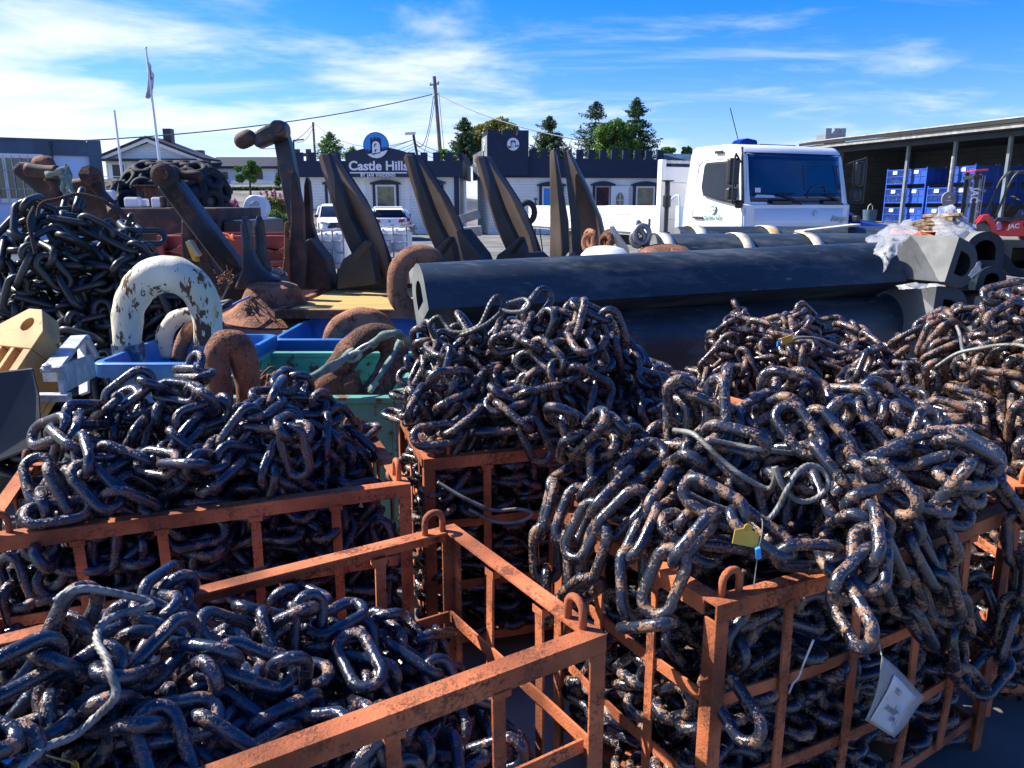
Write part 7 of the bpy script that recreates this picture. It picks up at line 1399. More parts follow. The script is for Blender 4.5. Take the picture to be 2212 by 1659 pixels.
# ------------------------------------------------------------------ cars
def car(name, loc, rz, label, style):
 r = thing(name, label, 'car', loc, rz)
 # local: x = width, y forward(front = -y), z up
 L = 4.6; W = 1.84; H = 1.50 if style != 'suv' else 1.62
 paint = {'hatch': M['white'], 'suv': M['white'], 'blue': M['carblue']}[style]
 # stations along y: (y, halfwidth, z bottom, z belt) and roof
 st = [(-2.28, .70, .35, .62), (-2.20, .82, .22, .78), (-1.9, .90, .20, .90), (-1.2, .92, .20, 1.0), (-.6, .92, .20, 1.02), (.6, .92, .20, 1.03), (1.5, .92, .20, 1.05), (2.05, .88, .24, 1.05), (2.25, .80, .30, .98), (2.30, .70, .42, .80)]
 sec = lambda hw, zb, zt: [(-hw * .86, zb), (-hw, zb + .12), (-hw * 1.0, (zb + zt) / 2 + .05), (-hw * .95, zt - .06), (-hw * .86, zt), (hw * .86, zt), (hw * .95, zt - .06), (hw, (zb + zt) / 2 + .05), (hw, zb + .12), (hw * .86, zb)]
 V = []; m = 10
 for (y, hw, zb, zt) in st:
  for (x, z) in sec(hw, zb, zt): V.append((x, y, z))
 F = [(i * m + j, i * m + (j + 1) % m, (i + 1) * m + (j + 1) % m, (i + 1) * m + j) for i in range(len(st) - 1) for j in range(m)] + [tuple(range(m)), tuple((len(st) - 1) * m + j for j in range(m - 1, -1, -1))]
 b = MB(); b.add(V, F); b.build('body', paint, r, smooth='auto')
 k = H - .02
 gh = [(-1.15, .80, 1.0, 1.02), (-.45, .70, 1.0, k - .08), (.1, .68, 1.0, k), (1.2, .68, 1.0, k - .03), (1.75, .66, 1.0, k - .14), (2.12, .76, 1.0, 1.04)]
 def shell(gh, ins, z0, name, mt, lo=0., hi=1.):
  V = []
  for (y, hw, zb, zt) in gh:
   h2 = .84
   V += [(-h2 - ins, y, z0), (-(h2 + (hw - h2) * hi) - ins, y, z0 + (zt - z0) * hi), (-(hw) * .86, y, zt + ins), (hw * .86, y, zt + ins), ((h2 + (hw - h2) * hi) + ins, y, z0 + (zt - z0) * hi), (h2 + ins, y, z0)]
  m = 6; F = [(i * m + j, i * m + (j + 1) % m, (i + 1) * m + (j + 1) % m, (i + 1) * m + j) for i in range(len(gh) - 1) for j in range(m)] + [tuple(range(m)), tuple((len(gh) - 1) * m + j for j in range(m - 1, -1, -1))]
  b = MB(); b.add(V, F); return b.build(name, mt, r, smooth='auto')
 shell([(y, hw, zb, zt) for y, hw, zb, zt in gh], 0, .98, 'cabin', M['glass'], hi=.92)
 rf = [(-.50, .70, 0, k - .10), (-.3, .70, 0, k - .03), (.1, .69, 0, k + .01), (1.2, .69, 0, k - .02), (1.78, .67, 0, k - .10), (1.86, .64, 0, k - .16)]
 V = []
 for (y, hw, _, zt) in rf: V += [(-hw - .015, y, zt - .09), (-hw * .9, y, zt + .005), (hw * .9, y, zt + .005), (hw + .015, y, zt - .09)]
 F = [(i * 4 + j, i * 4 + j + 1, (i + 1) * 4 + j + 1, (i + 1) * 4 + j) for i in range(len(rf) - 1) for j in range(3)] + [(0, 1, 2, 3), tuple(len(V) - 4 + j for j in (3, 2, 1, 0))] + [(i * 4, i * 4 + 3, (i + 1) * 4 + 3, (i + 1) * 4) for i in range(len(rf) - 1)]
 b = MB(); b.add(V, F); b.build('roof', paint, r, smooth='auto')
 for s in (-1, 1):
  for p, q, d in (((s * .86, -1.12, 1.0), (s * .72, -.46, k - .09), (.05, .06)), ((s * .85, .35, 1.0), (s * .705, .36, k - .05), (.06, .05)), ((s * .83, 2.06, 1.02), (s * .69, 1.74, k - .12), (.16, .09))):
   b = MB(); b.sweep([p, q], rect(*d)); b.build('pillar', paint, r)
 for s in (-1, 1):
  for y in (-1.42, 1.38):
   b = MB(); b.lathe([(.20, 0), (.31, 0), (.34, .03), (.34, .19), (.31, .22), (.20, .22)], (s * .93, y, .34), (-s, 0, 0), 26); w = b.build('wheel', M['tyre'], r, smooth='auto')
   b = MB(); b.lathe([(0, .03), (.07, .03), (.08, .05), (.19, .05), (.21, .01)], (s * .935, y, .34), (-s, 0, 0), 10); b.build('rim', M['steel'] if style != 'blue' else M['blackpl'], w)
   b = MB(); b.lathe([(.345, 0), (.40, .0), (.40, .10), (.345, .10)], (s * .945, y, .35), (-s, 0, 0), 26); b.build('wheel_arch', M['blackpl'] if style != 'hatch' else paint, r, smooth='auto')
  b = MB(); b.box((s * .98 - .10, -.95, .98), (s * .98 + .08, -.83, 1.12)); b.build('wing_mirror', M['blackpl'], r, bevel=.03)
 if style == 'hatch':   # seen from behind
  for s in (-1, 1):
   b = MB(); b.prism([(s * .90, 2.20, .86), (s * .38, 2.325, .80), (s * .42, 2.325, .93), (s * .90, 2.15, 1.0)], (0, .03, 0)); b.build('tail_light', M['lampred'], r, bevel=.01)
  b = MB(); b.prism([(-.62, 2.11, 1.08), (.62, 2.11, 1.08), (.54, 1.88, k - .15), (-.54, 1.88, k - .15)], (0, .04, .02)); b.build('rear_window', M['glass'], r)
  b = MB(); b.box((-.27, 2.30, .60), (.27, 2.325, .72)); p_ = b.build('number_plate', M['logowhite'], r)
  text('KB 45978', .115, face_frame((0.02, 2.33, .66), (-1, 0, 0), (0, 0, 1)), M['navyplain'], 'lettering', p_, ext=.001, bold=.003, width=.42)
  b = MB(); b.lathe([(.05, 0), (.05, .01), (0, .012)], (0, 2.32, .86), (0, 1, 0), 16); b.build('badge', M['logoteal'], r)
  b = MB(); b.box((-.80, 2.20, .24), (.80, 2.30, .40)); b.build('rear_bumper', M['blackpl'], r, bevel=.03)
  b = MB(); b.box((-.60, 1.80, k - .06), (.60, 1.98, k - .02)); b.build('spoiler', paint, r, bevel=.015)
 else:
  for s in (-1, 1):
   b = MB(); b.prism([(s * .88, -2.16, .72), (s * .46, -2.29, .66), (s * .46, -2.27, .76), (s * .88, -2.10, .84)], (0, -.03, 0)); b.build('headlight', M['galv'], r, bevel=.01)
   b = MB(); b.tube([(s * .62, -.1, k + .02), (s * .62, 1.4, k + .0)], .02, 8); b.build('roof_rail', M['blackpl'], r)
  b = MB(); b.prism([(-.52, -2.30, .42), (.52, -2.30, .42), (.58, -2.31, .58), (.46, -2.27, .78), (-.46, -2.27, .78), (-.58, -2.31, .58)], (0, -.03, 0)); b.build('grille', M['blackpl'], r)
  for i in range(4):
   b = MB(); b.tube([(-.12 + i * .08 + .048 * math.cos(a), -2.345, .66 + .048 * math.sin(a)) for a in [2 * math.pi * q / 18 for q in range(18)]], .008, 6, closed=True)
   if style == 'suv': b.build('badge_ring', M['steel'], r)
  b = MB(); b.box((-.26, -2.36, .43), (.26, -2.34, .54)); b.build('number_plate', M['logowhite'], r)
 return r
hx = at(842, 470, 38).x
car('hatchback', (hx + .15, 36.6, .20), R(190), 'white hatchback seen from behind, red tail lights, in front of the sign', 'hatch')
sx_ = at(716, 470, 36).x
car('suv', (sx_ - .1, 37.6, .20), R(16), 'white estate car facing us with a dark grille, left of the hatchback', 'suv')
bx_ = at(1838, 470, 18)
car('pickup', (bx_.x - .95, 18.8, .42), R(102), 'deep blue and orange car nosing out behind the truck, beside the shed', 'blue')
b = MB(); b.prism([(-.5, -2.0, .93), (.5, -2.0, .93), (.6, -1.2, 1.015), (-.6, -1.2, 1.015)], (0, 0, .012))
_pk = [o for o in C.objects if o.name.startswith('pickup')][0]
b.build('bonnet_stripe', M['carorange'], _pk)
# ------------------------------------------------------------------ open shed on the right with crates
sd = Vector((-.28, .96, 0)).normalized(); se = Vector((.96, .28, 0)).normalized()
S0 = Vector((16.8, 34.0, .95))
def shed():
 r = thing('open_shed', 'long open-fronted dark shed with a white fascia and thin posts, on the right', 'shed', tuple(S0), 0)
 f = lambda k, e, z: sd * k + se * e + Vector((0, 0, z))
 k0, k1 = 6.0, -16.0; D = 6.0
 zb = 4.19 - .95; zf0 = 4.43 - .95; zf1 = 4.60 - .95; zr = 4.72 - .95
 def sl(ka, kb, ea, eb, za, zb_, name, mt, bev=0):
  b = MB(); v = [f(k, e, z) for k in (ka, kb) for e in (ea, eb) for z in (za, zb_)]
  b.add(v, [(0, 1, 3, 2), (4, 6, 7, 5), (0, 4, 5, 1), (2, 3, 7, 6), (0, 2, 6, 4), (1, 5, 7, 3)]); return b.build(name, mt, r, bevel=bev)
 sl(k1, k0, -.06, .10, zb, zf0 - .04, 'beam', M['shedbeam'])
 sl(k1, k0 + .3, -.75, -.70, zf0 - .02, zf0 + .13, 'fascia', M['concrete'])
 sl(k1, k0 + .3, -.83, -.76, zf0 + .15, zf0 + .27, 'gutter', M['blackpl'])
 b = MB(); v = [f(k, e, z) for k in (k1, k0 + .3) for (e, z) in ((-.85, zf0 + .29), (-.85, zf0 + .34), (D + .3, zf0 + .90), (D + .3, zf0 + .85))]
 b.add(v, [(0, 1, 5, 4), (1, 2, 6, 5), (2, 3, 7, 6), (3, 0, 4, 7), (0, 3, 2, 1), (4, 5, 6, 7)]); b.build('roof', M['roofmetal'], r)
 sl(k1, k0, -.69, D, zf0 - .02, zf0 + .02, 'soffit', M['shedbeam'])
 for k in (0, -2.45, -4.9, -7.35, 5.6):
  sl(k - .06, k + .06, -.02, .10, -.9, zb, 'post', M['shedpost'])
 sl(k1, k0, D, D + .15, -.9, zf0, 'back_wall', M['shedwall'])
 sl(k0, k0 + .15, -.02, D, -.9, zf0, 'end_wall', M['shedwall'])
 dr = sl(-6.5, -2.2, D - .05, D - .005, -.9, 2.75, 'doorway', M['darkroom'])
 sl(-6.6, -2.1, D - .09, D - .052, 2.70, 2.85, 'door_frame', M['galv'])
 sl(-16, -7.3, D - .06, D - .004, -.9, zf0 - .3, 'light_wall_panel', M['concrete'])
 fr = face_frame(f(-10.2, D - .08, 2.35), -sd, (0, 0, 1))
 logo(r, fr, .78, M['concrete'], M['navyplain'], M['concrete'], ring=M['navyplain'])
M['shedbeam'] = mat('dark_blue_grey_timber', (.035, .05, .075), .6, var=.1)
M['shedpost'] = mat('grey_steel_post', (.16, .20, .24), .5, var=.1)
M['shedwall'] = mat('dark_shed_boards', (.075, .088, .092), .7, planks=(2, .35, .6), var=.1)
M['roofmetal'] = mat('grey_corrugated_roof', (.40, .40, .41), .5, .2, var=.1)
shed()
# little battlement tower on the shed roof
tw = thing('roof_turret', 'small grey battlement turret standing on the far end of the shed roof', 'turret', tuple(at(1822, 310, 40)))
tz0 = at(1822, 312, 40).z; tz1 = at(1822, 287, 40).z; tz2 = at(1822, 277, 40).z
xa = at(1783, 300, 40).x; xb = at(1826, 300, 40).x
def wbox(par, lo, hi, name, mt, bevel=0, inv=None):
 b = MB(); b.box(lo, hi); return b.build(name, mt, par, world=True, bevel=bevel)
wbox(tw, (xa, 40, tz0 - 1), (xb, 41.2, tz1), 'turret_body', M['turret'] if 'turret' in M else M['sidinggrey'])
for (a, c) in ((xa, xa + .28), (xa + .42, xa + .68), (xb - .28, xb)): wbox(tw, (a, 40, tz1), (c, 40.15, tz2), 'battlement', M['sidinggrey'])
wbox(tw, (xb - .18, 40.2, tz1), (xb, 41.2, tz2 - .05), 'battlement', M['navyplain'])
def steel_crate(k, e, lvl, label, kind, first=True):
 p = S0 + sd * k + se * e + Vector((0, 0, lvl * .80))
 ang = math.atan2(-sd.y, -sd.x)      # local x runs towards us along the shed front, local y into the shed
 r = thing('steel_crate', label, 'crate', tuple(p), ang, 'blue steel crates stacked in the shed')
 a, d, h = 1.08, 1.05, .70
 mt = M['cratebl']
 for x in (0, a - .06):
  for y in (0, d - .06): b = MB(); b.box((x, y, 0), (x + .06, y + .06, h + .08)); b.build('corner_post', mt, r)
 b = MB()
 for z in (.08, h - .05):
  b.box((.06, 0, z), (a - .06, .05, z + .05)); b.box((.06, d - .05, z), (a - .06, d, z + .05)); b.box((0, .06, z), (.05, d - .06, z + .05)); b.box((a - .05, .06, z), (a, d - .06, z + .05))
 b.box((.06, .0, .38), (a - .06, .05, .42)); b.build('frame', mt, r)
 if kind == 'plate':
  b = MB(); b.box((.06, .02, .13), (a - .06, .03, h - .05))
  for x in (.33, .68): b.box((x, .003, .13), (x + .05, .019, h - .05))
  b.build('front_panel', mt, r)
  b = MB(); b.box((a - .03, .06, .13), (a - .02, d - .06, h - .05))
  for y in (.33, .68): b.box((a - .019, y, .13), (a - .003, y + .05, h - .05))
  b.build('side_panel', mt, r)
 else:
  b = MB()
  for i in range(18):
   z = .14 + i * .028
   if abs(z - .40) > .03: b.box((.06, .018, z), (a - .06, .026, z + .008)); b.box((a - .026, .06, z), (a - .018, d - .06, z + .008))
  for i in range(16): b.box((.09 + i * .06, .012, .13), (.098 + i * .06, .018, h - .05)); b.box((a - .018, .09 + i * .058, .13), (a - .012, .098 + i * .058, h - .05))
  b.build('mesh_panel', mt, r)
  b = MB(); rnd = random.Random(int(k * 10 + lvl * 7)); 
  for i in range(60):
   c = Vector((rnd.uniform(.12, a - .12), rnd.uniform(.06, .12), rnd.uniform(.14, h - .10))); t = rnd.uniform(0, 3.1)
   b.tube([c + Vector((math.cos(t) * -.05, 0, math.sin(t) * -.05)), c + Vector((0, -.01, .0)), c + Vector((math.cos(t) * .05, 0, math.sin(t) * .05))], .012, 5)
  b.build('metal_parts', M['steel'], r)
 b = MB(); b.box((.06, .06, .06), (a - .06, d - .06, .075)); b.build('floor', mt, r)
 b = MB(); b.box((.38, -.012, .50), (.62, -.002, .64)); b.build('paper_label', M['logowhite'], r)
 return r
LV = ('bottom', 'middle', 'top')
for (k, lv, kind, nm) in [(1.35 - .0, 0, 'mesh', 'leftmost'), (1.35, 1, 'mesh', 'leftmost'), (1.35, 2, 'mesh', 'leftmost'),
                          (.15, 0, 'plate', 'second'), (.15, 1, 'plate', 'second'), (.15, 2, 'plate', 'second'),
                          (-1.05, 0, 'plate', 'third'), (-1.05, 1, 'mesh', 'third'),
                          (-2.25, 0, 'plate', 'rightmost'), (-2.25, 1, 'mesh', 'rightmost'), (-2.25, 2, 'plate', 'rightmost')]:
 steel_crate(k, .25, lv, 'blue crate with %s, %s layer of the %s stack in the shed' % ('mesh sides' if kind == 'mesh' else 'plate sides', LV[lv], nm), kind)
for i in range(4):
 for lv in (1, 2):
  steel_crate(-2.25, 1.40 + i * 1.12, lv, 'blue crate in the shaded row behind the forklift, %s layer, %s one from the stack' % (LV[lv], ('first', 'second', 'third', 'rightmost')[i]), 'plate')
b = MB(); bp_ = at(1932, 478, 33.0)
rb = thing('waste_bin', 'dark grey bin standing on the ground left of the blue crates', 'bin', (bp_.x - 1.75, 31.5, .95))
b = MB(); b.lathe([(.22, 0), (.27, .62)], (0, 0, 0), (0, 0, 1), 16); b.build('bin_body', M['contdk'], rb, smooth='auto')
b = MB(); b.tube([(-.1, 0, .62), (-.08, 0, .78), (.0, 0, .84), (.08, 0, .78), (.1, 0, .62)], .02, 8); b.build('bin_handle', M['galv'], rb)
# round grey disc sign on a pole
dsx = at(2049, 431, 20)
ds = thing('disc_sign', 'round grey disc on a thin pale pole in front of the blue crates', 'sign', (dsx.x, dsx.y, .9))
b = MB(); b.lathe([(0, -.02), (.19, -.02), (.20, 0), (.19, .02), (0, .02)], (0, 0, dsx.z - .9), (.1, -1, .1), 28); d_ = b.build('disc', M['turretgrey'] if 'turretgrey' in M else M['steelgrey'] if 'steelgrey' in M else M['concrete'], ds, smooth='auto')
b = MB(); b.lathe([(0, 0), (.035, 0), (.035, .01), (0, .01)], (-.01, -.03, dsx.z - .9 + .06), (.1, -1, .1), 16); b.build('emblem', M['logowhite'], d_)
b = MB(); b.box((-.085, -.03, dsx.z - .93), (.07, -.025, dsx.z - .915)); b.build('disc_text_line', M['logowhite'], d_)
b = MB(); b.tube([(0, .04, -.1), (0, .04, 1.05 + dsx.z - .9)], .03, 10); b.build('pole', M['galv'], ds)
# ------------------------------------------------------------------ forklift
def forklift():
 base = at(2135, 500, 19.0); r = thing('forklift', 'red and black forklift truck with a glazed cab, at the right edge', 'forklift', (base.x + .12, base.y, .84), R(-14)); r.scale = (.86, .86, .86)
 # side view: x to the right = rearward; mast at the left
 B = M['blackpl']; Rr = M['redpaint']
 def pr(poly, y0, y1, name, mt, par=r, bevel=.015):
  b = MB(); b.prism([(x, y0, z) for x, z in poly], (0, y1 - y0, 0)); return b.build(name, mt, par, bevel=bevel)
 for y in (.12, .95):
  pr([(-.62, .1), (-.52, .1), (-.52, 2.05), (-.62, 2.05)], y, y + .09, 'mast_rail', B)
  pr([(-.50, .15), (-.44, .15), (-.44, 1.95), (-.50, 1.95)], y + .02, y + .07, 'inner_mast', M['steel'])
 pr([(-.66, 1.80), (-.44, 1.80), (-.44, 1.9), (-.66, 1.9)], .1, 1.06, 'mast_crossbar', B)
 pr([(-.62, 2.0), (-.30, 2.02), (-.30, 2.07), (-.62, 2.05)], .1, 1.06, 'mast_top', Rr)
 text('JAC', .26, r.matrix_basis.inverted() @ r.matrix_basis @ face_frame((-.57, .11, 1.35), (0, 0, -1), (1, 0, 0)), M['logowhite'], 'lettering', r, ext=.003, bold=.006)
 b = MB()
 for x in (-.40, -.34, -.28): b.tube([(x, .4, .3), (x, .4, 1.9)], .014, 6)
 for z in (.6, .9, 1.2, 1.5): b.lathe([(.03, 0), (.03, .05)], (-.36, .36, z), (0, -1, 0), 8)
 b.build('hydraulics', M['steel'], r)
 # chassis
 pr([(-.10, .28), (.35, .22), (1.05, .22), (2.3, .26), (2.35, .75), (2.2, 1.0), (1.85, 1.12), (1.75, .92), (1.35, .80), (.95, .72), (.45, .62), (.30, .42)], .08, 1.1, 'chassis', Rr, bevel=.03)
 pr([(-.45, .55), (-.30, .80), (-.15, .84), (.05, .60), (.15, .30), (.0, .30), (-.10, .52), (-.22, .66)], .05, .35, 'front_fender', Rr, bevel=.02)
 pr([(.05, .62), (.45, .64), (.55, .70), (.50, .74), (.12, .74)], .1, 1.0, 'step', B)
 text('JAC', .17, face_frame((.52, .070, .50), (1, 0, .10), (0, 0, 1)), M['logowhite'], 'lettering', r, ext=.003, bold=.005)
 pr([(.42, .70), (.80, .74), (.92, .98), (.80, 1.02), (.55, .86)], .06, .09, 'battery_plate', B, bevel=.004)
 text('36', .12, face_frame((.70, .05, .86), (1, 0, .15), (0, 0, 1)), M['logoblue'], 'lettering', r, ext=.002, bold=.002)
 b = MB(); b.lathe([(.08, 0), (.08, .01), (0, .01)], (.82, .07, .56), (0, -1, 0), 16); b.build('filler_cap', B, r)
 for x, y, rad in ((-.28, .10, .30), (1.32, .06, .33), (-.28, .98, .30), (1.32, 1.02, .33)):
  b = MB(); b.lathe([(.15, 0), (rad - .03, 0), (rad, .03), (rad, .20), (rad - .03, .23), (.15, .23)], (x, y - .03, rad), (0, 1, 0), 26); w = b.build('wheel', M['tyregrey'], r, smooth='auto')
  b = MB(); b.lathe([(0, .05), (.06, .05), (.07, .02), (.15, .02)], (x, y - .035, rad), (0, 1, 0), 14); b.build('rim', Rr, w)
 # cab frame
 for y in (.14, 1.0):
  b = MB(); b.tube(smooth_path([(.02, y, .70), (.15, y, 1.15), (.30, y, 1.70), (.42, y, 1.92), (.60, y, 1.99), (1.35, y, 2.02), (1.55, y, 1.96), (1.72, y, 1.70), (1.86, y, 1.10)], 4), .035, 8); b.build('cab_frame', B, r, smooth=True)
 pr([(.45, 1.96), (1.45, 1.99), (1.45, 2.05), (.45, 2.02)], .14, 1.02, 'cab_roof', B)
 dp = pr([(.98, .72), (1.55, .60), (1.90, .90), (1.82, 1.30), (1.60, 1.88), (1.42, 1.98), (1.10, 1.90), (.96, 1.55), (.94, 1.0)], .09, .12, 'cab_door', B, bevel=.01)
 pr([(1.04, 1.28), (1.72, 1.36), (1.54, 1.82), (1.40, 1.90), (1.14, 1.84), (1.04, 1.55)], .078, .088, 'door_pane', M['glasslight'], dp, bevel=0)
 pr([(1.06, .82), (1.52, .70), (1.80, .94), (1.74, 1.22), (1.04, 1.14)], .078, .088, 'door_pane', M['glasslight'], dp, bevel=0)
 pr([(1.55, .84), (1.85, .96), (1.80, 1.18), (1.60, 1.12), (1.42, .98)], .15, 1.0, 'seat_cowl', Rr, bevel=.03)
 b = MB(); b.tube([(.62 + .13 * math.cos(a) * .9, .55 + .16 * math.sin(a), 1.28 - .05 * math.cos(a)) for a in [2 * math.pi * i / 22 for i in range(22)]], .014, 8, closed=True); b.tube([(.62, .55, 1.27), (.45, .55, .9)], .03, 8)
 for i in range(3): b.tube([(.50 + i * .05, .35, .80), (.66 + i * .05, .33, 1.12)], .010, 6)
 b.build('steering_wheel', B, r, smooth=True)
 pr([(.80, .80), (1.15, .84), (1.20, .98), (.82, .94)], .3, .85, 'seat', B, bevel=.04)
 pr([(1.10, .95), (1.20, .95), (1.30, 1.55), (1.20, 1.55)], .3, .85, 'seat_back', B, bevel=.04)
 pr([(.18, 1.78), (.40, 1.95), (1.3, 2.0), (1.3, 2.06), (.38, 2.03)], .45, .50, 'roof_bar', B)
M['tyregrey'] = mat('dusty_tyre', (.13, .12, .11), .85, bump=.5, bscale=30, var=.2)
M['glasslight'] = mat('reflecting_door_glass', (.10, .12, .14), .1, 0, .7, col2=(.02, .02, .03), scale=4, thr=(.45, .6))
forklift()
# ------------------------------------------------------------------ site cabin on the left
def cabin():
 p1 = at(212, 305, 12.0); p0 = Vector((p1.x - .885 * 2.9, p1.y - .465 * 2.9, 0)); d = Vector((p1.x - p0.x, p1.y - p0.y, 0)); L = d.length
 r = thing('site_cabin', 'pale blue-grey site cabin with slate blue frame and a barred window, at the left edge', 'cabin', (p0.x, p0.y, 0), math.atan2(d.y, d.x))
 zt = p1.z; z0 = .42
 b = MB(); b.box((0, .02, z0), (L - .02, 2.4, zt - .05)); b.build('wall_panel', M['contain'], r)
 b = MB(); b.box((-.1, -.02, zt - .22), (L - .15, .018, zt - .02)); b.build('roof_beam', M['contdk'], r)
 b = MB(); b.box((L - .15, -.03, z0), (L + .02, .15, zt - .22)); b.build('corner_post', M['contdk'], r)
 b = MB(); b.box((L - .15, -.035, zt - .22), (L + .03, .15, zt + .01)); b.build('corner_casting', M['contdk'], r, bevel=.01)
 b = MB(); b.box((-.1, -.03, zt - .02), (L - .16, 2.4, zt + .01)); b.build('roof', M['contdk'], r)
 b = MB()
 for x in (L - .66,): b.box((x, .012, z0), (x + .012, .02, zt - .22))
 b.build('panel_seam', M['contdk'], r)
 b = MB(); b.tube([(L - .62, -.03, zt - .08), (L - .62, -.03, 1.75)], .012, 6); b.lathe([(.03, 0), (.03, .03), (0, .04)], (L - .62, -.02, zt - .06), (0, -1, 0), 10); b.build('downpipe', M['blackpl'], r)
 # window: from photo x 0..97 (2212 scale), y 330..445
 x1 = L - .74; x0 = x1 - .98; wz1 = at(60, 333, 11.6).z; wz0 = at(60, 438, 11.6).z
 b = MB(); t = .06
 b.box((x0, -.03, wz0), (x0 + t, .018, wz1)); b.box((x1 - t, -.03, wz0), (x1, .018, wz1)); b.box((x0 + t, -.03, wz1 - t), (x1 - t, .018, wz1)); b.box((x0 + t, -.03, wz0), (x1 - t, .018, wz0 + t)); b.box(((x0 + x1) / 2 - .02, -.02, wz0 + t), ((x0 + x1) / 2 + .02, .018, wz1 - t))
 wd = b.build('window', M['frame'], r)
 b = MB(); b.box((x0 + t, .0, wz0 + t), (x1 - t, .012, wz1 - t)); b.build('pane', M['winrefl'], wd)
 b = MB()
 for i in range(9): x = x0 + .08 + i * (x1 - x0 - .16) / 8; b.tube([(x, -.06, wz0 - .02), (x, -.06, wz1 - .02)], .007, 6)
 for z in (.28, .66): b.tube([(x0, -.06, wz0 + (wz1 - wz0) * z), (x1, -.06, wz0 + (wz1 - wz0) * z)], .007, 6)
 b.build('bars', M['galv'], wd)
cabin()
b = MB(); b.box((-8.6, 10.2, .42), (-5.9, 10.9, 1.16)); 
lb_ = thing('low_bench', 'low pale box along the foot of the site cabin', 'box', (-7.2, 10.5, .42)); b.build('box_body', M['whitedull'], lb_, world=True, bevel=.02)
b = MB(); b.box((-8.65, 10.15, 1.16), (-5.85, 10.95, 1.20)); b.build('box_lid', M['steel'], lb_, world=True)
# ------------------------------------------------------------------ big tyre-covered fenders
def pneu(px0, px1, pyc, Y, rad, yaw, label, cols=7, rows=9, sd=1):
 c = at((px0 + px1) / 2, pyc, Y); hl = abs(at(px1, pyc, Y).x - at(px0, pyc, Y).x) / 2
 r = thing('pneumatic_fender', label, 'fender', (c.x, c.y, c.z), yaw, 'big fenders wrapped in old tyres')
 cyl = hl - rad * .75
 prof = [(0, -hl)] + [(rad * math.sin(a) * 1.0, -cyl - rad * .75 * math.cos(a)) for a in (.35, .7, 1.05, 1.35, 1.57)] + [(rad * math.sin(a), cyl - rad * .75 * math.cos(a)) for a in (1.57, 1.8, 2.1, 2.45, 2.8)] + [(0, hl)]
 b = MB(); b.lathe(prof, (0, 0, 0), (1, 0, 0), 32); b.build('fender_body', M['rubber'], r, smooth=True)
 tr = .155; 
 b0 = MB(); b0.tube([(math.cos(a) * tr, math.sin(a) * tr, 0) for a in [2 * math.pi * i / 20 for i in range(20)]], .062, 10, closed=True); me0 = b0.build('tyre', M['tyre'], r, smooth=True)
 rnd = random.Random(sd); first = True
 def place(x, th, R_, nx):
  nonlocal first
  o = me0 if first else me0.copy()
  if not first: C.objects.link(o)
  first = False
  n = Vector((nx, math.cos(th), math.sin(th))).normalized()
  q = n.to_track_quat('Z', 'X').to_matrix().to_4x4()
  o.parent = r; o.matrix_basis = Matrix.Translation((x, math.cos(th) * R_, math.sin(th) * R_)) @ q @ Matrix.Rotation(rnd.uniform(0, 3), 4, 'Z')
 k = 0
 for i in range(cols):
  x = -cyl + 2 * cyl * (i / max(cols - 1, 1))
  for j in range(rows):
   th = 2 * math.pi * (j + .5 * (i % 2)) / rows
   if math.cos(th) > .35: continue
   place(x, th, rad + .04, 0)
 for s in (-1, 1):
  for a, m in ((1.0, 8), (.55, 5)):
   for j in range(m):
    th = 2 * math.pi * j / m
    if math.cos(th) > .45: continue
    place(s * (cyl + rad * .75 * math.cos(a) * 1.05), th, rad * math.sin(a) * 1.04, s * 1.1 * math.cos(a) / max(math.sin(a), .2))
 ch = MB(); 
 for j in range(rows):
  th = 2 * math.pi * (j + .25) / rows
  if math.cos(th) > .3: continue
  ch.tube([(-cyl - .1 + (2 * cyl + .2) * q / 8, math.cos(th) * (rad + .075), math.sin(th) * (rad + .075)) for q in range(9)], .014, 5)
 ch.build('net_chain', M['steel'], r)
pneu(278, 488, 436, 14.5, .62, R(12), 'big black fender wrapped in a net of old tyres, behind the leaning anchor shank')
pneu(218, 296, 440, 17.5, .42, R(-20), 'second tyre-covered fender farther left, partly hidden by the site cabin', cols=6, sd=4)
# rust box on top
rbx = thing('rusty_box', 'rust-red steel box with a square opening standing among the tyre fenders', 'box', tuple(at(320, 430, 12.5)))
a = at(293, 404, 12.5); c = at(338, 447, 12.5)
wbox(rbx, (a.x, 12.5, c.z), (c.x, 13.0, a.z), 'box_body', M['rustor'], .01)
wbox(rbx, (a.x - .06, 12.42, a.z), (c.x + .06, 13.05, a.z + .03), 'top_flange', M['rustor'], .005)
a2 = at(302, 413, 12.5); c2 = at(312, 434, 12.5); wbox(rbx, (a2.x, 12.48, c2.z), (c2.x, 12.498, a2.z), 'opening', M['blackpl'])
wbox(rbx, ((a.x + c.x) / 2 - .01, 12.46, c.z), ((a.x + c.x) / 2 + .03, 12.499, a.z), 'rib', M['rustor'])
# white jugs and drums on the dark machine
def jug(px, py0, py1, w, Y, label, mt=None, dark=False):
 a = at(px, py0, Y); c = at(px, py1, Y); h = a.z - c.z; w = w / FPX * Y * .97
 r = thing('canister', label, 'canister', (a.x, Y, c.z), 0, 'canisters on the dark container')
 b = MB(); b.box((-w / 2, 0, 0), (w / 2, w * .8, h * .88)); b.build('body', mt or M['ibc'], r, bevel=w * .12)
 b = MB(); b.box((-w * .42, w * .1, h * .86), (w * .42, w * .7, h * .93)); b.build('shoulder', mt or M['ibc'], r, bevel=w * .1)
 b = MB(); b.lathe([(w * .12, 0), (w * .12, h * .12), (0, h * .12)], (-w * .2, w * .4, h * .9), (0, 0, 1), 12); b.build('cap', M['blackpl'], r)
jug(231, 409, 432, 22, 11, 'white canister farthest left, tucked below the second brown anchor')
jug(281, 424, 448, 32, 10.5, 'wide translucent canister beside the thin flagpole foot')
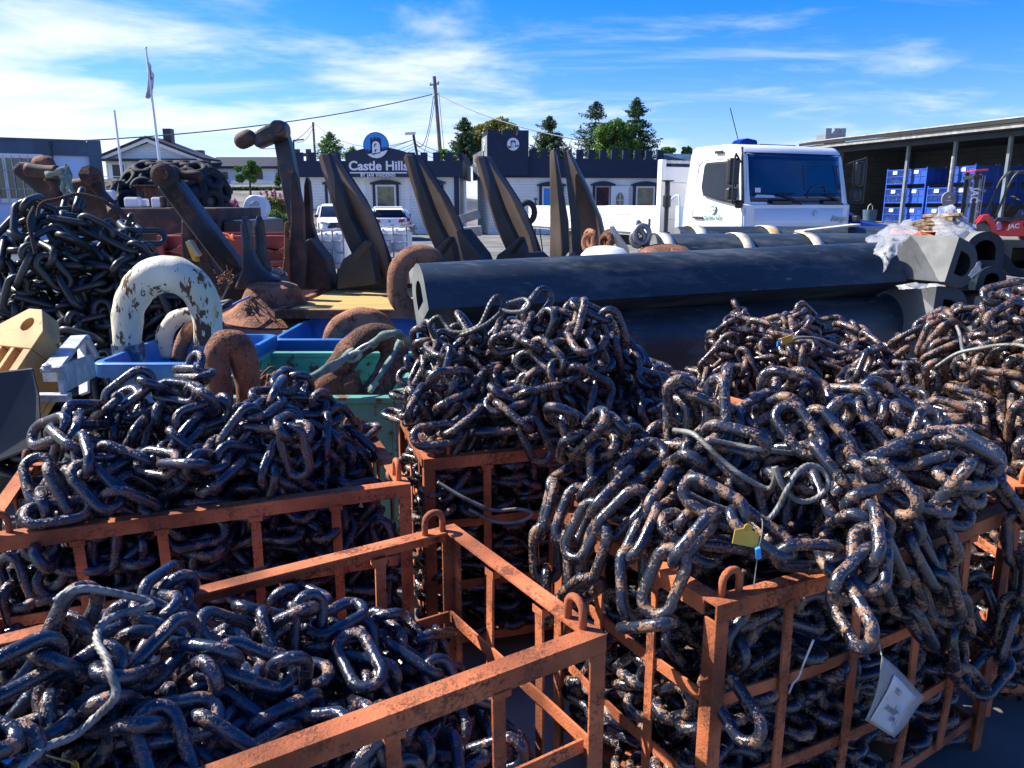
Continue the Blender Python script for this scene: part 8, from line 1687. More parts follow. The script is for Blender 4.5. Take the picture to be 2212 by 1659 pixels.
jug(337, 424, 449, 26, 10.5, 'ribbed white canister just left of the black drums', M['ibc'])
jug(310, 428, 446, 14, 10.6, 'small clear canister with brown content between two white ones', M['ibc'])
for i in range(4):
 px = 355 + i * 13; a = at(px, 424 + (i % 2) * 4, 10.5); c = at(px, 448, 10.5); b = MB(); w = .05
 b.lathe([(w * .9, 0), (w, .01), (w, .05), (w * .93, .06), (w, .07), (w, a.z - c.z - .01), (w * .6, a.z - c.z)], (c.x, 10.5, c.z), (0, 0, 1), 16)
 tag(b.build('drum', M['blackpl'], smooth='auto'), 'small black drum on the dark container, %s in its row of four' % ('leftmost', 'second from left', 'third from left', 'rightmost')[i], 'drum', 'small black drums in a row')
# dark container / machine and red skip
dk = thing('dark_container', 'dark brownish steel container behind the anchors, carrying canisters and drums', 'container', tuple(at(440, 500, 10.8)))
a = at(255, 449, 10.4); c = at(600, 530, 10.4)
wbox(dk, (a.x, 10.4, .42), (at(470, 450, 10.4).x, 12.2, a.z), 'container_body', M['rustdk'], .02)
wbox(dk, (at(395, 450, 10.4).x, 10.3, a.z - .26), (at(462, 450, 10.4).x, 10.39, a.z - .14), 'dark_panel', M['blackpl'], .01)
wbox(dk, (at(470, 450, 10.4).x + .01, 10.5, .42), (at(535, 450, 10.4).x, 12.0, at(500, 476, 10.4).z), 'machine_block', M['anch'], .02)
rs = thing('red_skip', 'faded red steel skip with curved side gussets standing behind the anchors', 'skip', tuple(at(480, 560, 9)))
xa = at(338, 530, 9.0).x; xb = at(628, 530, 9.0).x; zt = at(480, 510, 9.0).z; zm = at(480, 566, 9.0).z; zl = .5
wbox(rs, (xa, 9.15, zm), (xb, 9.2, zt), 'front_panel', M['redskip'], .01)
wbox(rs, (xa, 9.05, zm - .05), (xb, 9.25, zm - .005), 'lower_rail', M['redskip'], .01)
wbox(rs, (xa + .05, 9.22, zl), (xb - .05, 9.28, zm - .06), 'lower_panel', M['redskipdk'] if 'redskipdk' in M else M['redskip'], .01)
def gus(px, s):
 x = at(px, 520, 9.0).x; b = MB(); h = zt - zm; pts = [(x, 9.148, zt), (x, 9.148, zm + .06)]
 for i in range(9):
  t = i / 8; ang = t * math.pi / 2; pts.append((x - s * (.42 - .42 * math.sin(ang)) * .8, 9.148, zm + .06 + (h - .06) * (.22 + .78 * (1 - math.cos(ang)))) if i else (x - s * .34, 9.148, zm + .16))
 b.prism(pts, (0, -.10, 0)); b.build('gusset', M['redskip'], rs, world=True, bevel=.004)
gus(628, 1); gus(395, 1)
for px in (345, 401, 410): x = at(px, 520, 9.0).x; wbox(rs, (x - .03, 9.0, zm), (x + .03, 9.148, zt + .01), 'rib', M['redskip'], .004)
wbox(rs, (xa - .02, 9.15, zl), (xa + .03, 10.2, zt), 'side_panel', M['redskip']); wbox(rs, (xb - .03, 9.21, zl), (xb + .02, 10.2, zt), 'side_panel', M['redskip']); wbox(rs, (xa, 10.2, zl), (xb, 10.25, zt), 'back_panel', M['redskip'])
crumple('orange_tarp', [[at(448, 506, 8.9), at(470, 502, 8.95), at(505, 507, 9.0)], [at(447, 514, 8.8), at(475, 516, 8.85), at(508, 524, 8.9)]], 'crumpled orange tarp lying on the edge of the red skip', mat('orange_tarp', (.72, .12, .02), .5), 'tarp', amp=.02, sd=11)
# grey trough with scribble, cable reel on a white machine
tr = thing('grey_trough', 'light grey trough with a yellow-green scrawled number, under the pink flowers', 'trough', tuple(at(498, 470, 15)))
a = at(470, 455, 15); c = at(527, 478, 15); wbox(tr, (a.x, 15, c.z - .2), (c.x, 15.6, a.z), 'trough_body', M['concrete'], .01)
text('2', .17, tr.matrix_basis.inverted() @ face_frame(at(505, 467, 14.98), (1, 0, 0), (0, 0, 1)), M['graffiti'], 'scrawl', tr, ext=.002, bold=.002)
for px in (478, 519): p = at(px, 471, 14.97); wbox(tr, (p.x - .045, 14.97, p.z - .06), (p.x + .045, 14.99, p.z + .06), 'paper', M['logowhite'])
rl = thing('cable_reel', 'big white plastic reel disc on a pale machine stand, behind the slim black flukes', 'reel', tuple(at(552, 500, 14)))
c = at(553, 449, 14)
b = MB(); b.lathe([(.03, .0), (.21, .0), (.222, .012), (.222, .03), (.21, .04), (.06, .04)], c, (-.15, -1, .05), 40); d1 = b.build('reel_disc', M['ibc'], rl, world=True, smooth='auto')
b = MB(); b.lathe([(.03, .0), (.21, .0), (.222, .012), (.21, .03), (.06, .04)], c + Vector((.0, .18, 0)), (-.15, -1, .05), 40); b.build('reel_disc', M['ibc'], rl, world=True, smooth='auto')
b = MB(); b.lathe([(.05, 0), (.05, .2)], c + Vector((0, .19, 0)), (-.15, -1, .05), 16); b.build('reel_core', M['steel'], rl, world=True)
b = MB()
for i in range(8):
 a_ = i * math.pi / 4; p = c + Vector((math.cos(a_) * .075, -.05, math.sin(a_) * .075)); b.obox(p, (math.cos(a_) * .022, 0, math.sin(a_) * .022), (0, .008, 0), (-math.sin(a_) * .007, 0, math.cos(a_) * .007))
b.tube([c + Vector((math.cos(t) * .105, -.045, math.sin(t) * .105)) for t in [2 * math.pi * i / 28 for i in range(28)]], .006, 6, closed=True)
b.build('hub', M['steel'], rl, world=True)
a = at(540, 467, 14.3); q = at(590, 512, 14.3); wbox(rl, (a.x, 14.2, q.z), (q.x, 14.6, at(500, 470, 14.3).z), 'stand', M['ibcgrey'] if 'ibcgrey' in M else M['concrete'], .01)
for k in range(5): z = q.z + .06 + k * .07; wbox(rl, (a.x + .18, 14.18, z), (q.x - .02, 14.198, z + .03), 'vent_slat', M['ibc'])
# IBC totes
def ibc(px0, px1, py0, py1, Y, label, grey=False):
 a = at(px0, py0, Y); c = at(px1, py1, Y); r = thing('bulk_container', label, 'container', (a.x, Y, c.z), 0, 'white caged bulk containers')
 w = c.x - a.x; h = a.z - c.z
 b = MB(); b.box((.03, .03, .08), (w - .03, .8, h - .03)); b.build('bottle', M['ibc'], r, bevel=.05)
 b = MB()
 n = max(3, int(w / .2))
 for i in range(n + 1): x = w * i / n; b.tube([(x, 0, .02), (x, 0, h)], .011, 6)
 for k in range(5): z = .02 + (h - .02) * k / 4; b.tube([(0, 0, z), (w, 0, z)], .011, 6)
 for i in range(n + 1): x = w * i / n; b.tube([(x, 0, h), (x, .85, h)], .011, 6)
 b.build('cage', M['galv'], r)
 b = MB(); b.box((w * .18, -.03, h * .18), (w * .62, -.014, h * .60)); p_ = b.build('sign_plate', M['galv'], r)
 b = MB(); b.box((w * .46, -.036, h * .42), (w * .58, -.032, h * .57)); b.build('sticker', M['logowhite'], p_)
ibc(672, 745, 498, 596, 9.6, 'white caged bulk container with a grey plate, left of the leftmost tall anchor')
ibc(790, 880, 490, 560, 9.8, 'white caged bulk container between the first two tall anchors, below the hatchback')
# lattice scrap and small rusty heap
def tangle(px, py, Y, rx, rz_, n, label, mt, sd, name='wire_tangle', cat='scrap'):
 rnd = random.Random(sd); c = at(px, py, Y); b = MB()
 for i in range(n):
  p = [c + Vector((rnd.uniform(-1, 1) * rx, rnd.uniform(-.5, .5) * rx, rnd.uniform(-1, .6) * rz_))]; d = Vector((rnd.gauss(0, 1), rnd.gauss(0, 1), rnd.gauss(0, .8))).normalized()
  for q in range(6): d = (d + Vector((rnd.gauss(0, .6), rnd.gauss(0, .6), rnd.gauss(0, .6)))).normalized(); p.append(p[-1] + d * rx * .22)
  b.tube(smooth_path(p, 3), rx * .06, 6)
 tag(b.build(name, mt, smooth=True), label, cat)
tangle(487, 600, 6.4, .07, .06, 26, 'small tangle of rusty wire and hooks in front of the black forged flukes', M['rustor'], 3)
tangle(878, 492, 10.5, .10, .05, 22, 'brown lattice of rusty wire lying on the caged container', M['rust'], 5)
tangle(600, 590, 7.0, .06, .08, 20, 'green and white rope tangle beside the tall brown anchor', M['ropegreen'], 7, 'rope_tangle', 'rope')
# concrete beams beyond the anchors
for (p, q, l) in (((930, 494, 20), (1035, 462, 20), 'upper grey concrete beam slanting behind the third tall anchor'), ((950, 506, 18), (1040, 498, 18), 'lower grey concrete beam lying flat behind the third tall anchor')):
 b = MB(); b.sweep([at(*p), at(*q)], rect(.5, .22)); tag(b.build('concrete_beam', M['concrete'], bevel=.01), l, 'beam', 'grey beams behind the anchors')
b = MB(); b.tube([at(1139, 459, 12) + Vector((math.cos(t) * .11, 0, math.sin(t) * .15)) for t in [2 * math.pi * i / 28 for i in range(28)]], .045, 14, closed=True); tag(b.build('tyre', M['tyre'], smooth=True), 'small black tyre hanging beside the third tall anchor', 'tyre')
tp = thing('tripod_stand', 'thin black tripod standing in front of the blue-paned window', 'tripod', tuple(at(1158, 462, 20)))
b = MB(); t0 = at(1157, 433, 20); 
for dx, dy in ((-.22, 0), (.22, 0), (0, .3)): b.tube([t0, Vector((t0.x + dx, 20 + dy, .42))], .018, 6)
b.build('legs', M['blackpl'], tp, world=True)
b = MB(); b.lathe([(.05, 0), (.05, .06), (0, .07)], t0, (0, 0, 1), 10); b.build('head', M['blackpl'], tp, world=True)
# ------------------------------------------------------------------ houses
def house(px0, px1, pya, pye, pyb, Y, label, gable=True, depth=9):
 x0 = at(px0, pye, Y).x; x1 = at(px1, pye, Y).x; za = at(px0, pya, Y).z; ze = at(px0, pye, Y).z; zb = at(px0, pyb, Y).z
 r = thing('house', label, 'house', ((x0 + x1) / 2, Y, zb)); w = (x1 - x0) / 2; h = ze - zb; a = za - zb
 if gable:
  b = MB(); b.prism([(-w + .5, 0, -2), (w - .5, 0, -2), (w - .5, 0, h), (0, 0, a - .25), (-w + .5, 0, h)], (0, depth, 0)); b.build('wall', M['sidingw'], r)
  b = MB(); b.prism([(-w, -.5, h - .12), (0, -.5, a), (w, -.5, h - .12), (w, -.5, h - .35), (0, -.5, a - .24), (-w, -.5, h - .35)], (0, .12, 0)); b.build('barge_board', M['frame'], r)
  b = MB(); b.prism([(-w - .1, -.6, h - .12), (0, -.6, a + .02), (w + .1, -.6, h - .12), (w + .1, -.6, h + .02), (0, -.6, a + .18), (-w - .1, -.6, h + .02)], (0, depth + 1, 0)); rf = b.build('roof', M['rooftile'], r)
  return r, w, h, a, rf
r, w, h, a, rf = house(212, 442, 300, 342, 398, 58, 'white gabled house with a wide glazed balcony, behind the thin flagpole', True, 2.5)
b = MB(); b.box((.35, 1.5, a - .4), (.95, 2.1, a + .85)); b.build('chimney', M['blackpl'], rf)
for i, (u0, u1) in enumerate(((-.86, -.50), (-.38, -.06), (.02, .42), (.50, .86))):
 b = MB(); b.box((u0 * w, -.06, h * .10), (u1 * w, -.02, h * .82)); wd = b.build('window', M['frame'], r)
 b = MB(); b.box((u0 * w + .12, -.09, h * .10 + .12), (u1 * w - .12, -.065, h * .82 - .12)); b.build('pane', M['glassbluehouse'] if 'glassbluehouse' in M else M['winblue'] if 'winblue' in M else M['glass'], wd)
 b = MB(); b.box((u0 * w + .15, -.10, h * .12), (u0 * w + .45, -.092, h * .8)); b.build('curtain', M['logowhite'], wd)
b = MB(); b.box((-w + .4, -1.0, h * .88), (w - .4, -.01, h * .96)); b.build('balcony_beam', M['rooftile'], r)
b = MB(); b.box((-w + .5, -.95, -.35), (w - .5, -.90, .02))
for k in range(3): b.box((-w + .5, -.95, .12 + k * .18), (w - .5, -.90, .17 + k * .18))
b.build('balcony_rail', M['frame'], r)
def longhouse(px0, px1, pyr, pye, pyb, Y, label, wall, roof, chim=None):
 x0 = at(px0, pye, Y).x; x1 = at(px1, pye, Y).x; za = at(px0, pyr, Y).z; ze = at(px0, pye, Y).z; zb = at(px0, pyb, Y).z
 r = thing('house', label, 'house', ((x0 + x1) / 2, Y, zb)); w = (x1 - x0) / 2; h = ze - zb; a = za - zb
 b = MB(); b.box((-w + .4, 0, -2), (w - .4, 6, h)); b.build('wall', wall, r)
 b = MB(); b.prism([(-w, -.5, h - .05), (-w, -.5, h + .12), (-w, 3, a), (-w, 6.5, h)], (2 * w, 0, 0)); rf = b.build('roof', roof, r)
 if chim:
  b = MB(); x = at(chim, pyr, Y).x - (x0 + x1) / 2; b.box((x - .35, 2.7, a - .3), (x + .35, 3.3, a + .9)); b.build('chimney', M['blackpl'], rf)
 for u in (-.5, .4):
  b = MB(); b.box((u * w - .5, -.03, h * .35), (u * w + .5, -.001, h * .85)); wd = b.build('window', M['frame'], r); b = MB(); b.box((u * w - .4, -.05, h * .4), (u * w + .4, -.035, h * .8)); b.build('pane', M['glass'], wd)
 return r
longhouse(395, 452, 344, 366, 402, 66, 'brown tiled house roof half hidden between the two white houses', M['siding'], M['roofred'], 402)
longhouse(438, 606, 334, 363, 404, 60, 'long low white house with a ribbed black roof, behind the small round tree', M['sidingw'], M['rooftile'])
hb = thing('brown_house', 'brown timber frame with two upright panels rising behind the left end of the battlements', 'building', tuple(at(645, 350, 50)))
for (x0, x1, y0) in ((636, 648, 322), (660, 672, 322)): p = at(x0, y0, 50); q = at(x1, 352, 50); wbox(hb, (p.x, 50, q.z - 1), (q.x, 50.2, p.z), 'panel', M['roofred'])
p = at(632, 331, 50); q = at(676, 338, 50); wbox(hb, (p.x, 49.8, q.z), (q.x, 49.99, p.z), 'beam', M['roofred'])
# retaining wall, picket fence, hedge
a = at(452, 400, 50); c = at(640, 425, 50)
b = MB(); b.box((a.x - 3, 50, .2), (c.x + 1.5, 51, at(500, 436, 50).z)); tag(b.build('retaining_wall', M['rooftile']), 'dark sleeper retaining wall under the long clipped hedge', 'wall')
b = MB(); b.box((a.x, 49.9, at(500, 432, 50).z), (c.x, 49.97, at(500, 429, 50).z)); tag(b.build('handrail', M['woodgrey']), 'pale wooden rail along the foot of the hedge', 'rail')
pkf = thing('picket_fence', 'white picket fence above the clipped hedge, in front of the long white house', 'fence', tuple(at(530, 400, 55)))
zt = at(530, 389, 55).z; zb = at(530, 405, 55).z; x0 = at(500, 400, 55).x; x1 = at(618, 400, 55).x
b = MB(); x = x0
while x < x1: b.box((x, 55, zb), (x + .08, 55.03, zt)); x += .16
b.build('pickets', M['frame'], pkf, world=True)
wbox(pkf, (x0, 55.035, zb + .15), (x1, 55.07, zb + .22), 'rail', M['frame']); wbox(pkf, (x0, 55.035, zt - .2), (x1, 55.07, zt - .13), 'rail', M['frame'])
def leaves(boxes, n, size, rnd, shape='box', up=.3):
 """many small leaf quads scattered through volumes; boxes: (center, half sizes)"""
 V = np.zeros((n * 4, 3)); k = 0
 tot = sum(h[0] * h[1] * h[2] for c, h in boxes); rs = np.random.RandomState(rnd)
 for c, h in boxes:
  m = int(round(n * h[0] * h[1] * h[2] / tot))
  m = min(m, n - k)
  if m <= 0: continue
  if shape == 'ell':
   d = rs.normal(size=(m, 3)); d /= np.linalg.norm(d, axis=1)[:, None]; rr = rs.uniform(.35, 1, m) ** .5
   P = d * rr[:, None] * np.array(h) + np.array(c)
  else: P = rs.uniform(-1, 1, (m, 3)) * np.array(h) + np.array(c)
  a = rs.normal(size=(m, 3)); a /= np.linalg.norm(a, axis=1)[:, None]; b_ = np.cross(a, rs.normal(size=(m, 3))); b_ /= np.linalg.norm(b_, axis=1)[:, None]
  s = size * rs.uniform(.6, 1.4, (m, 1))
  Q = np.stack([P - a * s, P + b_ * s * .6, P + a * s, P - b_ * s * .6], 1).reshape(-1, 3)
  V[k * 4:(k + m) * 4] = Q; k += m
 V = V[:k * 4]; F = np.arange(k * 4).reshape(-1, 4)
 return V, F
def leafobj(name, V, F, mt, parent=None):
 me = fast_mesh(name, V, F, mt); me.polygons.foreach_set('use_smooth', np.zeros(len(F), bool)); o = bpy.data.objects.new(name, me); C.objects.link(o)
 if parent: o.parent = parent; o.matrix_parent_inverse = parent.matrix_basis.inverted()
 return o
hz1 = at(500, 404, 50).z; hz0 = at(500, 425, 50).z
hx0 = at(455, 410, 50).x; hx1 = at(640, 410, 50).x
hd = thing('hedge', 'long clipped dark green hedge with a bright top, above the pink flowers', 'hedge', ((hx0 + hx1) / 2, 50.6, hz0))
V, F = leaves([(((hx0 + hx1) / 2, 50.6, (hz0 + hz1) / 2), ((hx1 - hx0) / 2, .5, (hz1 - hz0) / 2))], 16000, .07, 5)
leafobj('foliage', V, F, M['leafhedge'], hd)
b = MB(); b.box((hx0 + .1, 50.2, hz0 - .3), (hx1 - .1, 51.0, hz1 - .12)); b.build('branches', M['bark'], hd, world=True)
# shrubs and weeds bank right of the hedge, pink fireweed
def shrub(px, py, Y, rx, rz_, n, size, mt, label, sd, name='shrub', cat='shrub', stems=True):
 c = at(px, py, Y); rnd = random.Random(sd); r = thing(name, label, cat, (c.x, c.y, c.z - rz_))
 bx = [((c.x + rnd.gauss(0, rx * .4), c.y + rnd.gauss(0, rx * .3), c.z + rnd.gauss(0, rz_ * .35)), (rx * rnd.uniform(.35, .6), rx * .4, rz_ * rnd.uniform(.35, .6))) for i in range(9)]
 V, F = leaves(bx, n, size, sd, 'ell'); leafobj('foliage', V, F, mt, r)
 b = MB()
 for i in range(6): b.tube([(c.x + rnd.uniform(-.3, .3) * rx, c.y, c.z - rz_ * 1.3), (c.x + rnd.uniform(-1, 1) * rx * .7, c.y, c.z + rnd.uniform(.1, .7) * rz_)], .02 * rx + .005, 5)
 b.build('stem', M['bark'], r, world=True)
shrub(592, 448, 24, .42, .34, 2600, .045, M['leafyel'], 'yellow-green bush growing behind the white reel', 11)
shrub(600, 482, 23, .42, .34, 2600, .04, M['leafmid'], 'darker green bush low down between the reel and the brown anchor', 12)
shrub(590, 500, 21, .38, .16, 1300, .035, M['leafmid'], 'white-flowered ground bush under the darker green bush', 13)
def fireweed(px, py, Y, h, label, sd):
 rnd = random.Random(sd); c = at(px, py, Y); r = thing('fireweed', label, 'flower', (c.x, c.y, c.z - h), 0, 'pink fireweed spikes')
 b = MB(); top = Vector((c.x + rnd.uniform(-.05, .05), c.y, c.z)); b.tube([(c.x, c.y, c.z - h), top], .008, 5); b.build('stem', M['leafhedge'], r, world=True)
 n = 60; rs = np.random.RandomState(sd); t = rs.uniform(.0, .5, n); P = np.array([top.x, top.y, top.z]) + np.stack([rs.normal(0, .035, n) * (t + .3), rs.normal(0, .03, n), -t * h], 1)
 a = rs.normal(size=(n, 3)) * .028; q = rs.normal(size=(n, 3)) * .022
 V = np.stack([P - a, P + q, P + a, P - q], 1).reshape(-1, 3); leafobj('blossom', V, np.arange(n * 4).reshape(-1, 4), M['pink'], r)
 n = 50; t = rs.uniform(.45, 1, n); P = np.array([top.x, top.y, top.z]) + np.stack([rs.normal(0, .07, n), rs.normal(0, .05, n), -t * h], 1); a = rs.normal(size=(n, 3)) * .05; q = rs.normal(size=(n, 3)) * .015
 V = np.stack([P - a, P + q, P + a, P - q], 1).reshape(-1, 3); leafobj('foliage', V, np.arange(n * 4).reshape(-1, 4), M['leafmid'], r)
rnd = random.Random(8)
for i in range(22): fireweed(474 + i * 1.7 + rnd.uniform(-2, 2), 436 + rnd.uniform(-4, 8), 19 + rnd.uniform(0, 1.2), .42, 'pink fireweed spike in the clump above the grey trough', 50 + i)
for i in range(10): fireweed(566 + i * 6.2 + rnd.uniform(-2, 2), 414 + rnd.uniform(-6, 14), 25 + rnd.uniform(0, 1), .75, 'tall pink fireweed spike among the bushes behind the white reel', 80 + i)
# ------------------------------------------------------------------ trees
def broadleaf(px, pyt, pyb, Y, rx_px, label, mt, sd, n=12000, size=.09, base=None, group=None, lobes=16):
 top = at(px, pyt, Y); bot = at(px, pyb, Y); rx = rx_px / FPX * Y; h = top.z - bot.z; rnd = random.Random(sd)
 gb_ = gz(top.x, Y) if base is None else base
 r = thing('broadleaf_tree', label, 'tree', (top.x, Y, gb_), 0, group)
 c = Vector((top.x, Y, (top.z + bot.z) / 2)); bx = []
 b = MB(); b.tube([(c.x, Y, gb_ - .2), (c.x + .1, Y, c.z), (c.x, Y, top.z - h * .25)], [rx * .09, rx * .06, rx * .02], 8)
 for i in range(lobes):
  a = rnd.uniform(0, 6.28); rr = rnd.uniform(.2, .78); z = rnd.uniform(-.75, .85); k = math.sqrt(max(0, 1 - z * z * .8))
  p = c + Vector((math.cos(a) * rr * rx * k, math.sin(a) * rr * rx * k * .7, z * h / 2 * .85)); s = rnd.uniform(.20, .36)
  bx.append((tuple(p), (rx * s, rx * s, rx * s * .8)))
  b.tube([c + Vector((0, 0, -h * .25)), c.lerp(p, .6) + Vector((0, 0, -.1)), p], [rx * .035, rx * .02, rx * .008], 5)
 b.build('trunk', M['bark'], r, world=True)
 V, F = leaves(bx, n, size, sd, 'ell'); leafobj('crown', V, F, mt, r); return r
def conifer(px, pyt, pyb, Y, wpx, label, sd, mt=None, whorls=22, dens=1.0, size=.10, sparse=False):
 top = at(px, pyt, Y); bot = at(px, pyb, Y); rx = wpx / FPX * Y; h = top.z - bot.z; rnd = random.Random(sd); rs = np.random.RandomState(sd)
 r = thing('spruce_tree' if not sparse else 'pine_sapling', label, 'tree', (top.x, Y, gz(top.x, Y)))
 tb = MB(); tb.tube([(top.x, Y, gz(top.x, Y) - .2), (top.x, Y, top.z)], [h * .03, h * .004], 8)
 Vs = []
 for i in range(whorls):
  t = (i + .3) / whorls; z = top.z - h * t * 1.0; R0 = rx * (t ** .85) * rnd.uniform(.85, 1.15) + .05
  m = rnd.choice((5, 6, 7)) if not sparse else 4
  for k in range(m):
   a = 2 * math.pi * (k + rnd.random()) / m; L = R0 * rnd.uniform(.7, 1.15); d = Vector((math.cos(a), math.sin(a), 0)); up = .25 if t < .3 or sparse else -.15
   p0 = Vector((top.x, Y, z)); p1 = p0 + d * L * .6 + Vector((0, 0, L * (up - .05))); p2 = p0 + d * L + Vector((0, 0, L * (up + .08)))
   tb.tube([p0, p1, p2], [.02 + h * .003, .015, .006], 4, cap=False)
   nn = int((16 + 66 * t) * dens); u = rs.uniform(.15, 1, nn)
   P = np.array([(p0.lerp(p1, q / .6) if q < .6 else p1.lerp(p2, (q - .6) / .4))[:] for q in u])
   P += rs.normal(0, .06 * (1 + R0 * .35), (nn, 3)) * np.array([1, 1, .7]); P[:, 2] -= np.abs(rs.normal(0, .05 * (1 + R0 * .4), nn))
   a_ = np.array(d[:]) * .8 + rs.normal(0, .6, (nn, 3)); a_ /= np.linalg.norm(a_, axis=1)[:, None]; b_ = np.cross(a_, rs.normal(size=(nn, 3))); b_ /= np.linalg.norm(b_, axis=1)[:, None]
   s = size * rs.uniform(.6, 1.5, (nn, 1)); Vs.append(np.stack([P - a_ * s, P + b_ * s * .35, P + a_ * s, P - b_ * s * .35], 1).reshape(-1, 3))
 tb.build('trunk', M['bark'], r, world=True)
 V = np.concatenate(Vs); leafobj('crown', V, np.arange(len(V)).reshape(-1, 4), mt or M['leafdark'], r)
conifer(1003, 255, 350, 62, 52, 'dark spruce standing just left of the battlement tower, behind the sign building', 1, dens=1.3)
broadleaf(1066, 254, 350, 64, 64, 'loose yellow-green broadleaf tree behind the battlement tower', M['leafyel'], 2, 9000, .12, lobes=20)
broadleaf(1118, 276, 350, 66, 36, 'thin grey-green tree at the right shoulder of the battlement tower', M['leafmid'], 9, 3500, .11)
conifer(1188, 252, 350, 60, 62, 'bushy spruce in the middle behind the battlements', 3, dens=1.5, mt=M['leafspr'] if 'leafspr' in M else M['leafdark'])
conifer(1288, 220, 350, 60, 76, 'tall open spruce left of the round green tree behind the battlements', 4, dens=1.0)
broadleaf(1330, 260, 350, 58, 62, 'rounded green broadleaf tree between the two tallest spruces', M['leafmid'], 5, 14000, .11, lobes=24)
conifer(1376, 212, 350, 59, 72, 'tallest spruce, the right-hand one behind the battlements', 6, dens=1.5)
broadleaf(1442, 318, 340, 62, 22, 'low green treetop between the tallest spruce and the truck', M['leafmid'], 7, 1500, .10)
broadleaf(1484, 316, 336, 58, 14, 'small green treetop peeping over the annex roof beside the truck', M['leafmid'], 8, 1200, .09)
conifer(711, 286, 350, 52, 44, 'young pine with upright shoots behind the left battlements', 10, sparse=True, whorls=12, mt=M['leafmid'], dens=.9, size=.09)
conifer(760, 318, 350, 50, 26, 'small pine tip just left of the arched sign', 12, sparse=True, whorls=7, mt=M['leafmid'], dens=.9, size=.08)
broadleaf(533, 345, 402, 40, 32, 'small round green garden tree in front of the long white house', M['leafmid'], 14, 5000, .07, lobes=14)
broadleaf(960, 322, 350, 56, 20, 'low greenery seen through the teeth left of the tower', M['leafmid'], 15, 1500, .09)
broadleaf(600, 372, 405, 52, 12, 'dark garden bush at the end of the long white house', M['leafmid'], 16, 900, .08)
# ------------------------------------------------------------------ poles, wires, flag
def pole(name, pxb, pyb, pxt, pyt, Y, rad, mt, label, cat, rad2=None, extra=None, gb=None):
 t = at(pxt, pyt, Y); q = at(pxb, pyb, Y); g0 = gz(q.x, Y) if gb is None else gb
 k = (g0 - t.z) / (q.z - t.z); base = t + (q - t) * k
 r = thing(name, label, cat, tuple(base)); b = MB(); b.tube([base, t], [rad, rad2 or rad], 12); b.build('pole', mt, r, world=True); return r, base, t
r, bs, tp_ = pole('flagpole', 345, 350, 315, 103, 33, .075, M['frame'], 'tall white flagpole with a limp pale flag, in front of the white gabled house', 'flagpole', .035)
b = MB(); b.lathe([(0, -.06), (.06, 0), (0, .06)], tp_, (0, 0, 1), 12); b.build('finial', M['steel'], r, world=True)
fg = [[at(317, 120, 33), at(324, 138, 33), at(331, 160, 33.05)], [at(319, 145, 33), at(326, 165, 33.1), at(331, 182, 33)], [at(320, 180, 33), at(326, 196, 33.05), at(329, 206, 33)], [at(316, 212, 33), at(320, 214, 33), at(324, 210, 33)]]
V = [p for row in fg for p in row]; V2 = []
b = MB(); nr, nc = 4, 3; sub = 5; P = []
for i in range((nr - 1) * sub + 1):
 for j in range((nc - 1) * sub + 1):
  a_, u = divmod(i, sub); c_, v = divmod(j, sub)
  if a_ == nr - 1: a_ -= 1; u = sub
  if c_ == nc - 1: c_ -= 1; v = sub
  u /= sub; v /= sub; q = (fg[a_][c_] * (1 - u) + fg[a_ + 1][c_] * u) * (1 - v) + (fg[a_][c_ + 1] * (1 - u) + fg[a_ + 1][c_ + 1] * u) * v
  P.append(q + Vector((0, .09 * math.sin(j * 1.4 + i * .3), 0)))
w_ = (nc - 1) * sub + 1
b.add(P, [(i * w_ + j, (i + 1) * w_ + j, (i + 1) * w_ + j + 1, i * w_ + j + 1) for i in range((nr - 1) * sub) for j in range(w_ - 1)])
fl_ = b.build('flag_cloth', M['flag'] if 'flag' in M else mat('pale_flag', (.62, .58, .66), .7, col2=(.45, .12, .16), scale=5, thr=(.62, .66)), smooth=True)
tag(fl_, 'limp white and reddish flag hanging from the tall flagpole', 'flag')
pole('flagpole', 275, 470, 247, 238, 25, .05, M['frame'], 'shorter thin bare flagpole, left of the tall one', 'flagpole', .03)
r, bs, utop = pole('utility_pole', 952, 345, 938, 165, 60, .17, M['woodpole'], 'tall wooden utility pole behind the sign building', 'utility pole', .13)
b = MB(); b.sweep([utop + Vector((-.35, 0, -.6)), utop + Vector((.35, 0, -.5))], rect(.12, .12)); 
for dx in (-.3, 0, .3): b.lathe([(.05, 0), (.07, .08), (.03, .16), (0, .17)], utop + Vector((dx, 0, -.5)), (0, 0, 1), 10)
b.build('insulator_arm', M['steel'], r, world=True)
r2, bs2, stop_ = pole('utility_pole', 681, 345, 676, 264, 80, .14, M['woodpole'], 'distant thin utility pole above the young pine', 'utility pole', .11)
r3, bs3, ltop = pole('street_lamp', 903, 345, 893, 292, 55, .09, M['blackpl'], 'dark street lamp with a pale head, left of the tall utility pole', 'street lamp')
b = MB(); p = at(886, 288, 54.6); b.obox(p, (.36, 0, .02), (0, .12, 0), (0, 0, .09)); b.build('lamp_head', M['frame'], r3, world=True, bevel=.03)
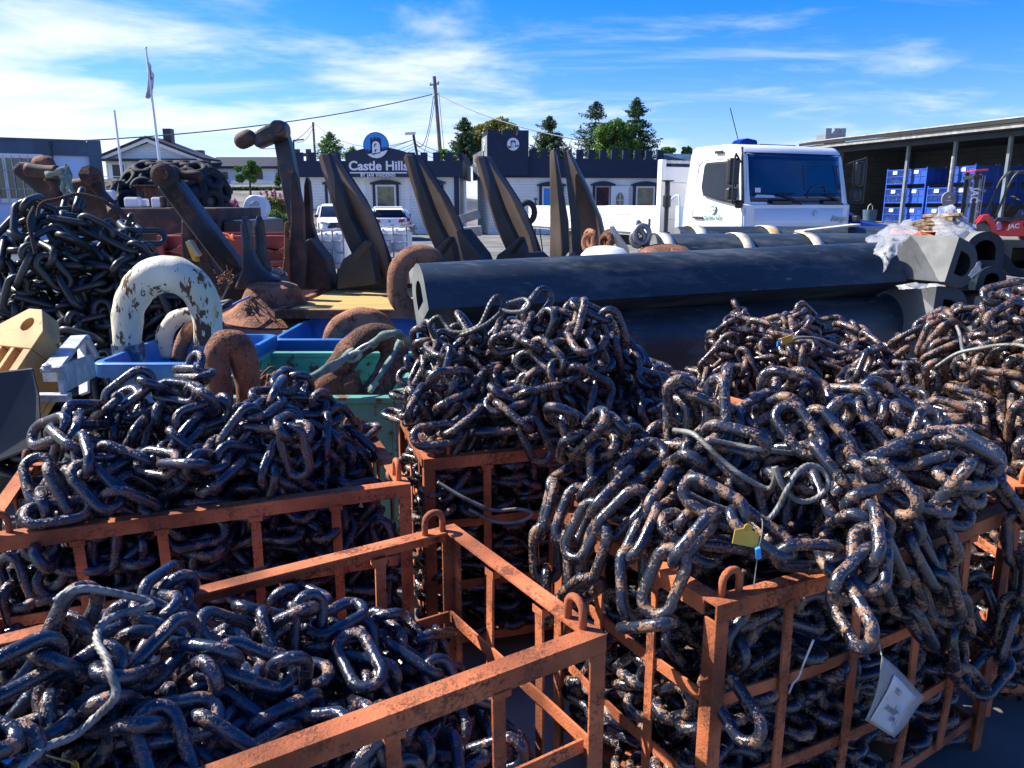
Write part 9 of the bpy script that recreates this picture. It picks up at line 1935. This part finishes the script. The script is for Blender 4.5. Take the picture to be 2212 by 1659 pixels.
b = MB(); b.tube([ltop, p + Vector((.3, .2, 0))], .05, 8); b.build('lamp_arm', M['blackpl'], r3, world=True)
r4, bs4, l4 = pole('street_lamp', 636, 350, 634, 303, 55, .06, M['blackpl'], 'thin distant lamp post above the left end of the battlements', 'street lamp')
b = MB(); b.obox(l4 + Vector((.35, 0, .02)), (.35, 0, .03), (0, .08, 0), (0, 0, .04)); b.build('lamp_head', M['blackpl'], r4, world=True)
M['cablewire'] = mat('dark_cable', (.05, .07, .10), .6)
def wire(a, c, sag, rad, label, n=14):
 a = Vector(a); c = Vector(c); P = [a.lerp(c, i / n) - Vector((0, 0, 4 * sag * (i / n) * (1 - i / n))) for i in range(n + 1)]
 b = MB(); b.tube(P, rad, 5); tag(b.build('power_line', M['cablewire']), label, 'power line', 'overhead lines')
wire(at(933, 204, 60), at(60, 309, 40), .6, .035, 'long overhead line from the tall utility pole down to the left over the cabin')
wire(at(945, 203, 60), at(1262, 304, 42), .4, .032, 'overhead line from the tall utility pole down to the right across the trees')
wire(at(936, 208, 60), at(900, 312, 55), 1.3, .03, 'slack cable from the tall utility pole to the street lamp')
wire(at(940, 212, 60), at(916, 330, 58), .3, .022, 'thin straight stay just left of the tall utility pole')
wire(at(948, 200, 60), at(960, 330, 60), .1, .02, 'thin cable running down the right side of the tall utility pole')
wire(at(678, 266, 80), at(892, 302, 55), 1.2, .03, 'line from the distant thin pole to the street lamp')
wire(at(677, 268, 80), at(560, 320, 70), .8, .03, 'line from the distant thin pole down to the left')
wire(at(677, 272, 80), at(634, 304, 55), .6, .025, 'line from the distant thin pole to the thin lamp post')
for i, dy in enumerate((0, 9, 16, 22)): wire(at(896, 300 + dy, 55), at(770, 330 + dy * 1.3, 58), .2, .02, 'one of the close parallel lines left of the street lamp, %s' % ('top', 'second', 'third', 'lowest')[i])
for i, dy in enumerate((0, 9, 18)): wire(at(900, 306 + dy, 55), at(1000, 330 + dy * 1.0, 60), .3, .02, 'one of the faint lines right of the street lamp, %s' % ('top', 'middle', 'lowest')[i])
